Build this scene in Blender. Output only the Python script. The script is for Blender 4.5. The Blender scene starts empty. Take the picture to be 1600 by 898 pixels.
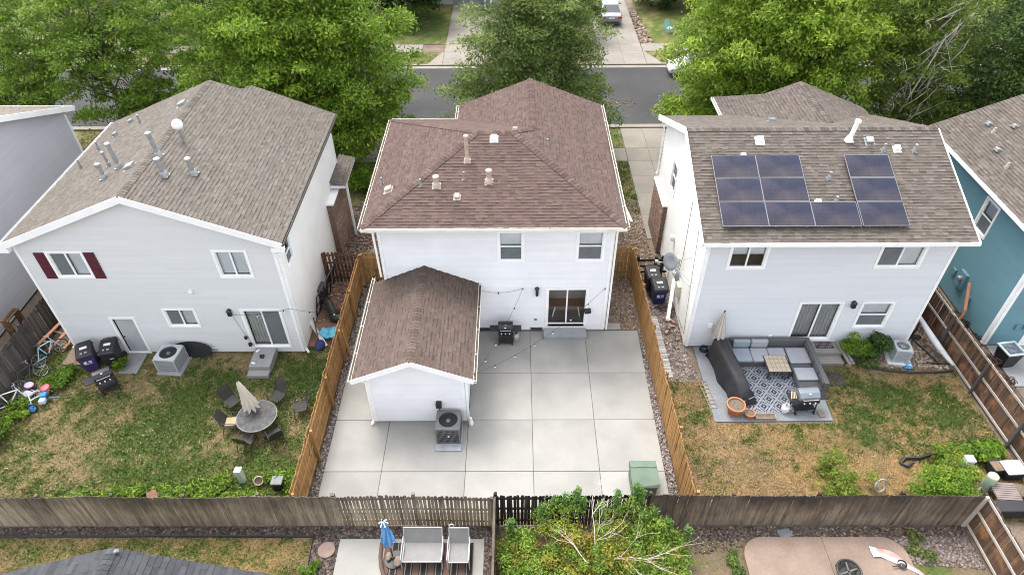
import bpy, math, random
import numpy as np
from mathutils import Vector, Matrix, Euler
random.seed(7); rng = np.random.default_rng(7)
S = bpy.context.scene
COL = S.collection
R = math.radians

# ---------------------------------------------------------------- camera, sky, sun, exposure
cam = bpy.data.cameras.new("camera"); camo = bpy.data.objects.new("camera", cam); COL.objects.link(camo)
TH, YA, RO = 0.722943574, 0.00710335978, -0.00820441359
cF = Vector((0, math.cos(TH), -math.sin(TH))); cU = Vector((0, math.sin(TH), math.cos(TH))); cX = Vector((1, 0, 0))
cXr = cX*math.cos(RO)+cU*math.sin(RO); cUr = cU*math.cos(RO)-cX*math.sin(RO)
MZ = Matrix.Rotation(YA, 3, 'Z')
cF, cU, cX = MZ@cF, MZ@cUr, MZ@cXr
M4 = Matrix(((cX.x, cU.x, -cF.x, 0), (cX.y, cU.y, -cF.y, 0), (cX.z, cU.z, -cF.z, 21.0), (0, 0, 0, 1)))
camo.matrix_world = M4
cam.sensor_width = 36; cam.lens = 1055.28378/1600*36; cam.clip_start = 0.5; cam.clip_end = 600
S.camera = camo
S.cycles.filter_width = 1.0
S.render.resolution_x = 1024; S.render.resolution_y = 574

SUN_EL, SUN_AZ = R(65), R(-30)          # behind the houses, a little to the left
sd = Vector((math.sin(SUN_AZ)*math.cos(SUN_EL), math.cos(SUN_AZ)*math.cos(SUN_EL), math.sin(SUN_EL)))
W = bpy.data.worlds.new("World"); S.world = W; W.use_nodes = True
nt = W.node_tree; bg = nt.nodes['Background']
sky = nt.nodes.new('ShaderNodeTexSky'); sky.sky_type = 'NISHITA'; sky.sun_disc = False
sky.sun_elevation = SUN_EL; sky.sun_rotation = SUN_AZ
sky.air_density = 1.0; sky.dust_density = 3.0; sky.ozone_density = 1.0
hs = nt.nodes.new('ShaderNodeHueSaturation'); hs.inputs['Saturation'].default_value = 0.27
nt.links.new(sky.outputs[0], hs.inputs['Color']); nt.links.new(hs.outputs[0], bg.inputs['Color'])
bg.inputs['Strength'].default_value = 0.15
sun = bpy.data.lights.new("sun", 'SUN'); suno = bpy.data.objects.new("sun", sun); COL.objects.link(suno)
sun.energy = 0.52; sun.angle = R(20); sun.color = (1.0, 0.95, 0.87)
suno.rotation_euler = (-sd).to_track_quat('-Z', 'Y').to_euler(); suno.location = (0, 30, 60)
S.view_settings.view_transform = 'Standard'; S.view_settings.look = 'None'
S.view_settings.exposure = 2.03; S.view_settings.gamma = 1.0; S.view_settings.use_curve_mapping = False

# ---------------------------------------------------------------- helpers
def tag(o, label=None, cat=None, group=None, kind=None):
    if label: o['label'] = label
    if cat: o['category'] = cat
    if group: o['group'] = group
    if kind: o['kind'] = kind
    return o
def thing(name, label, cat, loc=(0, 0, 0), rz=0.0, group=None):
    o = bpy.data.objects.new(name, None); COL.objects.link(o); o.empty_display_size = .2
    o.location = loc; o.rotation_euler = (0, 0, rz)
    return tag(o, label, cat, group)
def link_mesh(name, me, parent=None, loc=None, rot=None, scale=None):
    o = bpy.data.objects.new(name, me); COL.objects.link(o)
    if parent is not None: o.parent = parent
    if loc is not None: o.location = loc
    if rot is not None: o.rotation_euler = rot
    if scale is not None: o.scale = scale
    return o
def dup(o, loc=None, rz=None, label=None, parent=None):
    c = o.copy(); COL.objects.link(c); c.parent = parent
    for ch in list(o.children): dup(ch, parent=c)
    if loc is not None: c.location = loc
    if rz is not None: c.rotation_euler = (0, 0, rz)
    if label: c['label'] = label
    return c
class MB:
    def __init__(s): s.v = []; s.f = []; s.c = []; s.m = []
    def add(s, vs, fs, col=None, mi=0):
        b = len(s.v); s.v += [tuple(p) for p in vs]
        for f in fs: s.f.append(tuple(i+b for i in f)); s.c.append(col or (1, 1, 1)); s.m.append(mi)
        return s
    def box(s, x0, x1, y0, y1, z0, z1, col=None, mi=0):
        return s.add([(x0,y0,z0),(x1,y0,z0),(x1,y1,z0),(x0,y1,z0),(x0,y0,z1),(x1,y0,z1),(x1,y1,z1),(x0,y1,z1)],
            [(0,3,2,1),(4,5,6,7),(0,1,5,4),(1,2,6,5),(2,3,7,6),(3,0,4,7)], col, mi)
    def obox(s, c, size, rot=(0, 0, 0), col=None, mi=0):
        m = Euler(rot).to_matrix(); c = Vector(c); hx, hy, hz = (k/2 for k in size)
        P = [c+m@Vector(p) for p in ((-hx,-hy,-hz),(hx,-hy,-hz),(hx,hy,-hz),(-hx,hy,-hz),(-hx,-hy,hz),(hx,-hy,hz),(hx,hy,hz),(-hx,hy,hz))]
        return s.add(P, [(0,3,2,1),(4,5,6,7),(0,1,5,4),(1,2,6,5),(2,3,7,6),(3,0,4,7)], col, mi)
    def taper(s, b0, b1, z0, z1, col=None, mi=0):   # b=(x0,x1,y0,y1)
        P = [(b0[0],b0[2],z0),(b0[1],b0[2],z0),(b0[1],b0[3],z0),(b0[0],b0[3],z0),(b1[0],b1[2],z1),(b1[1],b1[2],z1),(b1[1],b1[3],z1),(b1[0],b1[3],z1)]
        return s.add(P, [(0,3,2,1),(4,5,6,7),(0,1,5,4),(1,2,6,5),(2,3,7,6),(3,0,4,7)], col, mi)
    def beam(s, p, q, w, h, up=(0, 0, 1), col=None, mi=0):
        p = Vector(p); q = Vector(q); d = (q-p).normalized(); u = Vector(up)
        if abs(d.dot(u)) > .98: u = Vector((0, 1, 0))
        a = d.cross(u).normalized(); b = a.cross(d).normalized()
        P = [k+a*(i*w/2)+b*(j*h/2) for k in (p, q) for i, j in ((-1,-1),(1,-1),(1,1),(-1,1))]
        return s.add(P, [(0,1,2,3),(7,6,5,4),(0,4,5,1),(1,5,6,2),(2,6,7,3),(3,7,4,0)], col, mi)
    def tube(s, pts, r, n=8, col=None, mi=0, cap=True):
        pts = [Vector(p) for p in pts]; rs = r if isinstance(r, (list, tuple)) else [r]*len(pts)
        vs = []; fs = []; N = len(pts); a = None
        for i, p in enumerate(pts):
            d = (pts[min(i+1, N-1)]-pts[max(i-1, 0)]).normalized()
            if a is None:
                u = Vector((0, 0, 1)) if abs(d.z) < .9 else Vector((1, 0, 0)); a = d.cross(u).normalized()
            else:
                a = (a-d*a.dot(d)); a = a.normalized() if a.length > 1e-6 else d.orthogonal().normalized()
            b = d.cross(a)
            for k in range(n):
                t = 2*math.pi*k/n; vs.append(p+(a*math.cos(t)+b*math.sin(t))*rs[i])
        for i in range(N-1):
            for k in range(n):
                k2 = (k+1) % n; fs.append((i*n+k, i*n+k2, (i+1)*n+k2, (i+1)*n+k))
        if cap: fs.append(tuple(range(n))[::-1]); fs.append(tuple((N-1)*n+k for k in range(n)))
        return s.add(vs, fs, col, mi)
    def lathe(s, prof, n=20, c=(0, 0, 0), col=None, mi=0, caps=True):
        vs = []; fs = []; N = len(prof)
        for r, z in prof:
            for k in range(n):
                t = 2*math.pi*k/n; vs.append((c[0]+r*math.cos(t), c[1]+r*math.sin(t), c[2]+z))
        for i in range(N-1):
            for k in range(n):
                k2 = (k+1) % n; fs.append((i*n+k, i*n+k2, (i+1)*n+k2, (i+1)*n+k))
        if caps: fs.append(tuple(range(n))[::-1]); fs.append(tuple((N-1)*n+k for k in range(n)))
        return s.add(vs, fs, col, mi)
    def prism(s, poly, z0, z1, col=None, mi=0):
        n = len(poly); vs = [(x, y, z0) for x, y in poly]+[(x, y, z1) for x, y in poly]
        ar = sum(poly[i][0]*poly[(i+1) % n][1]-poly[(i+1) % n][0]*poly[i][1] for i in range(n))
        if ar < 0: vs = [(x, y, z0) for x, y in poly[::-1]]+[(x, y, z1) for x, y in poly[::-1]]
        fs = [tuple(range(n))[::-1], tuple(range(n, 2*n))]+[(i, (i+1) % n, n+(i+1) % n, n+i) for i in range(n)]
        return s.add(vs, fs, col, mi)
    def torus(s, c, Rr, r, rot=(0, 0, 0), n=20, k=6, col=None, mi=0, sx=1, sy=1):
        m = Euler(rot).to_matrix(); c = Vector(c); vs = []; fs = []
        for i in range(n):
            t = 2*math.pi*i/n
            for j in range(k):
                p = 2*math.pi*j/k; q = Rr+r*math.cos(p)
                vs.append(c+m@Vector((q*math.cos(t)*sx, q*math.sin(t)*sy, r*math.sin(p))))
        for i in range(n):
            for j in range(k):
                fs.append((i*k+j, ((i+1) % n)*k+j, ((i+1) % n)*k+(j+1) % k, i*k+(j+1) % k))
        return s.add(vs, fs, col, mi)
    def ball(s, c, r, n=12, k=8, col=None, mi=0):
        rx, ry, rz = r if isinstance(r, (tuple, list)) else (r, r, r)
        prof = [(max(math.sin(math.pi*i/k), .001), -math.cos(math.pi*i/k)) for i in range(k+1)]
        b = len(s.v); s.lathe(prof, n, (0, 0, 0), col, mi)
        for i in range(b, len(s.v)):
            x, y, z = s.v[i]; s.v[i] = (c[0]+x*rx, c[1]+y*ry, c[2]+z*rz)
        return s
    def mesh(s, name, mats, smooth=False):
        me = bpy.data.meshes.new(name); me.from_pydata(s.v, [], s.f)
        for m in (mats if isinstance(mats, (list, tuple)) else [mats]): me.materials.append(m)
        if any(s.m): me.polygons.foreach_set('material_index', s.m)
        if any(c != (1, 1, 1) for c in s.c):
            a = me.color_attributes.new('Col', 'FLOAT_COLOR', 'CORNER')
            cols = np.ones((len(me.loops), 4), np.float32)
            cnt = np.array([len(f) for f in s.f]); cols[:, :3] = np.repeat(np.array(s.c, np.float32), cnt, axis=0)
            a.data.foreach_set('color', cols.ravel())
        if smooth: me.polygons.foreach_set('use_smooth', [True]*len(s.f))
        me.update(); return me
    def build(s, name, mats, parent=None, smooth=False, bevel=0, loc=None, rot=None):
        o = link_mesh(name, s.mesh(name, mats, smooth), parent, loc, rot)
        if bevel:
            b = o.modifiers.new('bevel', 'BEVEL'); b.width = bevel; b.segments = 2; b.limit_method = 'ANGLE'; b.angle_limit = R(40)
        return o
def np_mesh(name, V, Fc, cols, m, parent=None, smooth=False):
    """V (n,3) float, Fc (m,k) int, cols (m,3) or None"""
    me = bpy.data.meshes.new(name); n, k = Fc.shape
    me.vertices.add(len(V)); me.vertices.foreach_set('co', np.asarray(V, np.float32).ravel())
    me.loops.add(n*k); me.loops.foreach_set('vertex_index', Fc.astype(np.int32).ravel())
    me.polygons.add(n); me.polygons.foreach_set('loop_start', np.arange(0, n*k, k, dtype=np.int32))
    me.update(calc_edges=True)
    if cols is not None:
        a = me.color_attributes.new('Col', 'FLOAT_COLOR', 'CORNER'); c = np.ones((n*k, 4), np.float32)
        c[:, :3] = np.repeat(cols, k, axis=0) if len(cols) == n else cols
        a.data.foreach_set('color', c.ravel())
    if smooth: me.polygons.foreach_set('use_smooth', np.ones(n, bool))
    me.materials.append(m); me.validate()
    return link_mesh(name, me, parent)
def lerp(a, b, t): return tuple(x+(y-x)*t for x, y in zip(a, b))
def inpoly(x, y, poly):
    x = np.asarray(x); y = np.asarray(y); r = np.zeros(x.shape, bool); n = len(poly)
    for i in range(n):
        x0, y0 = poly[i]; x1, y1 = poly[(i+1) % n]
        if y0 == y1: continue
        c = ((y0 > y) != (y1 > y)) & (x < (x1-x0)*(y-y0)/(y1-y0)+x0); r ^= c
    return r
_vn = rng.random((64, 64))
def vnoise(x, y, s=1.0, off=0):
    x = np.asarray(x)*s+off*7.3+100; y = np.asarray(y)*s+off*3.1+100
    i = np.floor(x).astype(int); j = np.floor(y).astype(int); u = x-i; v = y-j; u = u*u*(3-2*u); v = v*v*(3-2*v)
    g = lambda a, b: _vn[a % 64, b % 64]
    return (g(i,j)*(1-u)+g(i+1,j)*u)*(1-v)+(g(i,j+1)*(1-u)+g(i+1,j+1)*u)*v
def fbm(x, y, s, o=0): return .5*vnoise(x,y,s,o)+.27*vnoise(x,y,s*2.1,o+1)+.15*vnoise(x,y,s*4.3,o+2)+.08*vnoise(x,y,s*9,o+3)

# ---------------------------------------------------------------- materials
def mat(name, col=(.5,.5,.5), rough=.8, var=.12, scale=3.0, fine=0.0, fscale=40.0, bump=0.0, bscale=60.0, attr=False, rnd=0.0, metal=0.0,
        spec=.35, stain=None, stain_scale=1.2, stain_amt=.5, stretch=None, emit=None, gen=True):
    m = bpy.data.materials.new(name); m.use_nodes = True; t = m.node_tree; L = t.links.new
    p = t.nodes['Principled BSDF']; p.inputs['Roughness'].default_value = rough; p.inputs['Metallic'].default_value = metal
    p.inputs['Specular IOR Level'].default_value = spec
    tc = t.nodes.new('ShaderNodeTexCoord'); vec = tc.outputs['Object']
    oi = t.nodes.new('ShaderNodeObjectInfo')
    if stretch or rnd:
        mp = t.nodes.new('ShaderNodeMapping'); L(vec, mp.inputs['Vector'])
        if stretch: mp.inputs['Scale'].default_value = stretch
        mm = t.nodes.new('ShaderNodeMath'); mm.operation = 'MULTIPLY'; mm.inputs[1].default_value = 57.0
        L(oi.outputs['Random'], mm.inputs[0]); L(mm.outputs[0], mp.inputs['Location']); vec = mp.outputs[0]
    def noise(sc, det=4):
        n = t.nodes.new('ShaderNodeTexNoise'); n.inputs['Scale'].default_value = sc; n.inputs['Detail'].default_value = det
        L(vec, n.inputs['Vector']); return n.outputs['Fac']
    def mix(fac, a, b, mode='MIX', f=1.0):
        x = t.nodes.new('ShaderNodeMix'); x.data_type = 'RGBA'; x.blend_type = mode
        if fac is None: x.inputs['Factor'].default_value = f
        else: L(fac, x.inputs['Factor'])
        for k, s_ in ((6, a), (7, b)):
            if isinstance(s_, tuple): x.inputs[k].default_value = (*s_, 1)
            else: L(s_, x.inputs[k])
        return x.outputs[2]
    def gain(sock, lo, hi):
        r = t.nodes.new('ShaderNodeMapRange'); r.inputs['From Min'].default_value = .3; r.inputs['From Max'].default_value = .7
        r.inputs['To Min'].default_value = lo; r.inputs['To Max'].default_value = hi; L(sock, r.inputs['Value']); return r.outputs[0]
    def grey(sock):
        c = t.nodes.new('ShaderNodeCombineColor')
        for i in range(3): L(sock, c.inputs[i])
        return c.outputs[0]
    if attr:
        a = t.nodes.new('ShaderNodeVertexColor'); a.layer_name = 'Col'; base = a.outputs['Color']
        if col != (1, 1, 1): base = mix(None, base, col, 'MULTIPLY')
    else: base = col
    if stain:
        g = gain(noise(stain_scale, 5), -.3*stain_amt, stain_amt*1.3); mc = t.nodes.new('ShaderNodeClamp'); L(g, mc.inputs['Value'])
        base = mix(mc.outputs[0], base, stain)
    if var: base = mix(None, base, grey(gain(noise(scale), 1-var, 1+var)), 'MULTIPLY')
    if fine: base = mix(None, base, grey(gain(noise(fscale, 2), 1-fine, 1+fine)), 'MULTIPLY')
    if rnd:
        r = t.nodes.new('ShaderNodeMapRange'); r.inputs['To Min'].default_value = 1-rnd; r.inputs['To Max'].default_value = 1+rnd
        L(oi.outputs['Random'], r.inputs['Value']); base = mix(None, base, grey(r.outputs[0]), 'MULTIPLY')
    if isinstance(base, tuple): p.inputs['Base Color'].default_value = (*base, 1)
    else: L(base, p.inputs['Base Color'])
    if bump:
        b = t.nodes.new('ShaderNodeBump'); b.inputs['Strength'].default_value = bump; b.inputs['Distance'].default_value = .02
        L(noise(bscale, 3), b.inputs['Height']); L(b.outputs[0], p.inputs['Normal'])
    return m
def leaf_mat(name, trans=.35, tint=(1, 1, 1)):
    m = bpy.data.materials.new(name); m.use_nodes = True; t = m.node_tree; L = t.links.new
    out = t.nodes['Material Output']; p = t.nodes['Principled BSDF']; p.inputs['Roughness'].default_value = .55; p.inputs['Specular IOR Level'].default_value = .3
    a = t.nodes.new('ShaderNodeVertexColor'); a.layer_name = 'Col'
    tr = t.nodes.new('ShaderNodeBsdfTranslucent'); mx = t.nodes.new('ShaderNodeMixShader'); mx.inputs[0].default_value = trans
    L(a.outputs['Color'], p.inputs['Base Color']); L(a.outputs['Color'], tr.inputs['Color'])
    L(p.outputs[0], mx.inputs[1]); L(tr.outputs[0], mx.inputs[2]); L(mx.outputs[0], out.inputs['Surface'])
    return m
def glass_mat(name):
    m = bpy.data.materials.new(name); m.use_nodes = True; t = m.node_tree; L = t.links.new
    out = t.nodes['Material Output']; t.nodes.remove(t.nodes['Principled BSDF'])
    tr = t.nodes.new('ShaderNodeBsdfTransparent'); tr.inputs['Color'].default_value = (.95, .97, .98, 1)
    gl = t.nodes.new('ShaderNodeBsdfGlossy'); gl.inputs['Roughness'].default_value = .02
    fr = t.nodes.new('ShaderNodeFresnel'); fr.inputs['IOR'].default_value = 1.5
    mx = t.nodes.new('ShaderNodeMixShader'); L(fr.outputs[0], mx.inputs[0]); L(tr.outputs[0], mx.inputs[1]); L(gl.outputs[0], mx.inputs[2])
    L(mx.outputs[0], out.inputs['Surface']); return m
def plank_mat(name, lo, hi, top=None, topz=1.1, tops=.5, rnd=.25, grain=.3, stain=None):
    """Weathered board: long grain, random tone per board, optional darker weathering stain near the top end."""
    m = bpy.data.materials.new(name); m.use_nodes = True; t = m.node_tree; L = t.links.new
    p = t.nodes['Principled BSDF']; p.inputs['Roughness'].default_value = .85; p.inputs['Specular IOR Level'].default_value = .2
    tc = t.nodes.new('ShaderNodeTexCoord'); oi = t.nodes.new('ShaderNodeObjectInfo')
    mp = t.nodes.new('ShaderNodeMapping'); mp.inputs['Scale'].default_value = (30, 30, 2.2); L(tc.outputs['Object'], mp.inputs['Vector'])
    mm = t.nodes.new('ShaderNodeMath'); mm.operation = 'MULTIPLY'; mm.inputs[1].default_value = 91; L(oi.outputs['Random'], mm.inputs[0]); L(mm.outputs[0], mp.inputs['Location'])
    n = t.nodes.new('ShaderNodeTexNoise'); n.inputs['Scale'].default_value = 1; n.inputs['Detail'].default_value = 5; L(mp.outputs[0], n.inputs['Vector'])
    r = t.nodes.new('ShaderNodeMapRange'); r.inputs['From Min'].default_value = .3; r.inputs['From Max'].default_value = .7; L(n.outputs['Fac'], r.inputs['Value'])
    a = t.nodes.new('ShaderNodeMath'); a.operation = 'MULTIPLY_ADD'; a.inputs[1].default_value = grain; L(r.outputs[0], a.inputs[0])
    b = t.nodes.new('ShaderNodeMath'); b.operation = 'MULTIPLY'; b.inputs[1].default_value = 1-grain; L(oi.outputs['Random'], b.inputs[0]); L(b.outputs[0], a.inputs[2])
    mx = t.nodes.new('ShaderNodeMix'); mx.data_type = 'RGBA'; mx.inputs[6].default_value = (*lo, 1); mx.inputs[7].default_value = (*hi, 1); L(a.outputs[0], mx.inputs['Factor'])
    res = mx.outputs[2]
    if top:
        ge = t.nodes.new('ShaderNodeNewGeometry'); sp = t.nodes.new('ShaderNodeSeparateXYZ'); L(tc.outputs['Object'], sp.inputs[0])
        n2 = t.nodes.new('ShaderNodeTexNoise'); n2.inputs['Scale'].default_value = .9; n2.inputs['Detail'].default_value = 4; L(ge.outputs['Position'], n2.inputs['Vector'])
        ad = t.nodes.new('ShaderNodeMath'); ad.operation = 'MULTIPLY_ADD'; ad.inputs[1].default_value = 2.4; L(n2.outputs['Fac'], ad.inputs[0]); L(sp.outputs['Z'], ad.inputs[2])
        r2 = t.nodes.new('ShaderNodeMapRange'); r2.inputs['From Min'].default_value = topz+1.2-tops; r2.inputs['From Max'].default_value = topz+1.2+tops; L(ad.outputs[0], r2.inputs['Value'])
        m2 = t.nodes.new('ShaderNodeMix'); m2.data_type = 'RGBA'; L(r2.outputs[0], m2.inputs['Factor']); L(res, m2.inputs[6]); m2.inputs[7].default_value = (*top, 1); res = m2.outputs[2]
    if stain:
        ge = t.nodes.new('ShaderNodeNewGeometry'); n2 = t.nodes.new('ShaderNodeTexNoise'); n2.inputs['Scale'].default_value = 2.2; n2.inputs['Detail'].default_value = 5; L(ge.outputs['Position'], n2.inputs['Vector'])
        r2 = t.nodes.new('ShaderNodeMapRange'); r2.inputs['From Min'].default_value = .52; r2.inputs['From Max'].default_value = .76; L(n2.outputs['Fac'], r2.inputs['Value'])
        m2 = t.nodes.new('ShaderNodeMix'); m2.data_type = 'RGBA'; L(r2.outputs[0], m2.inputs['Factor']); L(res, m2.inputs[6]); m2.inputs[7].default_value = (*stain, 1); res = m2.outputs[2]
    L(res, p.inputs['Base Color'])
    bu = t.nodes.new('ShaderNodeBump'); bu.inputs['Strength'].default_value = .4; bu.inputs['Distance'].default_value = .01; L(n.outputs['Fac'], bu.inputs['Height']); L(bu.outputs[0], p.inputs['Normal'])
    return m
WHITE = mat('white_paint', (.84,.84,.83), .5, .05, 2.0)
SID_W = mat('white_siding', (.75,.75,.76), .6, .03, .8, attr=True, stain=(.60,.60,.59), stain_scale=.9, stain_amt=.22)
SID_G = mat('grey_siding', (.60,.607,.605), .6, .03, .8, attr=True, stain=(.49,.49,.475), stain_scale=.8, stain_amt=.25)
SID_B = mat('pale_blue_grey_siding', (.60,.615,.635), .6, .03, .8, attr=True, stain=(.49,.50,.51), stain_scale=.8, stain_amt=.25)
TEALP = mat('teal_paint', (.12,.24,.28), .6, .08)
LILP = mat('lilac_grey_paint', (.34,.335,.37), .6)
GREYP = mat('grey_house_paint', (.42,.43,.44), .6)
CREAMG = mat('cream_gutter_paint', (.70,.66,.57), .5, .08, 3)
SID_T = mat('teal_siding', (.12,.24,.28), .6, .05, .8, attr=True)
SID_L = mat('lilac_grey_siding', (.46,.455,.485), .6, .04, .8, attr=True)
STUC_W = mat('cream_wall', (.74,.73,.69), .75, .04, 1.2, bump=.15, bscale=40)
SHING = mat('asphalt_shingle', (1,1,1), .95, .16, 25.0, fine=.22, fscale=90, attr=True, spec=.15)
DECK = mat('roof_deck', (.08,.07,.065), .95)
ROOMM = mat('room_interior', (.30,.255,.205), .8, .15, 1.5)
MORTAR = mat('mortar', (.30,.27,.24), .95, .15, 8)
DARK = mat('dark_interior', (.02,.02,.022), .9, 0)
BLACKM = mat('black_metal', (.018,.018,.02), .45, .1, spec=.5)
BLACKP = mat('black_plastic', (.025,.025,.028), .5, .15, 4)
GALV = mat('galvanised_metal', (.30,.305,.305), .5, .2, 8, metal=.4)
TANV = mat('tan_painted_vent', (.42,.34,.28), .6, .15, 8)
ALU = mat('grey_aluminium', (.45,.46,.47), .4, .08, metal=.4)
SCREEN = mat('insect_screen', (.135,.145,.155), .8, .1, 2.5, fine=.1, fscale=150)
BLIND = mat('pale_blind', (.80,.82,.83), .8, .06, 1.5)
CURT = mat('grey_curtain', (.52,.52,.52), .9, .1)
CURTL = mat('white_curtain', (.6,.6,.58), .9, .1)
GLASS = glass_mat('window_glass')
BURG = mat('burgundy_shutter', (.09,.018,.03), .6, .2, 6)
BRICKM = mat('brown_brick', (.26,.17,.13), .9, .2, 8, fine=.25, fscale=60, rnd=.35)
CONC = mat('concrete', (.287,.28,.256), .85, .08, .55, fine=.025, fscale=14, bump=.06, bscale=120, rnd=.03, stain=(.215,.208,.195), stain_scale=.7, stain_amt=.55)
CONC2 = mat('grey_concrete', (.25,.25,.245), .9, .1, 1.2, fine=.1, fscale=25, rnd=.08, bump=.1)
CONC_PINK = mat('pink_tinted_concrete', (.225,.168,.132), .85, .12, .9, fine=.1, fscale=20, stain=(.17,.122,.095), stain_scale=1.1, stain_amt=.5)
DRIVE = mat('driveway_concrete', (.225,.2,.165), .9, .1, .8, fine=.12, fscale=12, rnd=.07, stain=(.165,.152,.138), stain_scale=.5, stain_amt=.5)
JOINT = mat('joint_dirt', (.10,.095,.085), 1, .2)
ASPH = mat('asphalt', (.036,.036,.037), .92, .14, .35, fine=.18, fscale=22, bump=.15, bscale=80, stain=(.054,.052,.05), stain_scale=.22, stain_amt=.7)
DIRT = mat('dirt', (.15,.115,.085), .95, .25, 1.1, fine=.3, fscale=18, bump=.4, bscale=25)
MULCH = mat('mulch_dirt', (.10,.078,.062), .95, .3, 4, fine=.4, fscale=30, bump=.5, bscale=30)
GRASSB = mat('lawn_soil', (1,1,1), .95, .14, 9, fine=.3, fscale=38, attr=True, spec=.1, bump=.5, bscale=45)
BLADE = mat('grass_blade', (1,1,1), .8, 0, attr=True, spec=.1)
STONE = mat('river_stone', (1,1,1), .85, .12, 30, attr=True)
LEAF = leaf_mat('leaf', .47)
BARK = mat('bark', (.13,.10,.08), .95, .3, 6, bump=.5, bscale=25)
BARKP = mat('pale_bark', (.52,.48,.42), .9, .25, 6)
WOOD_O = plank_mat('orange_stained_wood', (.215,.11,.036), (.42,.24,.095), grain=.5, stain=(.17,.10,.048))
WOOD_G = plank_mat('weathered_grey_wood', (.085,.062,.04), (.46,.385,.28), grain=.55, top=(.06,.05,.042), topz=1.5, tops=.7)
WOOD_D = plank_mat('dark_weathered_wood', (.022,.018,.016), (.085,.07,.06), top=(.02,.017,.015), topz=1.2, tops=.6)
WOOD_M = plank_mat('brown_weathered_wood', (.04,.029,.021), (.29,.225,.165), grain=.55, top=(.045,.036,.03), topz=1.25, tops=.6)
WOOD_R = plank_mat('red_brown_wood', (.045,.026,.016), (.17,.105,.07), stain=(.30,.15,.07))
WOOD_RAIL = plank_mat('silvered_rail_wood', (.27,.24,.21), (.46,.42,.37))
WOOD_DG = plank_mat('charcoal_grey_wood', (.04,.036,.034), (.13,.12,.11))
WOOD_RED = plank_mat('raw_cedar_wood', (.25,.11,.065), (.42,.21,.13))
# ---------------------------------------------------------------- ground, street, lawns (the setting)
def sheet(name, poly, z, m, kind='structure', parent=None):
    mb = MB(); mb.add([(x, y, z) for x, y in poly], [tuple(range(len(poly)))]); o = mb.build(name, m, parent)
    if kind: o['kind'] = kind
    return o
gr = MB(); gr.add([(-250,-60,-.03),(250,-60,-.03),(250,400,-.03),(-250,400,-.03)], [(0,1,2,3)])
tag(gr.build('ground', DIRT), kind='structure')
tag(MB().add([(-120,39.75,-.015),(120,39.75,-.015),(120,48.4,-.015),(-120,48.4,-.015)], [(0,1,2,3)]).build('street', ASPH), kind='structure')
# kerbs with a gutter pan, near and far
for y0, s in ((39.72, -1), (48.42, 1)):
    k = MB(); ys = sorted((y0, y0+s*.42)); k.box(-120,120,ys[0],ys[1],-.1,0.0)
    ys = sorted((y0+s*.42, y0+s*.6)); k.box(-120,120,ys[0],ys[1],-.1,.10)
    tag(k.build('kerb', DRIVE, bevel=.02), kind='structure')
def slabs(root_name, xs, ys, z0, z1, m, holes=(), jt=.012, joint=True, piece='slab'):
    """Rows of separate slabs with open recessed joints between them."""
    root = MB()
    root.box(xs[0]+.02, xs[-1]-.02, ys[0]+.02, ys[-1]-.02, z0-.06, z1-.03); ro = root.build(root_name, JOINT); ro['kind'] = 'structure'
    for i in range(len(xs)-1):
        for j in range(len(ys)-1):
            b = MB(); b.box(xs[i]+jt/2, xs[i+1]-jt/2, ys[j]+jt/2, ys[j+1]-jt/2, z0-.055, z1); cx = (xs[i]+xs[i+1])/2
            b.build(piece, m, ro, bevel=.006)
    return ro
slabs('pavement', [-32+1.6*i for i in range(24)]+[6.7], [35.1, 36.6], 0, .025, DRIVE)
slabs('pavement_far', [-51+1.75*i for i in range(26)], [51.4, 52.9], 0, .03, DRIVE)['kind'] = 'structure'
slabs('pavement_east', [9.95+1.75*i for i in range(18)], [51.4, 52.9], 0, .03, DRIVE)
slabs('pavement_mid', [-2.3+1.46*i for i in range(7)][:6]+[6.5], [51.4, 52.9], 0, .03, DRIVE)
slabs('driveway', [-5.45, -2.35], [49.05, 51.4, 52.9, 57.0, 61.95], 0, .035, DRIVE)
slabs('driveway_east', [6.55, 8.25, 9.9], [49.05, 51.4, 52.9, 57.0, 61.5, 66], 0, .035, DRIVE)
slabs('driveway_near', [6.72, 8.1, 9.5], [27.5, 29.6, 31.7, 33.4, 35.1, 36.6, 39.1], 0, .035, DRIVE)
ap = MB(); ap.prism([(-6.6,49.03),(-5.47,49.03),(-5.47,51.38),(-5.6,51.38)], -.05, .03); ap.prism([(9.92,49.03),(11.1,49.03),(10.05,51.38),(9.92,51.38)], -.05, .03)
tag(ap.build('driveway_apron', DRIVE), kind='structure')

# the big concrete patio: slabs cut on the joints seen, the house addition standing on it
px_ = [-6.93, -4.85, -1.83, .62, 3.0, 5.33]; py_ = [12.2, 13.83, 16.12, 18.5, 20.93]
pat = MB(); pat.prism([(-6.9,12.22),(5.3,12.22),(5.3,20.9),(-5.3,20.9),(-5.4,24.7),(-6.9,24.7)], -.1, -.012)
pat = tag(pat.build('patio_base', JOINT), kind='structure')
for j in range(4):
    for i in range(5):
        x0, x1, y0, y1 = px_[i], px_[i+1], py_[j], py_[j+1]
        if i == 1 and j >= 2: x0, x1 = -4.85, -1.83
        MB().box(x0+.009, x1-.009, y0+.009, y1-.009, -.1, .004*((i*3+j*5) % 3)/3+.002).build('slab', CONC, pat, bevel=.01)
for y0, y1 in ((20.93,22.8),(22.8,24.7)): MB().box(-6.92,-5.43,y0+.009,y1-.009,-.1,.003).build('slab', CONC, pat, bevel=.01)

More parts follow.
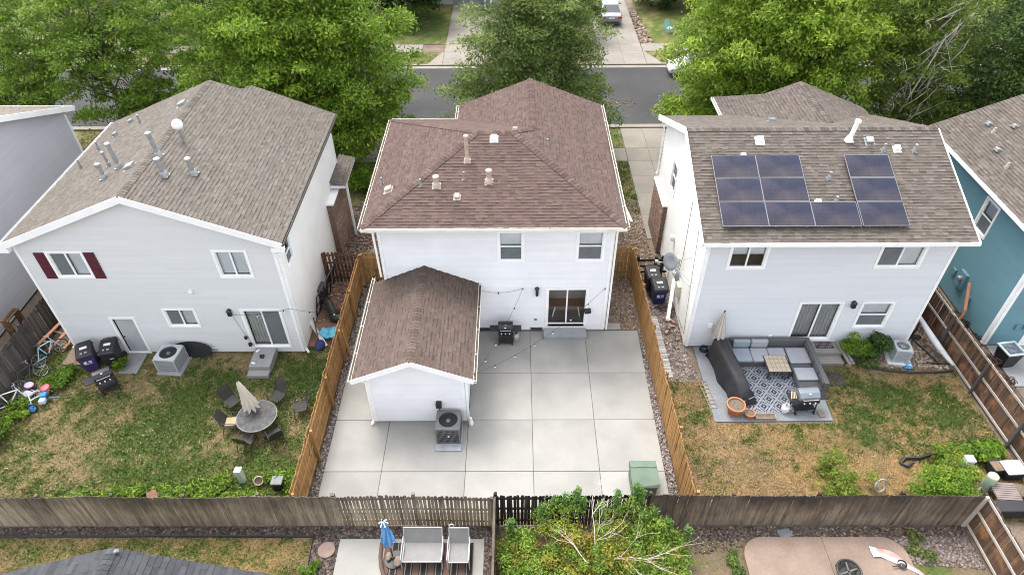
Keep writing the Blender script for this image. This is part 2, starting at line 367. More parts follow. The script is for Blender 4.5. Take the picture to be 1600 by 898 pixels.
# lawns: coloured patches are the real grass and bare soil
G1, G2 = np.array((.040,.066,.014)), np.array((.078,.108,.026)); T1, T2 = np.array((.215,.158,.085)), np.array((.165,.125,.066)); BR = np.array((.27,.20,.14))
def patch_fn(spots, base, seed, ns=1.1, amp=1.5, tan=(T1, T2), gre=(G1, G2)):
    def fn(x, y, split=False):
        g = np.full(x.shape, base)
        for (cx, cy, rx, ry, w) in spots: g = g+w*np.exp(-((x-cx)/rx)**2-((y-cy)/ry)**2)
        n = fbm(x, y, ns, seed); n2 = fbm(x, y, 3.2, seed+5)
        n3 = fbm(x, y, 8, seed+7); t = np.clip((g+.06+(n-.5)*amp*.9+(n2-.5)*1.3+(n3-.5)*1.2)*1.05, .03, .97); h = fbm(x, y, 5, seed+9)[:, None]
        h2 = np.clip(fbm(x, y, .9, seed+3)[:, None]*2.4-.7, 0, 1)
        gc = gre[0]*(1-h)+gre[1]*h; tc = (tan[0]*h2+tan[1]*(1-h2))*(.8+.4*h)
        return (gc*t[:, None]+tc*(1-t[:, None]), t) if not split else (gc, tc, t)
    return fn
def lawn(name, poly, fn, z=.0, step=.11, blades=9000, hb=.055, zamp=.02):
    xs = [p[0] for p in poly]; ys = [p[1] for p in poly]
    X, Yy = np.meshgrid(np.arange(min(xs), max(xs)+step, step), np.arange(min(ys), max(ys)+step, step))
    h, w = X.shape; x = X.ravel(); y = Yy.ravel(); ins = inpoly(x, y, poly)
    xc = np.clip(x, min(xs), max(xs)); yc = np.clip(y, min(ys), max(ys))
    idx = np.arange(h*w).reshape(h, w); Q = np.stack([idx[:-1,:-1], idx[:-1,1:], idx[1:,1:], idx[1:,:-1]], -1).reshape(-1, 4)
    Q = Q[ins[Q].any(1)]
    cols, _ = fn(xc, yc); cols = cols*1.12; zz = z+zamp*(fbm(x, y, 1.5, 2)-.4)
    o = np_mesh(name, np.stack([xc, yc, zz], 1), Q, cols[Q].reshape(-1, 3), GRASSB, smooth=True); o['kind'] = 'structure'
    n = blades*3; bx = rng.uniform(min(xs), max(xs), n); by = rng.uniform(min(ys), max(ys), n); k = inpoly(bx, by, poly); bx, by = bx[k][:blades], by[k][:blades]
    gc, tc, t = fn(bx, by, True); n = len(bx); isg = rng.random(n) < t**1.2; c = np.where(isg[:, None], gc, tc*1.12)
    hh = hb*(.5+rng.random(n))*(.7+.5*t); a = rng.uniform(0, 2*np.pi, n); wd = .014+.02*rng.random(n)
    lean = rng.normal(0, .75, (n, 2))*hh[:, None]
    bz = z+zamp*(fbm(bx, by, 1.5, 2)-.4)-.01
    P0 = np.stack([bx-np.cos(a)*wd, by-np.sin(a)*wd, bz], 1); P1 = np.stack([bx+np.cos(a)*wd, by+np.sin(a)*wd, bz], 1)
    P2 = np.stack([bx+lean[:, 0], by+lean[:, 1], bz+hh], 1)
    V = np.stack([P0, P1, P2], 1).reshape(-1, 3); F_ = np.arange(3*n).reshape(n, 3)
    c = c*(.65+1.15*rng.random(n))[:, None]
    g = np_mesh(name.replace('lawn', 'grass'), V, F_, c, BLADE); g['kind'] = 'stuff'
    return o
fnL = patch_fn([(-13.2,15.2,2.2,2.4,.55),(-8.4,18.2,1.3,1.6,.45),(-8.5,14.0,1.6,1.2,.5),(-11,13,3,.8,.6),(-17.5,15.6,2,1.2,.05),(-19,18.4,.9,.6,.6),(-17,12.6,3,.7,.25),(-12.5,17.8,1.0,1.0,.35),(-12.5,19.2,1.5,.6,-.35),(-10.6,16.4,1.2,1.0,-.3),(-16,14.2,1.6,1.2,-.25)], .46, 1)
lawn('lawn_west', [(-20.1,11.8),(-7.25,11.8),(-7.25,20.1),(-20.1,20.1)], fnL, .0, blades=90000)
fnR = patch_fn([(14,17,2.4,1.6,.75),(16.7,15.8,.9,1.6,.6),(11.7,15.2,1.3,.8,.4),(13.6,15.0,1.5,1.0,.25),(8,14.2,1.6,1.4,-.35),(12.7,13.4,1,1,-.3),(13.2,17.0,.7,.6,-.55),(7,16.5,.7,1.2,.1),(11.7,13.7,.8,.7,.35),(16.0,14,1.5,.6,.35)], .16, 21, tan=(np.array((.225,.147,.068)), np.array((.175,.125,.068))))
lawn('lawn_east', [(5.95,11.85),(17.95,11.85),(17.95,18.6),(12.3,18.9),(12.3,15.9),(7.6,15.9),(7.5,18.0),(5.95,18.0)], fnR, .0, blades=90000)
fnB = patch_fn([(-12,10.8,4,.5,.1),(-8,10.6,2,.6,.25)], .18, 41, tan=(np.array((.20,.138,.062)), np.array((.15,.11,.055))))
lawn('lawn_southwest', [(-19,8),(-6.72,8),(-6.75,11.33),(-19,11.3)], fnB, .0, blades=36000)
fnB2 = patch_fn([(6.5,11.2,1,.5,.2),(12.9,10.6,.5,1,.5),(13.4,10,.6,.6,.3)], .0, 61, tan=(np.array((.18,.125,.08)), np.array((.13,.095,.064))))
lawn('lawn_southeast', [(-.6,8),(14.9,8),(14.9,11.2),(-.6,11.2)], fnB2, -.005, blades=7000, hb=.04)
fnF = patch_fn([], .75, 81)
lawn('lawn_front_west', [(-55,53),(-5.5,53),(-5.5,80),(-55,80)], fnF, .0, step=.4, blades=9000, hb=.08)
lawn('lawn_verge', [(-55,49.03),(-6.7,49.03),(-5.65,51.35),(-55,51.35)], fnF, .0, step=.3, blades=6000, hb=.08)
lawn('lawn_front_east', [(10.6,53),(45,53),(45,80),(10.6,80)], fnF, .0, step=.4, blades=6000, hb=.08)
lawn('lawn_verge_east', [(11.2,49.03),(45,49.03),(45,51.35),(10.1,51.35)], fnF, .0, step=.3, blades=4000, hb=.08)
fnN = patch_fn([], .5, 91)
lawn('lawn_side', [(4.6,31),(6.68,29.5),(6.68,35.05),(4.6,35.05)], fnN, .0, step=.2, blades=5000, hb=.08)
lawn('lawn_near_verge', [(-34,36.65),(6.68,36.65),(6.68,39.1),(-34,39.1)], fnN, .0, step=.4, blades=9000, hb=.08)
lawn('lawn_garden', [(9.6,30.5),(45,30.5),(45,39.1),(9.6,39.1)], fnN, .0, step=.4, blades=9000, hb=.08)
lawn('lawn_front', [(-32,30.5),(-7.2,30.5),(-7.2,35.05),(-32,35.05)], fnN, .0, step=.4, blades=8000, hb=.08)

# stone beds: thousands of pebbles, uncountable
ph = (1+5**.5)/2
ICO = np.array([(-1,ph,0),(1,ph,0),(-1,-ph,0),(1,-ph,0),(0,-1,ph),(0,1,ph),(0,-1,-ph),(0,1,-ph),(ph,0,-1),(ph,0,1),(-ph,0,-1),(-ph,0,1)])/1.9
ICF = np.array([(0,11,5),(0,5,1),(0,1,7),(0,7,10),(0,10,11),(1,5,9),(5,11,4),(11,10,2),(10,7,6),(7,1,8),(3,9,4),(3,4,2),(3,2,6),(3,6,8),(3,8,9),(4,9,5),(2,4,11),(6,2,10),(8,6,7),(9,8,1)])
def pebbles(name, poly, n, size, cols, z=0.0, flat=.6):
    xs = [p[0] for p in poly]; ys = [p[1] for p in poly]
    A = abs(sum(poly[i][0]*poly[(i+1)%len(poly)][1]-poly[(i+1)%len(poly)][0]*poly[i][1] for i in range(len(poly))))/2
    k = int(n*(max(xs)-min(xs))*(max(ys)-min(ys))/A*1.05); x = rng.uniform(min(xs), max(xs), k); y = rng.uniform(min(ys), max(ys), k)
    q = inpoly(x, y, poly); x, y = x[q], y[q]; n = len(x)
    r = size*(.45+.75*rng.random(n)**1.6); sc = np.stack([r*(.8+.6*rng.random(n)), r*(.8+.5*rng.random(n)), r*flat*(.7+.6*rng.random(n))], 1)
    a = rng.uniform(0, 6.28, n); ca, sa = np.cos(a), np.sin(a)
    V = ICO[None]*sc[:, None]*(1+.18*rng.normal(size=(n, 12, 1)))
    V = np.stack([V[..., 0]*ca[:, None]-V[..., 1]*sa[:, None]+x[:, None], V[..., 0]*sa[:, None]+V[..., 1]*ca[:, None]+y[:, None], V[..., 2]+(z+r*.25)[:, None] if hasattr(z, '__len__') else V[..., 2]+z+(r*.25)[:, None]], -1)
    F_ = (ICF[None]+np.arange(n)[:, None, None]*12).reshape(-1, 3)
    cols = np.array(cols); c = .66*cols[rng.integers(0, len(cols), n)]*(.6+.8*rng.random(n))[:, None]
    o = np_mesh(name, V.reshape(-1, 3), F_, np.repeat(c, 20, 0), STONE); o['kind'] = 'stuff'; return o
TANS = [(.30,.21,.15),(.24,.16,.11),(.36,.28,.21),(.20,.15,.12),(.28,.18,.13),(.40,.33,.27)]
GREYS = [(.26,.22,.20),(.33,.29,.26),(.20,.16,.15),(.30,.22,.19),(.15,.12,.115),(.42,.38,.34)]
MUL = [(.085,.06,.048),(.13,.09,.07),(.06,.045,.038),(.17,.13,.105),(.20,.16,.14),(.10,.085,.08)]
pebbles('gravel_side', [(3.86,20.98),(5.38,20.98),(5.4,24.4),(3.86,24.4)], 2300, .05, TANS)
pebbles('gravel_passage', [(3.95,24.5),(6.75,24.5),(6.68,29.4),(4.4,31.2),(3.95,31)], 4200, .055, TANS)
pebbles('gravel_strip_east', [(5.34,12.1),(5.68,12.1),(5.42,21),(5.34,21)], 1300, .045, GREYS)
pebbles('gravel_strip_west', [(-7.18,12.1),(-6.95,12.1),(-6.95,24.6),(-7.18,24.6)], 1500, .045, GREYS)
pebbles('gravel_walk', [(6.15,18.1),(7.45,18.1),(7.18,20),(7.18,24.5),(5.7,24.5),(5.9,21)], 2600, .05, GREYS)
pebbles('gravel_garden', [(-8.6,24.4),(-5.5,24.8),(-5.5,31),(-8.6,31)], 2600, .06, TANS)
pebbles('gravel_bed', [(14.9,18.75),(17.85,18.55),(17.9,21.5),(16.5,21.5),(16.6,19.95),(14.9,19.9)], 2200, .055, TANS+[(.42,.35,.28)])
pebbles('bark_mulch', [(-19.5,11.32),(-6.7,11.35),(-6.68,8.5),(-5.84,8.5),(-5.84,11.27),(-.75,11.27),(-.75,11.66),(-19.5,11.66)], 5200, .05, MUL, flat=.4)
pebbles('bark_mulch', [(-1.02,8.5),(-.75,8.5),(-.75,11.3),(-1.02,11.3)], 500, .05, MUL, flat=.4)
pebbles('gravel_south', [(5.3,11.1),(14.9,11.35),(14.9,11.65),(5.3,11.65)], 1300, .045, MUL+TANS[:3])
pebbles('gravel_southeast', [(12.6,10.4),(14.9,10.2),(14.9,11.3),(12.4,11.3)], 1500, .045, GREYS[:4]+MUL[3:5])
pebbles('gravel_corner', [(5.4,10.6),(7.4,10.9),(7.4,11.5),(5.4,11.5)], 350, .04, MUL+TANS[:3])
pebbles('gravel_teal_side', [(18.2,8.5),(19.6,8.5),(19.8,20),(18.3,19.8)], 1200, .05, MUL, flat=.5)
for n_, poly, m_ in (('bed_side', [(3.85,20.94),(5.45,20.94),(5.5,31),(3.85,31)], DIRT), ('bed_south', [(-19.6,11.3),(-.6,11.3),(-.6,11.72),(-19.6,11.72)], MULCH), ('bed_slab_side', [(-6.72,8),(-.72,8),(-.72,11.3),(-6.72,11.3)], MULCH), ('bed_walk', [(5.7,18.0),(7.5,18.0),(7.5,31),(5.5,31)], DIRT), ('bed_south_east', [(5,11.15),(14.95,11.15),(14.95,11.75),(5,11.75)], MULCH), ('bed_teal', [(18.1,8),(20,8),(20,20),(18.1,20)], MULCH)):
    sheet(n_, poly, .004 if 'slab' not in n_ else .0, m_)
# ---------------------------------------------------------------- house kit
class Fr:
    """A wall's own frame: u along the wall, z up, o outwards."""
    def __init__(s, p0, p1):
        s.p = Vector((p0[0], p0[1], 0)); d = Vector((p1[0]-p0[0], p1[1]-p0[1], 0)); s.L = d.length; s.d = d.normalized(); s.n = Vector((s.d.y, -s.d.x, 0))
    def pt(s, u, z, o=0): q = s.p+s.d*u+s.n*o; return (q.x, q.y, z)
    def box(s, mb, u0, u1, z0, z1, o0, o1, mi=0, col=None):
        P = [s.pt(u, z, o) for z in (z0, z1) for u, o in ((u0,o1),(u1,o1),(u1,o0),(u0,o0))]
        mb.add(P, [(0,3,2,1),(4,5,6,7),(0,1,5,4),(1,2,6,5),(2,3,7,6),(3,0,4,7)], col, mi)
    def ring(s, mb, u0, u1, z0, z1, w, o0, o1, mi=0):
        s.box(mb, u0-w, u1+w, z1, z1+w, o0, o1, mi); s.box(mb, u0-w, u1+w, z0-w, z0, o0, o1, mi)
        s.box(mb, u0-w, u0, z0, z1, o0, o1-.002, mi); s.box(mb, u1, u1+w, z0, z1, o0, o1-.002, mi)
def siding(parent, fr, poly, opens, m, e=.135, vary=.028):
    """Lapped boards, each course proud at its lower edge, with staggered butt joints."""
    mb = MB(); z0 = min(p[1] for p in poly); z1 = max(p[1] for p in poly)
    def ext(z):
        xs = []
        for i in range(len(poly)):
            (a, za), (b, zb) = poly[i], poly[(i+1) % len(poly)]
            if za == zb: continue
            t = (z-za)/(zb-za)
            if -1e-9 <= t <= 1+1e-9: xs.append(a+(b-a)*t)
        return (min(xs), max(xs)) if xs else None
    k = 0; z = z0
    while z < z1-1e-4:
        zt = min(z+e, z1); cuts = sorted({z, zt, *[c for o in opens for c in o[2:4] if z+1e-4 < c < zt-1e-4], *[p[1] for p in poly if z+1e-4 < p[1] < zt-1e-4]})
        bl = 3.66; off = (k*1.37) % bl; seams = [off+bl*i for i in range(-1, int(fr.L/bl)+2)]
        tone = {i: 1+random.uniform(-vary, vary) for i in range(-2, len(seams)+2)}
        for a, b in zip(cuts, cuts[1:]):
            ea, eb = ext(a+1e-4), ext(b-1e-4)
            if not ea or not eb: continue
            segs = [(0.0, 1.0)]; W0 = min(ea[0], eb[0]); 
            iv = [(min(ea[0], eb[0]), max(ea[1], eb[1]))]
            for o in opens:
                if o[2] < b-1e-4 and o[3] > a+1e-4:
                    nv = []
                    for (p, q) in iv:
                        if o[0] >= q or o[1] <= p: nv.append((p, q)); continue
                        if o[0] > p: nv.append((p, o[0]))
                        if o[1] < q: nv.append((o[1], q))
                    iv = nv
            oa = .036*(1-(a-z)/e)+.001; ob = .036*(1-(b-z)/e)+.001
            for (p, q) in iv:
                cs = [p]+[s_ for s_ in seams if p+.02 < s_ < q-.02]+[q]
                for i, (c, d) in enumerate(zip(cs, cs[1:])):
                    cl = lambda x, E: max(E[0], min(E[1], x))
                    t = tone[min(max(sum(1 for s_ in seams if s_ < (c+d)/2)-1, -2), len(seams)+1)]; g = .0015 if i else 0
                    P = [fr.pt(cl(c+g, ea), a, oa), fr.pt(cl(d, ea), a, oa), fr.pt(cl(d, eb), b, ob), fr.pt(cl(c+g, eb), b, ob)]
                    mb.add(P, [(0,1,2,3)], (t, t, t))
                    if a == z: mb.add([fr.pt(cl(c, ea), a, .0), fr.pt(cl(d, ea), a, .0), P[1], P[0]], [(0,1,2,3)], (t, t, t))
        z = zt; k += 1
    so = mb.build('siding', m, parent); so['kind'] = 'stuff'; return so
def window(parent, fr, u0, u1, z0, z1, style='slide', trim=.1, left='screen', right='blind', name='window', frame_m=None, tm=None):
    """Trim, sash frame, panes, and what hangs behind the glass. u0..z1 is the clear opening."""
    b = MB(); fr.ring(b, u0, u1, z0, z1, trim, -.02, .05)
    w = b.build(name, tm or WHITE, parent)
    fr2 = MB(); fr.ring(fr2, u0+.035, u1-.035, z0+.035, z1-.035, .035, -.09, .012)
    if style in ('slide', 'door'): um = (u0+u1)/2; fr.box(fr2, um-.03, um+.03, z0+.03, z1-.03, -.05, .006); panes = [(u0+.04, um-.03, z0+.04, z1-.04, left), (um+.03, u1-.04, z0+.04, z1-.04, right)]
    else: zm = (z0+z1)/2; fr.box(fr2, u0+.03, u1-.03, zm-.025, zm+.025, -.05, .006); panes = [(u0+.04, u1-.04, z0+.04, zm-.025, left), (u0+.04, u1-.04, zm+.025, z1-.04, right)]
    fr2.build('sash', WHITE, w)
    for (a, c, d, e, k) in panes:
        if k == 'screen':
            q = MB(); fr.box(q, a, c, d, e, -.046, -.04); q.build('insect_screen', SCREEN, w)
            q = MB(); q.add([fr.pt(a,d,-.075), fr.pt(c,d,-.075), fr.pt(c,e,-.075), fr.pt(a,e,-.075)], [(0,1,2,3)]); q.build('pane', GLASS, w)
        else:
            q = MB(); q.add([fr.pt(a,d,-.03), fr.pt(c,d,-.03), fr.pt(c,e,-.03), fr.pt(a,e,-.03)], [(0,1,2,3)]); q.build('pane', GLASS, w)
        if k in ('blind', 'screen'):
            q = MB(); n = int((e-d)/.045)
            for i in range(n):
                zz = d+(e-d)*i/n; q.add([fr.pt(a-.02, zz, -.12), fr.pt(c+.02, zz, -.12), fr.pt(c+.02, zz+(e-d)/n, -.135), fr.pt(a-.02, zz+(e-d)/n, -.135)], [(0,1,2,3)])
            q.build('blind', BLIND, w)
        elif k in ('curtain', 'white_curtain'):
            q = MB(); n = 26
            for i in range(n):
                p0, p1 = a+(c-a)*i/n, a+(c-a)*(i+1)/n; o0, o1 = -.16+.04*math.sin(i*1.25), -.16+.04*math.sin((i+1)*1.25)
                q.add([fr.pt(p0, d, o0), fr.pt(p1, d, o1), fr.pt(p1, e, o1), fr.pt(p0, e, o0)], [(0,1,2,3)])
            q.build('curtain', CURT if k == 'curtain' else CURTL, w)
        elif k == 'half':
            q = MB(); fr.box(q, a, c, d+(e-d)*.55, e, -.13, -.12); q.build('blind', BLIND, w)
    q = MB(); fr.box(q, u0-.3, u1+.3, z0-.02, z1+.2, -.9, -.88)
    fr.box(q, u0-.3, u1+.3, z0-.06, z0-.005, -.9, -.09); q.build('room', ROOMM, w)
    return w
def trims(parent, fr, us, z0, z1, w=.11, name='corner_board'):
    for u in us:
        b = MB(); fr.box(b, u-w/2, u+w/2, z0, z1, -.02, .048); b.build(name, WHITE, parent)
SH_BROWN = [(0.110,0.077,0.066),(0.100,0.067,0.058),(0.121,0.085,0.072),(0.090,0.063,0.053),(0.104,0.072,0.063),(0.080,0.056,0.049)]
SH_TAUPE = [(0.123,0.106,0.092),(0.106,0.089,0.076),(0.143,0.124,0.108),(0.085,0.070,0.059),(0.114,0.096,0.081),(0.097,0.083,0.071)]
SH_GREY = [(0.136,0.121,0.104),(0.121,0.107,0.093),(0.148,0.134,0.117),(0.109,0.095,0.082),(0.130,0.114,0.097),(0.114,0.099,0.084)]
SH_DARK = [(0.058,0.060,0.064),(0.049,0.050,0.055),(0.069,0.071,0.074),(0.042,0.043,0.046),(0.063,0.064,0.068)]
def shingles(parent, faces, cols, e=.142, tw=(.13, .31), rag=1.0, singles=False, mtl=None):
    """Laps every shingle of the given planar faces: courses up the slope, tabs of uneven width, thickness and tone."""
    mb = MB(); C = [Vector(c) for c in cols]; Cm = sum(C, Vector((0, 0, 0)))/len(C)
    for poly in faces:
        P = [Vector(p) for p in poly]; n = Vector((0, 0, 0))
        for i in range(len(P)): n += P[i].cross(P[(i+1) % len(P)])
        n.normalize()
        if n.z < 0: n = -n
        ev = Vector((0, 0, 1)).cross(n).normalized(); sv = n.cross(ev).normalized()
        if sv.z < 0: sv = -sv
        o = P[0]; Q = [((p-o).dot(ev), (p-o).dot(sv)) for p in P]
        v0 = min(q[1] for q in Q); v1 = max(q[1] for q in Q)
        def ints(v):
            xs = []
            for i in range(len(Q)):
                (a, va), (b, vb) = Q[i], Q[(i+1) % len(Q)]
                if (va > v) != (vb > v): xs.append(a+(b-a)*(v-va)/(vb-va))
            return sorted(xs)
        v = v0
        while v < v1-.01:
            vt = min(v+e, v1); A = ints(v+.002); B = ints(vt-.002); row = random.uniform(.95, 1.05)
            if len(A) == 2 and len(B) == 2: prs = [(A[0], A[1], B[0], B[1])]
            elif len(A) == len(B) and A: prs = [(A[i], A[i+1], B[i], B[i+1]) for i in range(0, len(A)-1, 2)]
            else:
                M_ = ints((v+vt)/2); prs = [(M_[i], M_[i+1], M_[i], M_[i+1]) for i in range(0, len(M_)-1, 2)]
            for a0, a1, b0, b1 in prs:
                u = min(a0, b0)-random.uniform(0, tw[1])
                while u < max(a1, b1):
                    w = random.uniform(*tw); u2 = u+w
                    la, lb = max(u, a0), min(u2, a1); ha, hb = max(u, b0), min(u2, b1)
                    if lb > la or hb > ha:
                        lb = max(lb, la); hb = max(hb, ha)
                        thick = random.random() < .5; h = (.02 if thick else .011)+random.uniform(0, .004)*rag
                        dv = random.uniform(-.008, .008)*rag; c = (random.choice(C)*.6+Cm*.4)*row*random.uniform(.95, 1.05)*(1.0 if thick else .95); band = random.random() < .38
                        q = [o+ev*la+sv*(v+dv)+n*h, o+ev*lb+sv*(v+dv)+n*h, o+ev*hb+sv*vt+n*.005, o+ev*ha+sv*vt+n*.005, o+ev*la+sv*(v+dv)+n*.0005, o+ev*lb+sv*(v+dv)+n*.0005]
                        fs = [(0,1,2,3), (4,5,1,0), (4,0,3), (1,5,2)]
                        if singles:
                            t = MB(); t.add(q, fs, tuple(c)); t.build('shingle', mtl or SHING, parent)
                        else:
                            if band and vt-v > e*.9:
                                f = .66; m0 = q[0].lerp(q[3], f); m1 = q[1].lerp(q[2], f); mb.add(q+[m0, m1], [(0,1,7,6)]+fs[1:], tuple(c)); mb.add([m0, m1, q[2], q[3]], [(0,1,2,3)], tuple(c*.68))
                            else: mb.add(q, fs, tuple(c))
                    u = u2
            v = vt
    if singles: return None
    ob = mb.build('shingles', mtl or SHING, parent); ob['kind'] = 'stuff'; return ob
def caps(parent, lines, cols, w=.15, e=.16, drop=.4):
    mb = MB()
    for p, q, dl in lines:
        p = Vector(p); q = Vector(q); d = q-p; L = d.length; d.normalize(); s = Vector((d.y, -d.x, 0)).normalized(); n = int(L/e)
        for i in range(n):
            a = p+d*(i*e); b = p+d*((i+1)*e+.03); c = Vector(random.choice(cols))*random.uniform(.85, 1.05); up0, up1 = .042, .026
            V = [a+s*w+Vector((0,0,up0-w*dl)), a+Vector((0,0,up0)), a-s*w+Vector((0,0,up0-w*dl)), b+s*w+Vector((0,0,up1-w*dl)), b+Vector((0,0,up1)), b-s*w+Vector((0,0,up1-w*dl))]
            V += [k-Vector((0,0,.025)) for k in V[:3]]
            mb.add(V, [(0,1,4,3),(1,2,5,4),(6,7,1,0),(7,8,2,1)], tuple(c))
    ob = mb.build('ridge_caps', SHING, parent); ob['kind'] = 'stuff'; return ob
def roof(parent, faces, cols, thick=.15, lines=(), fascia=None, **kw):
    mb = MB()
    for poly in faces:
        P = [Vector(p) for p in poly]; nz = sum((P[i].x*P[(i+1) % len(P)].y-P[(i+1) % len(P)].x*P[i].y) for i in range(len(P)))
        if nz < 0: P = P[::-1]
        k = len(P); mb.add(P, [tuple(range(k))], None, 1); mb.add(P+[p-Vector((0,0,thick)) for p in P], [tuple(range(k, 2*k))[::-1]]+[(i, k+i, k+(i+1) % k, (i+1) % k) for i in range(k)], None, 0)
    r = mb.build('roof', [fascia or WHITE, DECK], parent)
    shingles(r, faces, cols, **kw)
    if lines: caps(r, lines, cols)
    return r
def gutter(parent, p, q, out, m=WHITE, w=.12, h=.1, debris=True):
    """Open trough along the eave p-q; out = outward unit (x, y)."""
    p = Vector(p); q = Vector(q); o = Vector((out[0], out[1], 0)); mb = MB(); d = (q-p).normalized()
    def bx(o0, o1, z0, z1, mi=0, sh=0):
        P = []
        for z in (z0, z1):
            for a, b in ((p+d*sh, o0), (q-d*sh, o0), (q-d*sh, o1), (p+d*sh, o1)): k = a+o*b; P.append((k.x, k.y, k.z+z))
        mb.add(P, [(0,3,2,1),(4,5,6,7),(0,1,5,4),(1,2,6,5),(2,3,7,6),(3,0,4,7)], None, mi)
    bx(.005, .02, -h, 0); bx(w-.014, w, -h, .012); bx(.02, w-.022, -h, -h+.012); bx(.02, w-.022, -h+.013, -h+.03, 1, .02)
    n = max(2, int((q-p).length/1.3))
    for i in range(n+1):
        k = p+(q-p)*(i/n)*.98+d*.02; kk = k+o*w; mb.beam((k.x, k.y, k.z-.004), (kk.x, kk.y, kk.z-.004), .02, .012)
    return mb.build('gutter', [m, MULCH], parent)
def downspout(parent, pts, m=WHITE, w=.075):
    mb = MB()
    for a, b in zip(pts, pts[1:]): mb.beam(a, b, w, w*.75, (0, 1, .01))
    return mb.build('downspout', m, parent)
def pipe_vent(parent, p, h, r, cap=True, m=GALV, flash=True, capr=1.35, lean=(0, 0)):
    mb = MB(); x, y, z = p; t = (x+lean[0]*h, y+lean[1]*h, z+h)
    if flash: mb.obox((x, y, z+.01), (r*3.6, r*3.6, .02), (R(20) if lean == (0, 0) else 0, 0, 0)); mb.lathe([(r*1.9,0),(r*1.5,.12),(r*1.05,.2)], 14, (x, y, z))
    mb.tube([(x, y, z-.08), t], r, 12)
    v = mb.build('vent_pipe', m, parent, smooth=False)
    if cap:
        c = MB(); c.lathe([(r*1.05,-.06),(r*capr,-.05),(r*capr,.03),(r*.9,.06),(.01,.07)], 16, t); c.build('cap', m, v)
    return v
def box_vent(parent, p, s, m=WHITE, slope=.4, axis='y', sg=1):
    mb = MB(); x, y, z = p; a = math.atan(slope)*sg; rot = (a, 0, 0) if axis == 'y' else (0, -a, 0)
    mb.obox((x, y, z+.015), (s*1.35, s*1.45, .02), rot)
    v = mb.build('roof_vent', m, parent); h = MB(); h.obox((x, y, z+.09), (s, s, .13), rot); h.build('hood', m, v, bevel=.02); return v

# ================================================================ middle house
H = thing('house', 'white two-storey house with brown hipped roof and gabled rear addition, in the middle', 'house', (0, 0, 0))
YB = 20.94
fb = Fr((-5.36, YB), (3.83, YB))
ou = lambda x0, x1, z0, z1: (x0+5.36, x1+5.36, z0, z1)
op = [ou(-.62, .26, 3.98, 5.36), ou(2.47, 3.42, 3.98, 5.36), ou(1.36, 2.96, .42, 2.42)]
core = MB(); core.prism([(-5.22,21.95),(3.69,21.95),(3.69,30.9),(-2.3,30.9),(-2.3,29.0),(-5.22,29.0)], 0, 5.55)
WALLH = core.build('wall', DARK, H)
siding(H, fb, [(0,.12),(fb.L,.12),(fb.L,5.85),(0,5.85)], [(a-.1,b+.1,c-.1,d+.1) for a,b,c,d in op], SID_W)
fx = Fr((3.83, YB), (3.83, 30.9)); siding(H, fx, [(0,.12),(fx.L,.12),(fx.L,5.85),(0,5.85)], [], SID_W)
fw = Fr((-5.36, 29.1), (-5.36, YB)); siding(H, fw, [(0,.12),(fw.L,.12),(fw.L,5.85),(0,5.85)], [], SID_W)
ff = Fr((3.83, 30.9), (-2.36, 30.9)); siding(H, ff, [(0,.12),(ff.L,.12),(ff.L,5.85),(ff.L-3.1,7.0),(0,5.85)], [], SID_W)
b = MB(); b.box(-5.33,3.80,YB+.012,YB+.03,-.1,.14); b.box(3.78,3.815,YB+.03,30.9,-.1,.14); b.box(-5.345,-5.31,YB+.03,29,-.1,.14); b.build('foundation', CONC2, H)
trims(H, fb, [.055, fb.L-.055], .1, 5.8); trims(H, fx, [.06], .1, 5.8)
window(H, fb, *op[0], 'hung', left='screen', right='blind'); window(H, fb, *op[1], 'hung', left='screen', right='blind')
dr = window(H, fb, *op[2], 'door', left='none', right='none', name='sliding_door')
q = MB(); fb.box(q, 6.75, 8.3, .28, .42, -.05, .05); q.build('threshold', WHITE, dr)
# the dining table seen through the door
tb = thing('dining_table', 'wooden dining table just inside the sliding glass door', 'table', (2.2, 21.62, 0))
q = MB(); q.box(-.75,.75,-.32,.32,1.08,1.12); q.build('table_top', WOOD_RED, tb)
for x_ in (-.6,.6):
    for y_ in (-.25,.25): q = MB(); q.beam((x_,y_,.44),(x_*.8,y_,1.08),.05,.05); q.build('leg', WHITE, tb)
z0 = 5.9; RF = [[(-5.82,20.5,z0),(4.18,20.5,z0),(-.1,24.78,7.58),(-1.54,24.78,7.58)], [(-5.82,29.06,z0),(-5.82,20.5,z0),(-1.54,24.78,7.58)],
 [(-2.7,29.06,z0),(-5.82,29.06,z0),(-1.54,24.78,7.58),(-.1,24.78,7.58),(.73,25.62,7.25)], [(4.18,20.5,z0),(4.18,30.5,z0),(.73,30.5,7.25),(.73,25.62,7.25),(-.1,24.78,7.58)],
 [(.73,30.5,7.25),(-2.7,30.5,z0),(-2.7,29.06,z0),(.73,25.62,7.25)]]
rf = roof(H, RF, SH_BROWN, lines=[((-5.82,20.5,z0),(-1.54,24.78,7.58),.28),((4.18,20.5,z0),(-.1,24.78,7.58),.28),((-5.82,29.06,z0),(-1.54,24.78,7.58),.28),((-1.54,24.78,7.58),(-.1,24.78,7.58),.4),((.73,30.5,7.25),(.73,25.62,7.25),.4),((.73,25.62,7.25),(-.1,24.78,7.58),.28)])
gutter(H, (-5.84,20.49,z0-.01), (4.2,20.49,z0-.01), (0,-1), CREAMG); gutter(H, (4.19,20.5,z0-.01), (4.19,30.5,z0-.01), (1,0), CREAMG); gutter(H, (-5.83,29.06,z0-.01), (-5.83,20.5,z0-.01), (-1,0), CREAMG); gutter(H, (-5.82,29.061,z0-.01), (-2.85,29.07,z0-.01), (0,1), CREAMG); gutter(H, (-2.71,30.5,z0-.01), (-2.71,29.18,z0-.01), (-1,0), CREAMG)
